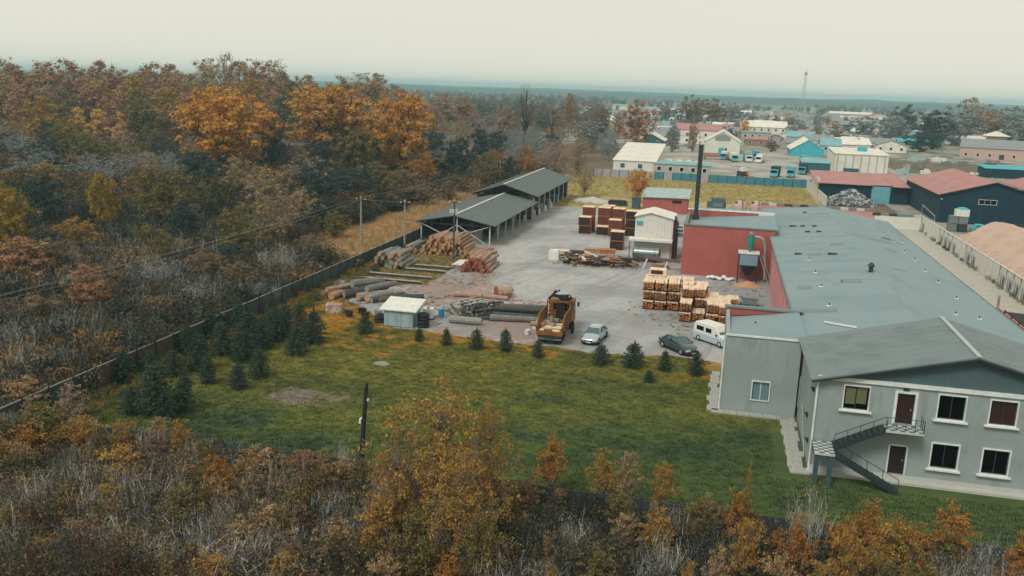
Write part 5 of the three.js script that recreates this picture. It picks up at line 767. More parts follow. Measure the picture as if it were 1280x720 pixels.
// ---------- vegetation ----------
function leafCloud(seed, clumps, per, size, o = {}) {           // clumps: [x, y, z, radius]; loose leaf-sized faces through each clump
  const R = RNG(seed), n = clumps.length * per, P = new Float32Array(n * 9), C = new Float32Array(n * 9), a = V(0, 0, 0), b = V(0, 0, 0), c = V(0, 0, 0);
  let k = 0;
  for (const [cx, cy, cz, cr] of clumps) {
    const tint = [0.85 + 0.3 * R(), 0.84 + 0.32 * R(), 0.8 + 0.4 * R()];
    for (let i = 0; i < per; i++) {
      const u = R() * 2 - 1, th = R() * 6.283, q = Math.sqrt(1 - u * u), rad = cr * Math.pow(R(), o.pow ?? 0.42), x = cx + q * Math.cos(th) * rad, y = cy + u * rad * (o.flat ?? 0.75), z = cz + q * Math.sin(th) * rad;
      const s = size * (0.55 + 0.8 * R());
      a.set(R() - 0.5, (R() - 0.5) * (o.up ? 2.2 : 1), R() - 0.5).normalize(); b.set(R() - 0.5, R() - 0.5, R() - 0.5).cross(a).normalize();
      const w = o.slim ?? 0.62;
      P.set([x - a.x * s * 0.5, y - a.y * s * 0.5, z - a.z * s * 0.5, x + a.x * s * 0.5, y + a.y * s * 0.5, z + a.z * s * 0.5, x + b.x * s * w, y + b.y * s * w, z + b.z * s * w], k * 9);
      const t = 0.62 + 0.62 * R(); for (let j = 0; j < 3; j++) C.set([tint[0] * t, tint[1] * t, tint[2] * t], k * 9 + j * 3);
      k++;
    }
  }
  const g = new THREE.BufferGeometry(); g.setAttribute('position', new THREE.BufferAttribute(P, 3)); g.setAttribute('color', new THREE.BufferAttribute(C, 3)); g.computeVertexNormals(); if (!o.core) return g;
  const K = [g]; for (const [x, y, z, r] of clumps) { const q = new THREE.IcosahedronGeometry(r * o.core, 0).toNonIndexed ? new THREE.IcosahedronGeometry(r * o.core, 0) : 0, h = q.index ? q.toNonIndexed() : q; h.deleteAttribute('uv'); h.scale(1, o.flat ?? 0.75, 1); h.rotateY(x * 3 + z); h.translate(x, y, z); const c = new Float32Array(h.attributes.position.count * 3).fill(0.82); h.setAttribute('color', new THREE.BufferAttribute(c, 3)); K.push(h); }
  return mergeGeometries(K);
}
function limb(a, b, r0, r1, n = 5) { return cyl(a, b, r0, r1, n, true); }
function treeGeo(seed, H, Rr, o) {
  const R = RNG(seed), cl = [], wood = [], base = H * (o.clear ?? 0.25), n = o.n;
  const fork = H * (o.fork ?? 0.38), tr = o.tr ?? H * 0.018; wood.push(limb(V(0, -0.2, 0), V(0.02 * H * (R() - 0.5), fork, 0.02 * H * (R() - 0.5)), tr * 1.35, tr * 0.85, 7), limb(V(0, fork, 0), V(0.05 * H * (R() - 0.5), H * 0.86, 0.05 * H * (R() - 0.5)), tr * 0.85, tr * 0.15, 6));
  const limbs = []; for (let i = 0; i < (o.limbs ?? 6); i++) { const th = (i + R() * 0.7) / (o.limbs ?? 6) * 6.283, e = V(Math.cos(th) * Rr * (0.35 + 0.2 * R()), fork + (H - fork) * (0.25 + 0.35 * R()), Math.sin(th) * Rr * (0.35 + 0.2 * R())), s = V(0, fork * (0.72 + 0.5 * R()), 0); wood.push(limb(s, e, tr * 0.6, tr * 0.3, 5)); limbs.push(e); }
  const lump = 3 + seed % 4;
  for (let i = 0; i < n; i++) {
    const u = R() * 2 - 1, th = R() * 6.283, q = Math.sqrt(1 - u * u), sh = Math.pow(R(), 0.4), lob = 0.76 + 0.24 * Math.sin(th * lump + u * 5 + seed) + 0.16 * (R() - 0.5);
    let px = q * Math.cos(th) * Rr * sh * lob, pz = q * Math.sin(th) * Rr * sh * lob, py = base + (H - base) * (0.5 + 0.5 * u * sh * (0.85 + 0.15 * lob));
    if (o.cone) { const f = 1 - (py - base) / (H - base) * o.cone; px *= f; pz *= f; }
    const p = V(px, py, pz); cl.push([px, py, pz, (o.cr ?? Rr * 0.16) * (0.65 + 0.7 * R())]);
    if (i % (o.tw ?? 1) === 0) { let best = V(0, Math.min(py * 0.9, H * 0.7), 0), d = best.distanceTo(p); for (const l of limbs) if (l.distanceTo(p) < d) { d = l.distanceTo(p); best = l; } wood.push(limb(best, p, tr * 0.22, tr * 0.05, 3)); }
  }
  const crown = leafCloud(seed + 5, cl, o.per, o.size, o);
  return { wood: built(wood), crown, H, R: Rr };
}
function twigGeo(seed, n, H, Rr, w, leaves = 0, ls = 0.2) {           // fan of thin upright stems, forked, with a few leaves
  const R = RNG(seed), F = [], C = [], tip = [];
  const put = (a, b, wd, t) => { const d = b.clone().sub(a), s = V(d.z, 0, -d.x).add(V(R() - 0.5, 0, R() - 0.5)).normalize().multiplyScalar(wd); F.push(a.x - s.x, a.y, a.z - s.z, a.x + s.x, a.y, a.z + s.z, b.x, b.y, b.z); for (let j = 0; j < 3; j++) C.push(t, t, t); };
  for (let i = 0; i < n; i++) {
    const th = R() * 6.283, r = Math.sqrt(R()), a = V(Math.cos(th) * r * Rr * 0.4, -0.05, Math.sin(th) * r * Rr * 0.4), h = H * (0.55 + 0.45 * R()) * (1.05 - 0.35 * r), b = V(Math.cos(th) * r * Rr + (R() - 0.5) * 0.2 * Rr, h, Math.sin(th) * r * Rr + (R() - 0.5) * 0.2 * Rr), t = 0.6 + 0.7 * R();
    put(a, b, w, t);
    for (let k = 0; k < 5; k++) { const q = 0.35 + 0.6 * R(), p = a.clone().lerp(b, q), e = p.clone().add(V((R() - 0.5) * Rr * 0.55, H * (0.08 + 0.16 * R()), (R() - 0.5) * Rr * 0.55)); put(p, e, w * 0.5, t * (0.8 + 0.3 * R())); tip.push([e.x, e.y, e.z, H * 0.06]); }
  }
  const g = new THREE.BufferGeometry(); g.setAttribute('position', new THREE.Float32BufferAttribute(F, 3)); g.setAttribute('color', new THREE.Float32BufferAttribute(C, 3)); g.computeVertexNormals();
  return { wood: g, crown: leaves ? leafCloud(seed + 3, tip.filter(() => R() < 0.9), leaves, ls) : null, H, R: Rr };
}
const leafM = {}; const LC = { rust: [0.343, 0.176, 0.085], red: [0.273, 0.118, 0.075], orange: [0.353, 0.155, 0.027], oak: [0.56, 0.26, 0.036], oak2: [0.5, 0.245, 0.048], ochre: [0.332, 0.199, 0.037], tan: [0.35, 0.235, 0.115], pink: [0.34, 0.235, 0.17], brown: [0.209, 0.143, 0.077], gold: [0.64, 0.38, 0.1], lemon: [0.309, 0.2, 0.018], olive: [0.162, 0.132, 0.037], dark: [0.033, 0.056, 0.05], green: [0.05, 0.085, 0.07], grey: [0.222, 0.231, 0.227], thin: [0.44, 0.33, 0.2], golden: [0.35, 0.2, 0.04], bare: [0.3, 0.18, 0.1], stem: [0.3, 0.2, 0.09], pine: [0.026, 0.056, 0.038], pine2: [0.036, 0.07, 0.045], pine3: [0.046, 0.074, 0.04] };
for (const k in LC) leafM[k] = M('leaf_' + k, LC[k], { vertexColors: true, roughness: 0.85 });
const woodM = { dark: M('dark_trunk', [0.045, 0.04, 0.035], { map: scaled(T_bark, 0.6) }), grey: M('grey_trunk', [0.17, 0.16, 0.14], { map: scaled(T_bark, 0.6) }), twig: M('grey_twig', [0.27, 0.285, 0.28], { vertexColors: true }), pale: M('pale_stem', [0.5, 0.54, 0.53], { vertexColors: true }), brown: M('brown_twig', [0.13, 0.095, 0.065], { vertexColors: true }) };
function pineGeo(seed) {          // whorls of boughs round a leader
  const R = RNG(seed), H = 2.6, Rr = 1.0, cl = [], wood = [limb(V(0, -0.05, 0), V(0, H * 0.97, 0), 0.05, 0.012, 6)], n = 10;
  for (let k = 0; k < n; k++) { const t = k / n, y = 0.12 + t * (H - 0.35), r = Rr * Math.pow(1 - t, 0.58) * Math.min(1, 0.66 + 1.6 * t) * (0.84 + 0.3 * R()), m = Math.max(4, Math.round(9 * (1 - t * 0.6))); for (let i = 0; i < m; i++) { const a = (i + R() * 0.6 + k * 0.5) / m * 6.283, rr_ = r * (0.8 + 0.35 * R()); wood.push(limb(V(0, y, 0), V(Math.cos(a) * rr_, y + 0.16 * rr_ + 0.05, Math.sin(a) * rr_), 0.014, 0.004, 3)); for (const f of [0.35, 0.68, 1]) cl.push([Math.cos(a) * rr_ * f, y + 0.18 * rr_ * f, Math.sin(a) * rr_ * f, 0.2 * (1.25 - 0.35 * f) * (0.8 + 0.4 * R())]); } }
  for (let i = 0; i < 5; i++) cl.push([0, H - 0.34 + i * 0.075, 0, 0.1 - i * 0.016]);
  return { wood: built(wood), crown: leafCloud(seed + 1, cl, 24, 0.13, { slim: 0.2, up: true, core: 0.4 }), H, R: Rr };
}
const PR = {
  oak: [treeGeo(11, 22, 13, { n: 290, per: 84, size: 0.46, cr: 1.5, clear: 0.2, fork: 0.3, tr: 0.6, limbs: 8, flat: 0.8, core: 0.46, tw: 2 }), treeGeo(23, 23, 13, { n: 270, per: 84, size: 0.46, cr: 1.45, clear: 0.24, fork: 0.27, tr: 0.85, limbs: 9, flat: 0.8, core: 0.46, tw: 2 })],
  broad: [31, 37, 45].map((s) => treeGeo(s, 24, 9, { n: 170, per: 52, size: 0.54, cr: 1.5, clear: 0.02, tw: 4, flat: 0.85, core: 0.44 })),
  mid: [51, 58, 65].map((s) => treeGeo(s, 9, 5, { n: 140, per: 60, size: 0.22, cr: 0.72, clear: 0.03, fork: 0.25, tw: 3, limbs: 7, core: 0.42, up: true })),
  wisp: [52, 59, 66].map((s) => treeGeo(s, 9, 5, { n: 170, per: 40, size: 0.24, cr: 0.66, clear: 0.03, fork: 0.2, tw: 1, limbs: 10, up: true, slim: 0.22, core: 0.3 })),
  birch: [71, 78].map((s) => treeGeo(s, 13, 4, { n: 64, per: 84, size: 0.3, cr: 0.8, clear: 0.08, cone: 0.55, tw: 2, up: true, core: 0.5 })),
  thin: [81, 84].map((s) => treeGeo(s, 30, 7, { n: 70, per: 40, size: 0.55, cr: 1.5, clear: 0.2, fork: 0.4, limbs: 9 })),
  bare: [91, 97].map((s) => treeGeo(s, 24, 7, { n: 110, per: 8, size: 0.42, cr: 1.2, clear: 0.22, fork: 0.3, limbs: 10, tr: 0.5 })),
  grey: [101, 105, 109].map((s) => twigGeo(s, 150, 8, 5, 0.06, 1, 0.26)),
  far: [131, 137].map((s) => treeGeo(s, 18, 9, { n: 90, per: 40, size: 0.7, cr: 1.6, clear: 0.02, tw: 4, core: 0.48 })),
  shrub: [151, 157, 163, 169].map((s) => treeGeo(s, 4, 1.6, { n: 130, per: 31, size: 0.1, cr: 0.2, clear: 0.05, fork: 0.16, tr: 0.04, tw: 1, limbs: 12, cone: 0.45, up: true })),
  bigshrub: [171, 177].map((s) => treeGeo(s, 9, 4, { n: 340, per: 27, size: 0.13, cr: 0.36, clear: 0.03, fork: 0.12, tr: 0.1, tw: 1, limbs: 22, cone: 0.3, up: true })),
  stem: [181, 187].map((s) => twigGeo(s, 60, 3.6, 1.6, 0.02, 2, 0.09)),
  pine: [191, 195, 199].map((s) => pineGeo(s)),
};
const SPEC = { rust: ['broad', 'dark'], red: ['broad', 'dark'], tan: ['wisp', 'grey'], pink: ['wisp', 'grey'], brown: ['mid', 'dark'], gold: ['birch', 'grey'], lemon: ['mid', 'dark'], ochre: ['mid', 'dark'], olive: ['mid', 'dark'], dark: ['mid', 'dark'], green: ['mid', 'dark'], orange: ['mid', 'dark'], grey: ['grey', 'twig'], thin: ['thin', 'grey'], bare: ['bare', 'dark'], golden: ['shrub', 'grey'], stem: ['stem', 'pale'] };
const ADJ = { rust: 'rust-brown broadleaf tree', red: 'dull red broadleaf tree', tan: 'tan half-bare tree', pink: 'pinkish brown leafless tree', brown: 'brown scrubby tree', gold: 'slim golden birch', lemon: 'yellow-leaved tree', ochre: 'ochre round-crowned tree', olive: 'olive-brown bushy tree', dark: 'dark blue-green bushy tree', green: 'grey-green tree', orange: 'orange-leaved tree', grey: 'grey twiggy leafless tree', thin: 'tall thin-crowned tree', bare: 'nearly bare tree with open branches', golden: 'golden-brown bush', stem: 'bush of pale bare stems' };
let tk = 0;
function plant(name, kind, leaf, label, category, group, x, z, H, R, turn, force) {
  const set = PR[kind], pr = set[(tk++) % set.length], t = thing(name, label, category, [x, 0, z], turn, group);
  t.scale.set(R / pr.R, H / pr.H, R / pr.R);
  mesh(kind === 'grey' || kind === 'stem' ? 'stems' : 'trunk', pr.wood, woodM[force ?? SPEC[leaf]?.[1] ?? 'dark'], t);
  if (pr.crown) mesh('crown', pr.crown, leafM[leaf], t);
  return t;
}
const LM = [[-115, -192, 'the bright orange oak'], [-105, -228, 'the broad forked oak'], [-76, -206, 'the ochre oak'], [-50.8, -121, 'the meadow pole'], [-51, -203, 'the thin pole'], [-46, -60, 'the brown fence panels'], [-46, -95, 'the west fence'], [-46, -150, 'the braced log shed'], [-26, -290, 'the white warehouse'], [-1, -400, 'the white gabled hall'], [34, -405, 'the turquoise barn'], [122, -446, 'the long pinkish house'], [103, -530, 'the blue-roofed store'], [-195, -250, 'the golden birches'], [-280, -480, 'the tall thin-crowned trees'], [-88, -105, 'the yellow-leaved trees'], [61, -800, 'the radio mast'], [15, -470, 'the two-storey shop'], [-201, -234, 'the ochre round-crowned tree']];
function where(x, z) { let b = null, d = 1e9; for (const l of LM) { const q = Math.hypot(l[0] - x, l[1] - z); if (q < d && q > 0.5) { d = q; b = l; } } const dx = Math.abs(x - b[0]), dz = z - b[1]; return (d > 45 ? 'well ' : d < 14 ? 'close ' : '') + (Math.abs(dz) > dx ? (dz < 0 ? 'behind ' : 'before ') : 'beside ') + b[2]; }
const sizeWord = (H, R) => (H > 24 ? 'very tall ' : H > 15 ? 'tall ' : H > 8 ? 'mid-height ' : H > 4.5 ? 'low ' : 'very low ') + (R / H > 0.62 ? 'spreading ' : R / H < 0.36 ? 'narrow ' : '');
function treeLabel(k, x, z, H, R) { const l = sizeWord(H, R) + ADJ[k] + ' ' + where(x, z); treeLabel.last = 'alike: ' + l; return l; }
const zone = (x, z) => x > 20 ? ['growing behind the town roofs', 'town trees'] : x > -48 && z < -215 ? ['growing along the town edge', 'trees at the town edge'] : z < -290 ? ['in the far part of the western wood', 'far western wood'] : z < -205 ? ['in the middle of the western wood', 'middle western wood'] : z < -125 ? ['beyond the tawny meadow', 'trees beyond the meadow'] : ['in the scrub close behind the west fence', 'scrub behind the west fence'];
// three large oaks
plant('oak_tree', 'oak', 'oak', 'large bright orange oak with a rounded crown above the grey thicket', 'tree', null, -115, -192, 22.2, 13.4, 0.4);
plant('oak_tree', 'oak', 'oak2', 'broad orange-brown oak showing its dark forked trunk', 'tree', null, -105, -228, 23.8, 15.6, 2.1);
plant('oak_tree', 'oak', 'oak2', 'ochre oak leaning over the meadow edge behind the log sheds', 'tree', null, -76, -206, 22.3, 10.5, 4.0);
plant('oak_tree', 'oak', 'olive', 'olive-brown lower oak tucked beneath the broad orange-brown oak', 'tree', null, -84, -198, 13.5, 7.5, 1.0);
for (const [k, x, z, H0, R0] of FOREST) {
  const tall = x < 0.42 * z && z < -270 ? 1.13 : 1, H = H0 * tall, R = R0 * (tall > 1 ? 1.25 : 1.05);
  const far = z < -330 && x > -60, [w, g] = zone(x, z);
  let kind = SPEC[k][0]; if (far && kind !== 'grey' && kind !== 'bare' && kind !== 'birch') kind = 'far'; if (z < -330 && (kind === 'mid' || kind === 'wisp')) kind = 'broad'; if (kind === 'grey' && z < -330) kind = 'far'; if (kind === 'grey' && z < -115) kind = 'wisp';
  plant(kind === 'grey' || kind === 'mid' && H < 5 ? 'scrub_tree' : kind === 'birch' ? 'birch_tree' : 'broadleaf_tree', kind, k, treeLabel(k, x, z, H, R), 'tree', treeLabel.last, x, z, H, R, rr(0, 6.28));
}
// further trees of the wood, spaced apart
{
  const R = RNG(606), put = FOREST.map((f) => [f[1], f[2], f[4]]).concat([[-115, -192, 12], [-105, -228, 14], [-76, -206, 10]]), oaks = [[-115, -192], [-105, -228], [-76, -206]];
  let n = 0;
  for (let i = 0; i < 9000 && n < 290; i++) {
    const z = -55 - Math.pow(R(), 0.75) * 480, x = -48 - R() * (Math.abs(z) * 0.93 - 30);
    if (-x > Math.abs(z) * 0.97 + 4 || x > -47 || (x > -63 && z < -108 && z > -195)) continue;
    const gap = z > -130 ? 3.2 : z > -250 ? 4.8 : 7;
    if (put.some(([a, b, r]) => Math.hypot(a - x, b - z) < gap * 0.6 + r * 0.62)) continue;
    if (oaks.some(([a, b]) => { const t = b / z; return z > b && Math.abs(x * t - a) < 15 && z > b && z < b + 60 && R() < 0.75; })) continue;
    const low = x > 0.36 * z && z < -215, far = z < -270 && !low, k = low ? pick(['tan', 'pink', 'grey', 'grey', 'tan', 'orange', 'dark'], R) : far ? pick(z > -340 ? ['brown', 'rust', 'tan', 'olive', 'ochre', 'rust', 'grey'] : ['rust', 'rust', 'brown', 'tan', 'rust', 'red', 'olive'], R) : z < -150 ? pick(['grey', 'tan', 'dark', 'dark', 'olive', 'pink', 'grey', 'ochre', 'olive'], R) : pick(['grey', 'dark', 'olive', 'dark', 'olive', 'tan', 'grey', 'brown'], R);
    const H = low ? rr(6, 10.5, R) : far ? rr(17, 25, R) : z < -150 ? rr(6, 10.5, R) : rr(3, 6, R), Rd = low ? rr(4, 6.5, R) : far ? rr(7.5, 10.5, R) : z < -150 ? rr(3.4, 5.4, R) : rr(1.7, 3, R);
    let kind = SPEC[k][0]; if (far) kind = k === 'grey' ? 'wisp' : 'broad'; else if (kind === 'broad') kind = 'mid'; if (kind === 'grey' && z < -115) kind = 'wisp';
    const [w, g] = zone(x, z); plant(kind === 'grey' || H < 5 ? 'scrub_tree' : 'broadleaf_tree', kind, k, treeLabel(k, x, z, H, Rd), 'tree', treeLabel.last, x, z, H, Rd, R() * 6.28);
    put.push([x, z, Rd]); n++;
  }
}
// mistletoe-like dark balls in the tall thin trees
scene.children.filter((t) => t.userData.label?.includes('tall thin-crowned tree ')).forEach((t, q) => { const c = []; const R = RNG(900 + q); for (let i = 0; i < 5; i++) { const a = R() * 6.28; c.push([Math.cos(a) * 3.6, 23 + R() * 6, Math.sin(a) * 3.6, 0.9]); } mesh('mistletoe', leafCloud(700 + q, c, 60, 0.4), leafM.dark, t); });
// a small orange maple in the field, with a dark bin under it
plant('maple_tree', 'mid', 'oak', 'small round orange maple standing alone before the red shed', 'tree', null, -17.8, -200, 8.2, 3.5, 1, 'dark');
// young pines
CONIFERS.forEach(([x, z, H], i) => {
  const row = i > 23; plant('young_pine', 'pine', [row ? 'pine3' : 'pine', 'pine2', 'pine3'][(i * 7) % 3], row ? (i === 34 ? 'tiny pine sapling alone on the lawn before the row' : ['young pine next to the tool hut in the lawn edge row', 'young pine before the tyres in the lawn edge row', 'young pine before the thick grey log', 'young pine before the brushwood heap', 'young pine before the long straight log', 'young pine at the rear of the timber truck', 'young pine before the silver-blue sedan', 'young pine between the two sedans', 'young pine before the dark sedan', 'young pine beside the annexe corner'][i - 24]) : (H > 2.9 ? 'tall' : H > 2.4 ? 'mid-sized' : 'small') + ' young pine in the cluster beside the west fence' + (z > -56 ? ', close to the foreground thicket' : z > -64 ? ', by the brown panels' : x < -42 ? ', against the fence' : ''), 'pine', row ? (i === 34 ? null : 'pines in the row along the lawn') : 'pines clustered by the fence' + (H > 2.9 ? ' tall' : H > 2.4 ? ' mid' : ' small') + (z > -56 ? ' a' : z > -64 ? ' b' : x < -42 ? ' c' : ' d'), x, z, H * (row ? 1.08 : 1.15), H * (row ? 0.4 : 0.38) * rr(0.82, 1.2) + 0.13, rr(0, 6.28)).rotation.z = rr(-0.07, 0.07);
});
// foreground thicket
{ const R = RNG(1414); for (let i = 0; i < 30; i++) { const x = -44.5 + i * 1.22 + R() * 0.6; if (Math.abs(x + 20) < 1) continue; SHRUBS.push([pick(['tan', 'golden', 'stem', 'tan', 'brown', 'stem', 'olive', 'golden'], R), x, -45.4 + R() * 1.3, 2.3 + R() * 1.1 + (x < -30 ? 0.5 : 0), 1.0 + R() * 0.6]); } for (let i = 0; i < 16; i++) SHRUBS.push([pick(['golden', 'tan', 'olive', 'golden', 'orange', 'stem', 'tan'], R), -4 + i * 1.35 + R(), -45.6 + R() * 3.4, 2.6 + R() * 1.4, 1.0 + R() * 0.6]); for (let i = 0; i < 48; i++) SHRUBS.push([pick(['stem', 'tan', 'golden', 'stem', 'olive', 'brown', 'grey', 'stem'], R), -44 + R() * 38, -43 + R() * 9, 1.8 + R() * 1.2, 1.0 + R() * 0.7]); }
SHRUBS.forEach(([k0, x, z, H, R], i) => {
  const k = i > 22 && k0 === 'golden' && i % 3 === 0 ? 'olive' : k0;
  const inside = z < -46.6, kind = H > 6 ? 'bigshrub' : k === 'grey' ? 'stem' : k === 'stem' ? 'stem' : 'shrub';
  plant('shrub', kind, k, (i === 0 ? 'tall spreading golden bush rising highest of the foreground thicket' : i === 4 ? 'round orange bush on the lawn just inside the dark south fence' : (k === 'golden' ? 'golden-brown' : k === 'stem' ? 'pale-stemmed' : k) + (H > 6 ? ' tall bush flanking the highest golden bush' : inside ? ' bush growing on the lawn side of the south fence' : x > -5 ? ' bush in the thicket before the south fence' : x > -24 ? ' bush in the thicket around the leaning black pole' : ' bush in the thicket at the near end of the west fence')), 'bush', i === 0 || i === 4 ? null : 'foreground bushes, ' + k + (inside ? ' inside' : x > -5 ? ' east' : x > -24 ? ' middle' : ' west') + (H > 6 ? ' tall' : ''), x, z, H * 1.03, R * (H > 6 ? 1.25 : 1.1), rr(0, 6.28), k === 'stem' ? 'pale' : undefined);
});
// undergrowth: nobody could count it
function scatter(name, label, g, m, list) {
  const o = new THREE.InstancedMesh(g, m, list.length), d = new THREE.Object3D(), c = new THREE.Color();
  list.forEach(([x, y, z, s, sy, col], i) => { d.position.set(x, y, z); d.rotation.set(0, (i * 2.399) % 6.283, 0); d.scale.set(s, sy, s); d.updateMatrix(); o.setMatrixAt(i, d.matrix); o.setColorAt(i, c.setRGB(...col)); });
  o.name = numbered(name); o.castShadow = o.receiveShadow = true; o.userData.kind = 'stuff'; o.userData.label = label; o.userData.category = 'plants'; scene.add(o); return o;
}
const brush = [211, 223].map((s) => { const t = twigGeo(s, 26, 1.5, 0.8, 0.012), l = leafCloud(s + 1, Array.from({ length: 14 }, (_, i) => [Math.cos(i * 2.4) * 0.5, 0.3 + 0.075 * i, Math.sin(i * 2.4) * 0.5, 0.3]), 34, 0.085); return [t.wood, l]; });
const brushFar = (() => leafCloud(241, Array.from({ length: 16 }, (_, i) => [Math.cos(i * 2.4) * 0.75, 0.25 + 0.08 * i, Math.sin(i * 2.4) * 0.75, 0.42]), 34, 0.16))();
{
  const R = RNG(77), tw = [[], []], lf = [[], []], fl = [];
  const pal = [[0.15, 0.095, 0.035], [0.085, 0.062, 0.036], [0.045, 0.046, 0.026], [0.19, 0.135, 0.075], [0.018, 0.03, 0.028], [0.12, 0.06, 0.03], [0.25, 0.14, 0.03], [0.085, 0.075, 0.03], [0.02, 0.03, 0.028], [0.13, 0.1, 0.065], [0.22, 0.13, 0.035]], tp = [[0.26, 0.285, 0.285], [0.4, 0.43, 0.43], [0.1, 0.095, 0.085], [0.58, 0.62, 0.61]];
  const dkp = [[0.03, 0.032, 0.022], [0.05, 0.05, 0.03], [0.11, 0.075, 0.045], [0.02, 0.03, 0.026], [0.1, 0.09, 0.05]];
  for (let i = 0; i < 4200; i++) {
    const x = -62 + R() * 86, z = -46.1 + R() * 17 + (x < -46 ? -R() * 26 : 0); if (x > -46.2 && z < -46) continue;
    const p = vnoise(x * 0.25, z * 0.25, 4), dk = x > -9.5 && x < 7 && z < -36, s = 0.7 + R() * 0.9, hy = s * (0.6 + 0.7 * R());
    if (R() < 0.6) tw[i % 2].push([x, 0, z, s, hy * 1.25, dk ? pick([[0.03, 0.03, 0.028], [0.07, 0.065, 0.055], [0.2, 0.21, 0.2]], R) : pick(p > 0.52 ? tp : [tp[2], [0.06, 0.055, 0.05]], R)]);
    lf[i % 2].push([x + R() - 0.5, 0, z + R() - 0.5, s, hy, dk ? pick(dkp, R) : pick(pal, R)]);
  }
  for (let i = 0; i < 7000; i++) {
    const z = -46 - Math.pow(R(), 0.8) * 210, x = -46.6 - R() * (Math.abs(z) * 0.97 - 38); if (x > -46.6 || x < z * 0.99 || (x > -61 && z < -109 && z > -196)) continue;
    const n = vnoise(x * 0.06, z * 0.06, 14), s = 0.9 + R() * 1.1 + (z < -130 ? 0.9 : 0), hy = s * (0.55 + 0.6 * R());
    if (z > -130 && R() < 0.75) tw[i % 2].push([x, 0, z, s * 1.1, hy * 1.5, pick(n > 0.5 ? tp : [tp[0], tp[2]], R)]);
    fl.push([x, 0, z, s, hy, pick(n > 0.45 ? pal : [pal[2], pal[4], pal[7], pal[1]], R)]);
  }
  const W = M('undergrowth_leaf', [1, 1, 1], { vertexColors: true }), Wt = M('undergrowth_twig', [1, 1, 1], { vertexColors: true });
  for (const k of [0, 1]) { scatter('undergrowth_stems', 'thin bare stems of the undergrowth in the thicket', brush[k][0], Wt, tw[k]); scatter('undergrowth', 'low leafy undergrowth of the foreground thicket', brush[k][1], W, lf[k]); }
  scatter('undergrowth', 'low scrub covering the ground of the western wood', brushFar, W, fl);
  // bramble along the foot of the west fence and a few weeds along the concrete lane
  const weeds = []; for (let i = 0; i < 46; i++) weeds.push([37.55 + R() * 0.2, 0, -100 - R() * 82, 0.2 + R() * 0.22, 0.2 + R() * 0.25, pick([[0.1, 0.1, 0.03], [0.2, 0.14, 0.05], [0.06, 0.08, 0.03]], R)]);
  for (let i = 0; i < 420; i++) weeds.push([-45 + R() * 2.6, 0, -49 - R() * 110, 0.3 + R() * 0.35, 0.25 + R() * 0.4, pick([[0.1, 0.11, 0.03], [0.2, 0.15, 0.04], [0.05, 0.07, 0.03], [0.3, 0.16, 0.03]], R)]);
  scatter('weeds', 'weeds along the foot of the fences', brushFar, W, weeds);
  const tall = []; for (let i = 0; i < 5200; i++) { const z = -108 - R() * 92, x = -46.3 - R() * 16; if (x < -46 - 16 * Math.sin(Math.min(1, (-z - 104) / 25) * 1.57)) continue; tall.push([x, 0, z, 0.7 + R() * 0.5, 0.45 + R() * 0.5, pick([[0.66, 0.4, 0.2], [0.56, 0.31, 0.13], [0.42, 0.3, 0.13], [0.66, 0.46, 0.26], [0.32, 0.27, 0.1]], R)]); }
  const bl = twigGeo(251, 16, 1, 0.6, 0.03); scatter('meadow_grass', 'tall tawny grass of the meadow', bl.wood, Wt, tall);
}
// grass tufts on the lawn and the dry field
{
  const R = RNG(88), blade = (() => { const p = []; for (let i = 0; i < 5; i++) { const a = i * 1.26, x = Math.cos(a) * 0.09, z = Math.sin(a) * 0.09; p.push([[x - 0.03, 0, z], [x + 0.03, 0, z + 0.02], [x * 2.2, 0.1 + 0.03 * (i % 3), z * 2.2]]); } return faces(p); })();
  const l1 = [], l2 = [];
  for (let i = 0; i < 70000; i++) { const x = LAWN[0] + R() * (LAWN[2] - LAWN[0] - 8), z = LAWN[1] - R() * 40; if (z < yardEdge(x) + 0.2 || (x > 5 && z < -56.4) || (x > 0.3 && z < -66.8)) continue; const c = lawnColor(x, z), k = 1.05 + 0.5 * R(); l1.push([x, 0.005, z, 0.8 + R() * 0.7, 0.6 + R() * 0.9, [c[0] * k, c[1] * k, c[2] * k]]); }
  for (let i = 0; i < 9000; i++) { const x = -43 + R() * 65, z = -186 - R() * 70; if (x > -27 && x < 9 && z > -207) continue; l2.push([x, 0.01, z, 1.6 + R() * 1.6, 1.6 + R() * 2.2, pick([[0.42, 0.34, 0.1], [0.5, 0.4, 0.17], [0.33, 0.27, 0.09]], R)]); }
  for (let i = 0; i < 2600; i++) { const x = -45 + R() * 11.5, z = -86 - R() * 36; if (inYard(x, z)) continue; l2.push([x, 0.012, z, 1 + R(), 1 + R(), pick([[0.17, 0.15, 0.03], [0.25, 0.18, 0.04], [0.1, 0.1, 0.03], [0.36, 0.17, 0.03]], R)]); }
  const B = M('grass_blade', [1, 1, 1]); scatter('lawn_grass', 'short grass of the lawn', blade, B, l1); scatter('field_grass', 'dry grass of the field and the yard edge', blade, B, l2);
}
const m_wrap = M('pinkish_wrap', [0.55, 0.38, 0.34], { ...mot(0.6) });
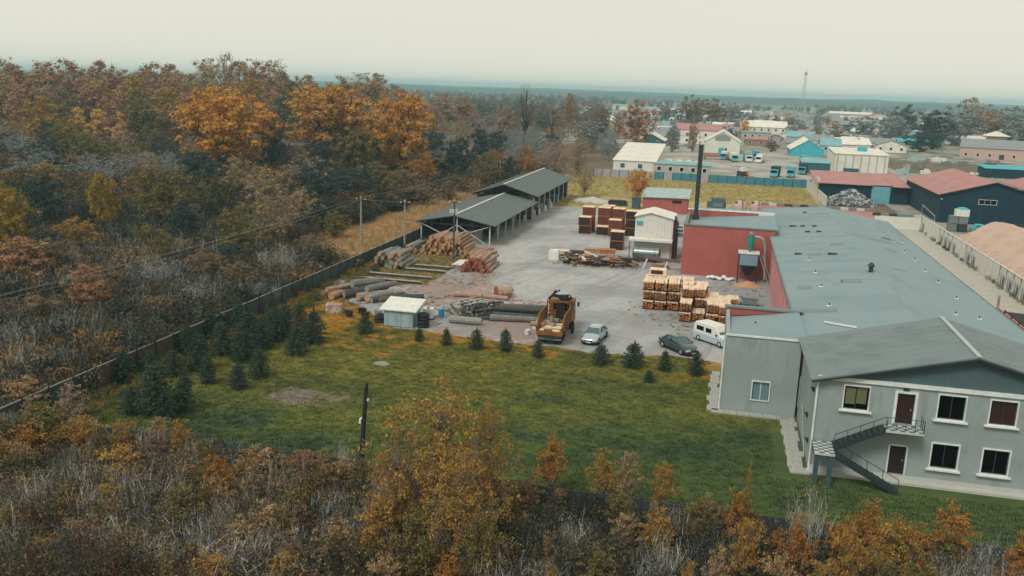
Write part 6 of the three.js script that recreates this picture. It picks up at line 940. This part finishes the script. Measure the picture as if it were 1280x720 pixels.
// ---------- works beyond the concrete fence ----------
{
  const t = thing('navy_factory', 'dark navy sheet-clad factory with a faded red gabled roof', 'building', [44, 0, -198]);
  const W = 20, E = 5.9, A = 8.8;
  obj('front_wall', wallZ([[0, 0], [W, 0], [W, E], [W / 2, A - 0.1], [0, E]], [[7.2, 4.2, 10.6, 5.2]], -0.2, 0), m_blueSheet, t);
  obj('side_wall', box(0.2, E, 36, 0.102, E / 2, -18.3), m_blueSheet, t); obj('side_wall', box(0.2, E, 36, W - 0.102, E / 2, -18.3), m_blueSheet, t);
  obj('back_wall', prismZ([[0, 0], [W, 0], [W, E], [W / 2, A - 0.1], [0, E]], -36.5, -36.3), m_blueSheet, t);
  obj('roof', slab([-0.5, E - 0.1, 0.4], [W / 2, A + 0.05, 0.4], [W / 2, A + 0.05, -36.8], [-0.5, E - 0.1, -36.8], 0.14), m_redRoof, t);
  obj('roof', slab([W / 2, A + 0.05, 0.4], [W + 0.5, E - 0.1, 0.4], [W + 0.5, E - 0.1, -36.8], [W / 2, A + 0.05, -36.8], 0.14), m_redRoof, t);
  for (const s of [-1, 1]) obj('verge_trim', beam(V(W / 2, A - 0.05, 0.45), V(W / 2 + s * (W / 2 + 0.5), E - 0.2, 0.45), 0.08, 0.24), m_dark, t);
  for (let i = 0; i < 3; i++) windowOn(t, 7.25 + i * 1.13, 4.25, 8.3 + i * 1.13, 5.15, 0, { n: 1, sill: 0, f: 0.07 });
  for (let i = 0; i < 20; i++) obj('cladding_rib', box(0.05, E - 0.2, 0.05, 0.5 + i, E / 2, 0.03), m_blueSheet, t);
  obj('wall_lamp', box(0.3, 0.3, 0.2, 0.2, 4.9, 0.15), m_steel, t);
}
{ // second gable beside it
  const t = thing('navy_factory', 'second navy factory bay with a faded red roof beside the first', 'building', [64.4, 0, -198]);
  obj('front_wall', prismZ([[0, 0], [20, 0], [20, 5.9], [10, 8.7], [0, 5.9]], -0.2, 0), m_blueSheet, t);
  obj('roof', [slab([0.5, 6.2, 0.4], [10, 8.85, 0.4], [10, 8.85, -36.8], [0.5, 6.2, -36.8], 0.14), slab([10, 8.85, 0.4], [20.5, 5.8, 0.4], [20.5, 5.8, -36.8], [10, 8.85, -36.8], 0.14)], m_redRoof, t);
}
{
  const t = thing('red_roofed_shed', 'long low navy shed with a faded red mono-pitch roof and a light blue gate', 'shed', [23, 0, -228]);
  obj('front_wall', box(20.5, 4.2, 0.3, 10.25, 2.1, -0.2), m_blueSheet, t); obj('side_wall', box(0.3, 5, 17, 0.15, 2.5, -9), m_fenceWhite, t); obj('back_wall', box(20.5, 5.4, 0.3, 10.25, 2.7, -18), m_blueSheet, t);
  obj('roof', slab([-0.8, 4.3, 0.6], [12.4, 4.3, 0.6], [12.4, 5.8, -18.5], [-0.8, 5.8, -18.5], 0.14), m_redRoof, t); obj('roof', slab([12.42, 4.35, -0.4], [16.6, 4.35, -0.4], [16.6, 5.8, -18.5], [12.42, 5.8, -18.5], 0.14), m_redRoof, t); obj('roof', slab([16.62, 4.3, 1.4], [20.6, 4.3, 1.4], [20.6, 5.8, -18.5], [16.62, 5.8, -18.5], 0.14), m_redRoof, t);
  const g = obj('gate', box(4.2, 4.0, 0.12, 14.3, 2.0, 0.06), M('light_blue_gate', [0.16, 0.42, 0.5], { roughness: 0.6, ...mot(0.5) }), t); for (let i = 0; i < 5; i++) obj('gate_rib', box(0.08, 3.9, 0.06, 12.5 + i * 0.9, 2, 0.15), MATS.light_blue_gate, g);
  for (let i = 0; i < 12; i++) obj('cladding_rib', box(0.06, 4.1, 0.06, 0.5 + i, 2.05, -0.02), m_blueSheet, t);
}
// grey rubble heap
{
  const R = RNG(515), core = new THREE.ConeGeometry(5.4, 3.7, 24, 6), p = core.attributes.position; for (let i = 0; i < p.count; i++) p.setY(i, p.getY(i) + (vnoise(p.getX(i), p.getZ(i), 3) - 0.5) * 0.6);
  core.scale(1.1, 1, 0.75); core.translate(0, 1.75, 0); core.computeVertexNormals();
  const t = single('rubble_heap', 'tall heap of grey scrap and rubble before the red-roofed shed', 'heap', core, m_barkGrey, null, [29.6, 0, -221.5]);
  const gs = []; for (let i = 0; i < 520; i++) { const a = R() * 6.28, q = Math.sqrt(R()), r = 5.6 * q, y = 3.7 * (1 - q) + (R() - 0.5) * 0.3, s = 0.2 + R() * 0.38; gs.push(box(s * 1.6, s * 0.5, s, Math.cos(a) * r * 1.1, y + 0.12, Math.sin(a) * r * 0.75, R() * 6, R() * 3)); }
  const rock = obj('rubble', gs.slice(0, 300), M('pale_rubble', [0.46, 0.47, 0.46], { ...mot(1) }), t), rock2 = obj('rubble', gs.slice(300), M('dark_rubble', [0.14, 0.15, 0.155], { ...mot(1) }), t); rock.userData.kind = rock2.userData.kind = 'stuff';
}
// pinkish sawdust mound
{
  const g = new THREE.PlaneGeometry(26, 62, 90, 160); g.rotateX(-Math.PI / 2); const p = g.attributes.position;
  for (let i = 0; i < p.count; i++) { const x = p.getX(i), z = p.getZ(i), e = Math.min(1, (13 - Math.abs(x)) / 7), f = Math.min(1, (31 - Math.abs(z)) / 9), h = Math.max(0, Math.min(e, 1)) * Math.max(0, f); p.setY(i, -0.05 + 4.3 * Math.pow(h, 0.8) * (0.62 + 0.5 * fbm(x * 0.14 + 5, z * 0.1, 9, 3)) + (0.5 * fbm(x * 0.5, z * 0.5, 19, 4) + 0.16 * fbm(x * 2.2, z * 2.2, 29, 2)) * h); }
  g.computeVertexNormals(); uvXZ(g);
  const o = mesh(numbered('sawdust_mound'), g, M('pinkish_sawdust', [0.54, 0.385, 0.3], { map: scaled(T_mottle, 0.16) }), scene); o.position.set(52.6, 0, -146); tag(o, 'long pinkish sawdust mound behind the concrete panel fence', 'mound');
}
{ // stacked boxes, blue car and dark heaps in front of the navy factory
  for (const [x, y, z, m, w] of [[44, 0, -186, m_officeRoof, 1.5], [45.7, 0, -185.6, m_dark, 1.6], [44.1, 1.5, -186, m_officeRoof, 1.5], [45.7, 1.5, -185.7, m_officeRoof, 1.6]]) single('steel_bin', 'grey steel bin in the stack before the navy factory', 'bin', [box(w, 1.3, 1.5, 0, 0.75, 0), box(w + 0.08, 0.08, 1.58, 0, 1.42, 0), box(w, 0.12, 1.4, 0, 0.06, 0)], m, 'bins before the navy factory', [x, y + 0.03, z]);
  { const t = thing('tarped_bin', 'cream bin with a bright turquoise tarp topping the stack', 'bin', [45.4, 3.0, -185.8]); obj('bin', box(2.4, 1.3, 1.6, 0, 0.65, 0), m_creamSheet, t); obj('tarp', (() => { const g = new THREE.SphereGeometry(1, 14, 8, 0, 6.3, 0, 1.57); g.scale(1.1, 0.45, 0.85); g.translate(0, 1.28, 0); return g; })(), m_cyan, t); }
  { const t = thing('turquoise_car', 'small turquoise car parked before the navy factory', 'car', [49.4, 0.03, -186.5], 1.5); obj('body', profileX([[-1.8, 0.3], [-1.85, 0.8], [-1.2, 0.9], [1.0, 0.88], [1.75, 0.7], [1.8, 0.3]], 1.6, 0.08), m_cyan, t); obj('cabin', profileX([[-1.5, 0.86], [-1.1, 1.4], [0.2, 1.42], [0.9, 0.86]], 1.45, 0.1), m_cyan, t); obj('side_window', [box(0.03, 0.34, 1.5, 0.74, 1.12, -0.3), box(0.03, 0.34, 1.5, -0.74, 1.12, -0.3)], m_carGlass, t); for (const s of [-1, 1]) for (const z of [1.15, -1.15]) wheel(t, s * 0.74, 0.32, z); }
  for (let i = 0; i < 7; i++) single('pipe_rack', 'dark rack of pipes along the navy factory front', 'rack', [box(2.4, 0.9, 1.6, 0, 0.5, 0), cyl(V(-1.3, 1.1, 0.3), V(1.3, 1.1, 0.3), 0.16), cyl(V(-1.3, 1.1, -0.2), V(1.3, 1.1, -0.2), 0.16), cyl(V(-1.3, 1.4, 0.05), V(1.3, 1.4, 0.05), 0.16)], m_dark, 'pipe racks before the navy factory', [53 + i * 2.6, 0.03, -190.5 + (i % 2) * 0.5]);
  single('steel_ramp', 'pale steel handrail sloping along the navy factory side', 'railing', [beam(V(42.4, 2.6, -206), V(41.6, 2.2, -190), 0.14), beam(V(41.6, 0, -190), V(41.6, 2.2, -190), 0.1), beam(V(42.4, 0, -206), V(42.4, 2.6, -206), 0.1)], m_steel);
}
// lorries' lumps and wrapped goods before the rear boundary wall, seen beyond the workshop roof
for (const [x, z, k] of [[-0.6, -189.6, 0], [4.2, -190, 1], [7.6, -191, 1], [10.4, -190.4, 1]]) { const t = thing(k ? 'wrapped_bale' : 'grey_machine', k ? 'pinkish wrapped bale standing behind the workshop roofs' : 'grey teal machine under a cover behind the workshop', k ? 'bale' : 'machine', [x, 0, z], rr(-0.2, 0.2), k ? 'wrapped bales behind the workshop' : undefined); if (k) { const g = new THREE.SphereGeometry(1, 14, 10); g.scale(1.5, 1.5, 1.3); g.translate(0, 1.5, 0); obj('wrap', g, m_wrap, t); obj('strap', [box(0.08, 3.02, 2.64, 0.3, 1.5, 0), box(0.5, 0.3, 0.3, -0.9, 2.6, 0.6)], m_dark, t); } else { obj('body', [box(3.6, 2.4, 2, 0, 1.2, 0), box(2.6, 0.8, 1.6, 0.3, 2.8, 0)], m_gable, t); obj('panel', box(1.8, 0.8, 0.06, 0.4, 1.9, 1.04), m_officeRoof, t); } }
// a gravel heap, a dark skip and a bin near the little maple
single('gravel_heap', 'low pale gravel heap at the field edge', 'heap', (() => { const g = new THREE.ConeGeometry(4, 1.1, 22, 4); const p = g.attributes.position; for (let i = 0; i < p.count; i++) p.setY(i, p.getY(i) + (vnoise(p.getX(i) * 2, p.getZ(i) * 2, 3) - 0.5) * 0.4); g.scale(1.4, 1, 0.8); g.translate(0, 0.5, 0); g.computeVertexNormals(); return g; })(), m_concrete, null, [-27.5, 0, -196.5]);
single('dark_skip', 'dark low skip lying at the field edge', 'skip', [box(4, 0.8, 1.8, 0, 0.42, 0), box(4.2, 0.1, 2, 0, 0.84, 0), box(3.4, 0.3, 1.4, 0, 1.0, 0)], m_dark, null, [-21.4, 0.02, -192.5]);
single('dark_bin', 'dark green bin under the small orange maple', 'bin', [box(1.7, 2.2, 1.5, 0, 1.1, 0), box(1.85, 0.16, 1.65, 0, 2.26, 0), box(0.5, 0.12, 0.1, 0, 1.7, 0.78)], m_gable, null, [-17.2, 0.02, -189.5]);

// ---------- town ----------
function house(o) {
  const { x, z, w, d, h, rh, wall, roof, label, turn = 0, n = 0, group, flat, name = 'house' } = o, t = thing(name, label, 'building', [x, 0, z], turn, group);
  const across = o.gableFront;
  if (flat) { obj('wall', box(w, h, d, 0, h / 2, -d / 2), wall, t); obj('roof', slab([-w / 2 - 0.3, h + 0.15, 0.3], [w / 2 + 0.3, h + 0.15, 0.3], [w / 2 + 0.3, h + 0.15 + rh, -d - 0.3], [-w / 2 - 0.3, h + 0.15 + rh, -d - 0.3], 0.2), roof, t); }
  else if (across) {
    obj('wall', prismZ([[-w / 2, 0], [w / 2, 0], [w / 2, h], [0, h + rh - 0.1], [-w / 2, h]], -d, 0), o.gable ?? wall, t);
    const q = rh / (w / 2) * 0.5; obj('roof', [slab([-w / 2 - 0.5, h - q, 0.4], [0, h + rh, 0.4], [0, h + rh, -d - 0.4], [-w / 2 - 0.5, h - q, -d - 0.4], 0.15), slab([0, h + rh, 0.4], [w / 2 + 0.5, h - q, 0.4], [w / 2 + 0.5, h - q, -d - 0.4], [0, h + rh, -d - 0.4], 0.15)], roof, t);
  } else {
    obj('wall', [box(w, h, d, 0, h / 2, -d / 2), (() => { const g = prismZ([[-d / 2, 0], [d / 2, 0], [0, rh - 0.1]], -w / 2, w / 2); g.rotateY(Math.PI / 2); g.translate(0, h, -d / 2); return g; })()], wall, t);
    const q = rh / (d / 2) * 0.4; obj('roof', [slab([-w / 2 - 0.4, h - q, 0.4], [w / 2 + 0.4, h - q, 0.4], [w / 2 + 0.4, h + rh, -d / 2], [-w / 2 - 0.4, h + rh, -d / 2], 0.15), slab([-w / 2 - 0.4, h + rh, -d / 2], [w / 2 + 0.4, h + rh, -d / 2], [w / 2 + 0.4, h - q, -d - 0.4], [-w / 2 - 0.4, h - q, -d - 0.4], 0.15)], roof, t);
  }
  const fl = h > 5.2 ? 2 : 1;
  for (let k = 0; k < fl; k++) for (let i = 0; i < n; i++) { const wx = -w / 2 + w * (i + 0.5) / n, f = obj('window', box(1.3, 1.4, 0.1, wx, 1.7 + k * 3, 0.03), m_white, t); obj('pane', box(1.05, 1.15, 0.06, wx, 1.7 + k * 3, 0.07), o.pane ?? m_glassDark, f); }
  if (o.door) obj('door', box(o.door, 2.3, 0.1, o.doorX ?? 0, 1.15, 0.06), o.doorM ?? m_dark, t);
  if (o.chim) obj('chimney', box(0.7, 1.6, 0.7, w * 0.2, h + rh * 0.7, -d * 0.4), m_pink, t);
  return t;
}
const m_whitewash = M('whitewashed_wall', [0.72, 0.7, 0.62], { map: scaled(T_stain, 0.12) }), m_creamRoof = M('cream_roof', [0.76, 0.72, 0.62], { roughness: 0.6, ...mot(0.1) }), m_tealDark = M('dark_teal_boards', [0.03, 0.12, 0.16], { ...mot(0.3) }), m_greyRoof = M('grey_slate_roof', [0.26, 0.28, 0.28], { ...mot(0.2) }), m_tealRoof = M('pale_teal_roof', [0.22, 0.42, 0.44], { ...mot(0.2) }), m_brick = M('brown_brick', [0.32, 0.2, 0.16], { ...mot(0.5) }), m_greyBlock = M('grey_blockwork', [0.42, 0.4, 0.36], { ...mot(0.3) }), m_paleBlue = M('pale_blue_wall', [0.34, 0.48, 0.52], { ...mot(0.3) });
{
  const t = house({ name: 'white_warehouse', x: -26.5, z: -277.5, w: 13, d: 39, h: 3.4, rh: 3.4, flat: true, wall: m_whitewash, roof: m_creamRoof, label: 'white warehouse with a wide cream roof beside the field fence' });
  for (const x of [-3.6, 1.8]) { const f = obj('window', box(1.6, 1.6, 0.1, x, 1.9, 0.04), m_white, t); obj('pane', box(1.35, 1.35, 0.06, x, 1.9, 0.08), m_tealDark, f); }
}
house({ name: 'long_low_store', x: -12, z: -276, w: 17, d: 7, h: 3.1, rh: 0.3, flat: true, wall: m_greyBlock, roof: m_tealRoof, label: 'long low store with a pale teal roof beside the white warehouse', n: 5 });
house({ name: 'teal_house', x: -33.4, z: -424, w: 12, d: 20, h: 2.6, rh: 3.0, gableFront: true, wall: m_tealDark, roof: m_creamRoof, label: 'dark teal gabled house with a cream roof behind the white warehouse', n: 2 });
{
  const t = house({ name: 'white_gabled_hall', x: -0.9, z: -393, w: 14.6, d: 26, h: 4.9, rh: 4.4, gableFront: true, wall: m_whitewash, roof: m_creamRoof, label: 'white gabled hall with a grey gable panel and a turquoise door', door: 2.2, doorX: -0.4, doorM: m_cyan });
  obj('gable_panel', prismZ([[-3.2, 5.2], [3.2, 5.2], [3.2, 6.6], [0, 8.3], [-3.2, 6.6]], 0.02, 0.08), m_greyRoof, t); obj('door_leaf', box(1, 2.2, 0.08, 1.5, 1.12, 0.06), m_tealDark, t);
}
house({ name: 'turquoise_barn', x: 34.3, z: -398, w: 13.4, d: 26, h: 3.1, rh: 4.1, gableFront: true, wall: m_cyan, roof: m_creamRoof, label: 'bright turquoise gabled barn with a cream roof' });
{ const t = house({ name: 'white_block', x: 45.2, z: -321, w: 17, d: 24, h: 6.2, rh: 0.9, flat: true, wall: m_whitewash, roof: m_creamRoof, label: 'large white ribbed block with a cream roof behind the red-roofed shed' }); for (let i = 0; i < 7; i++) obj('wall_rib', box(0.25, 6, 0.2, -7.6 + i * 2.5, 3, 0.1), m_greyBlock, t); obj('shutter', box(5, 1.4, 0.12, -3, 0.8, 0.2), m_tealDark, t); obj('roof_unit', [box(3, 1.6, 2.4, 1.5, 7.4, -12)], m_cyan, t); }
house({ name: 'navy_garage', x: 30, z: -312, w: 9, d: 8, h: 3.3, rh: 0.7, flat: true, wall: m_tealDark, roof: m_tealRoof, label: 'small navy garage beside the white block' });
house({ name: 'brick_house', x: 122, z: -446, w: 34, d: 26, h: 5, rh: 3.4, wall: m_wrap, roof: m_greyRoof, label: 'long pinkish house with a big grey roof at the edge of the town', n: 7, turn: -0.25, door: 2 });
{ const t = thing('lookout_tower', 'small white-roofed lookout tower beside the long pinkish house', 'tower', [127, 0, -478]); obj('shaft', box(7, 9.5, 7, 0, 4.75, 0), m_wrap, t); obj('roof', (() => { const g = new THREE.ConeGeometry(7.6, 2.4, 4); g.rotateY(Math.PI / 4); g.translate(0, 10.7, 0); return g; })(), m_creamRoof, t); for (const x of [-2, 0, 2]) obj('window', box(1, 1.4, 0.1, x, 7, 3.53), m_glassDark, t); }
house({ name: 'blue_roofed_store', x: 103, z: -530, w: 26, d: 9, h: 3, rh: 1.6, wall: m_greyBlock, roof: m_cyan, label: 'long store with a bright blue roof before the dark trees', n: 6 });
house({ name: 'blue_shed', x: 93, z: -330, w: 14, d: 10, h: 3.2, rh: 0.5, flat: true, wall: m_blueSheet, roof: m_cyan, label: 'navy shed with a blue roof at the right of the works' });
{
  const list = [[-14, -457, 23], [-133, -944, 26], [-140, -1262, 30], [-50, -754, 14], [-31, -552, 15], [13, -959, 15], [82, -1231, 35], [-20, -848, 15], [4, -592, 9], [23, -566, 25], [15, -468, 11], [39, -507, 14], [67, -737, 17], [152, -1225, 51], [109, -1018, 15], [95, -1093, 16], [178, -1155, 25], [154, -903, 15], [104, -703, 13], [166, -717, 26], [263, -1367, 25], [56, -1333, 22], [130, -966, 12], [201, -963, 18], [-115, -748, 16], [-87, -680, 12], [328, -1474, 27], [60, -640, 13], [85, -610, 14], [120, -640, 14], [30, -690, 14], [-5, -690, 13], [140, -800, 15], [180, -830, 14], [60, -840, 15], [20, -800, 13], [-40, -900, 16], [220, -1090, 18], [36, -1060, 16], [-70, -1040, 18], [240, -860, 16], [210, -760, 15], [72, -560, 12], [140, -560, 12], [48, -440, 9], [62, -470, 10], [175, -620, 14], [-60, -620, 12]];
  { const R = RNG(91); for (let i = 0; i < 4000 && list.length < 260; i++) { const z = -440 - Math.pow(R(), 1.3) * 850, x = -0.09 * -z + R() * -z * 0.42; if (list.some(([a, b, w]) => Math.hypot(a - x, b - z) < 7 + w * 0.5) || (x > 88 && x < 175 && z > -600) || (x < 50 && x > -30 && z > -450)) continue; list.push([Math.round(x), Math.round(z), 9 + Math.floor(R() * 8)]); } }
  const W = [[m_whitewash, 'white'], [m_greyBlock, 'grey'], [m_brick, 'brown brick'], [m_creamRoof, 'cream'], [m_paleBlue, 'pale blue']], Rf = [[m_creamRoof, 'pale'], [m_greyRoof, 'grey'], [m_redRoof, 'faded red'], [m_tealRoof, 'pale teal'], [m_greyRoof, 'grey']], R = RNG(42);
  list.forEach(([x, z, w], i) => { const a = W[Math.floor(R() * 5)], b = Rf[Math.floor(R() * 5)], big = w > 22, h = big ? rr(5.5, 7.5, R) : rr(3, 4, R); const gf = R() < 0.35; house({ name: 'town_house', x, z, w, d: gf ? w * 1.1 : rr(8, 12, R), h, rh: rr(1.8, 3.4, R), gableFront: gf, wall: a[0], roof: b[0], turn: rr(-0.35, 0.35, R), n: z > -900 ? Math.max(2, Math.floor(w / 4)) : 0, chim: R() < 0.5 && !gf, label: a[1] + (big ? ' long building' : ' house') + ' with a ' + b[1] + ' roof ' + (z > -640 ? 'in the near part of the town' : z > -950 ? 'in the middle of the hazy town' : 'in the far hazy part of the town'), group: 'town houses, ' + a[1] + ' ' + b[1] + (big ? ' long' : '') + (z > -640 ? ' near' : z > -950 ? ' middle' : ' far') }); });
}
house({ name: 'shop_building', x: 15, z: -470, w: 14, d: 9, h: 6.2, rh: 0.4, flat: true, wall: m_paleBlue, roof: m_greyRoof, label: 'two-storey shop with a deep blue ground floor behind the lorry yard', n: 4 });
{ const R = RNG(4242); for (let i = 0; i < 190; i++) { const z = -450 - Math.pow(R(), 0.8) * 1500, x = -0.2 * -z + R() * -z * 0.55, k = pick(['grey', 'brown', 'grey', 'pink', 'green', 'dark', 'tan', 'rust'], R), H = 4 + R() * 7, Rd = H * (0.38 + R() * 0.25); plant('town_tree', 'far', k, treeLabel(k, x, z, H, Rd), 'tree', treeLabel.last, x, z, H, Rd, R() * 6.28); } }
// woodland belts in the distance, which read as one mass
{
  const R = RNG(2024), a = [[], []], pal = [[0.2, 0.13, 0.08], [0.12, 0.11, 0.085], [0.16, 0.15, 0.13], [0.24, 0.14, 0.07], [0.06, 0.075, 0.06], [0.19, 0.17, 0.15]];
  for (let i = 0; i < 2600; i++) {
    const z = -430 - Math.pow(R(), 1.1) * 2300, q = -0.62 + R() * 1.25, x = q * -z;
    if (q > -0.13 && q < 0.3 && (z > -1350 || R() < 0.35)) continue; if (q > 0.3 && z > -640) continue; if (q < -0.36 && z > -520) continue;
    if (vnoise(x * 0.006 + 3, z * 0.004, 8) < 0.34) continue;
    const s = 0.42 + R() * 0.4; a[i % 2].push([x, 0, z, s * (0.8 + 0.4 * R()), s * 0.92, pick(pal, R)]);
  }
  const Wm = M('far_wood_leaf', [1, 1, 1], { vertexColors: true });
  for (const k of [0, 1]) scatter('far_woodland', 'distant woodland belt fading into the haze around the town', PR.far[k].crown, Wm, a[k]);
}
// lattice mast far off
{
  const t = thing('radio_mast', 'thin lattice radio mast rising above the far town', 'mast', [61, 0, -800]);
  const hs = [0, 6, 12, 18, 24, 30, 36, 41, 46]; const cor = (y) => { const r = 1.9 - 1.5 * y / 46; return [[r, r], [-r, r], [-r, -r], [r, -r]].map(([a, b]) => V(a, y, b)); };
  for (let k = 0; k < 4; k++) obj('mast_leg', beam(cor(0)[k], cor(46)[k], 0.26), m_steel, t);
  for (let i = 0; i < 8; i++) { const A = cor(hs[i]), B = cor(hs[i + 1]); obj('lattice', A.flatMap((a, k) => [beam(a, B[(k + 1) % 4], 0.14), beam(B[k], B[(k + 1) % 4], 0.14)]), m_steel, t); }
  obj('antenna', [box(2.4, 2.2, 0.3, 0, 44, 0.6), box(0.3, 2.2, 2.4, 0.6, 44, 0), cyl(V(0, 46, 0), V(0, 49, 0), 0.1)], m_steel, t);
}
// vehicles in the lorry yard
function lorry(label, p, turn, cab, body, L = 6) {
  const t = thing('lorry', label, 'lorry', p, turn, 'lorries in the far yard');
  const c = obj('cab', profileX([[0.2, 0.5], [0.2, 2.4], [1.5, 2.4], [1.9, 1.4], [2.0, 0.5]], 2.3, 0.08), cab, t); obj('windscreen', beam(V(0, 2.25, 1.72), V(0, 1.45, 1.98), 1.9, 0.05), m_glassDark, c);
  obj('cargo_body', [box(2.4, 2.3, L, 0, 2.0, -L / 2)], body, t); obj('chassis', box(1, 0.3, L + 1.6, 0, 0.75, -L / 2 + 0.8), m_dark, t);
  for (const s of [-1, 1]) { for (const z of [1.0, -L + 1, -L + 2.2]) wheel(t, s * 0.95, 0.48, z, 1.35, m_dark); obj('headlight', box(0.3, 0.2, 0.06, s * 0.8, 0.8, 2.1), m_lamp, t); }
}
const lb = M('lorry_blue', [0.04, 0.26, 0.36], { roughness: 0.5 }), lt = M('lorry_teal', [0.06, 0.36, 0.42], { roughness: 0.5 });
[['blue lorry with a cream box', [0.2, 0.05, -352], lb, m_creamRoof], ['teal lorry with a white box', [4, 0.05, -345], lt, m_whitewash], ['white lorry with a teal box', [9, 0.05, -347], m_white, lt], ['white lorry with a white box', [12.9, 0.05, -345], m_white, m_whitewash], ['blue lorry with a blue box', [12.3, 0.05, -364], lb, lb], ['teal lorry with a navy box', [15.6, 0.05, -286], lt, m_blueSheet], ['teal lorry with a teal box', [20.6, 0.05, -289], lt, lt], ['blue lorry with a navy box', [25, 0.05, -303], lb, m_blueSheet], ['white lorry with a teal box', [29.5, 0.05, -350], m_white, lt]].forEach(([n, p, a, b]) => lorry(n + ' parked in the far yard', p, rr(-0.25, 0.25), a, b, rr(4.4, 6.5)));
{ const t = thing('red_trailer', 'long dull red flat trailer loaded before the white gabled hall', 'trailer', [-3, 0.05, -352]); obj('bed', box(13, 0.5, 2.6, 0, 1.2, 0), m_redRender, t); obj('load', box(12, 0.9, 2.2, 0, 1.9, 0), m_brick, t); for (const x of [-5, -4, 4, 5]) wheel(t, x, 0.5, 1.1, 1.4, m_dark); }
{ const t = thing('orange_loader', 'small loader with an orange arm and a white cab in the far yard', 'loader', [6, 0.05, -279], 0.6); obj('body', box(2, 1.4, 3, 0, 1.2, 0), m_dark, t); obj('cab', box(1.5, 1.3, 1.4, 0, 2.4, 0.3), m_white, t); obj('arm', [beam(V(0.4, 1.6, 1.2), V(0.5, 0.5, 3.4), 0.4), box(2, 0.6, 0.7, 0.4, 0.5, 3.6)], M('loader_orange', [0.55, 0.16, 0.04], { roughness: 0.5 }), t); for (const s of [-1, 1]) for (const z of [1, -1]) wheel(t, s, 0.55, z, 1.6, m_dark); }
for (let i = 0; i < 8; i++) { const t = thing('paper_roll', 'large pale roll stored in the lot behind the long low store', 'roll', [-17.5 + (i % 4) * 3.1, 0.05, -292 - Math.floor(i / 4) * 9], rr(-0.4, 0.4), 'pale rolls in the far lot'); obj('roll', [cyl(V(0, 1.4, -1.2), V(0, 1.4, 1.2), 1.4, 1.4, 20)], i % 3 ? m_creamRoof : m_whitewash, t); obj('core', cyl(V(0, 1.4, -1.22), V(0, 1.4, 1.22), 0.4, 0.4, 12), m_dark, t); }
// concrete goods and pallets in the lots at the right
{ const R = RNG(333); for (let i = 0; i < 46; i++) { const x = 58 + R() * 70, z = -250 - R() * 170; if (x / -z > 0.4) continue; single('block_stack', 'stack of pale concrete blocks in the dusty lot beyond the works', 'blocks', [box(rr(2, 5, R), rr(0.6, 1.6, R), rr(1.2, 2.4, R), 0, 0.6, 0), box(1.4, 0.5, 1.3, 0.3, 1.5, 0)], pick([m_concrete, m_whitewash, m_greyBlock, m_barkGrey, m_paleBlue], R), 'concrete goods beyond the works', [x, 0.03, z], rr(-0.3, 0.3, R)); } }
panelFence('grey concrete panel fence crossing the lots beyond the works', 'lot_fence', [56, 0, -300], -Math.PI / 2 - 0.08, 24, 3, 2.4, (i) => (i % 4 === 2 ? m_fenceStreak : m_greyBlock), m_concrete, null);

renderer.render(scene, camera);
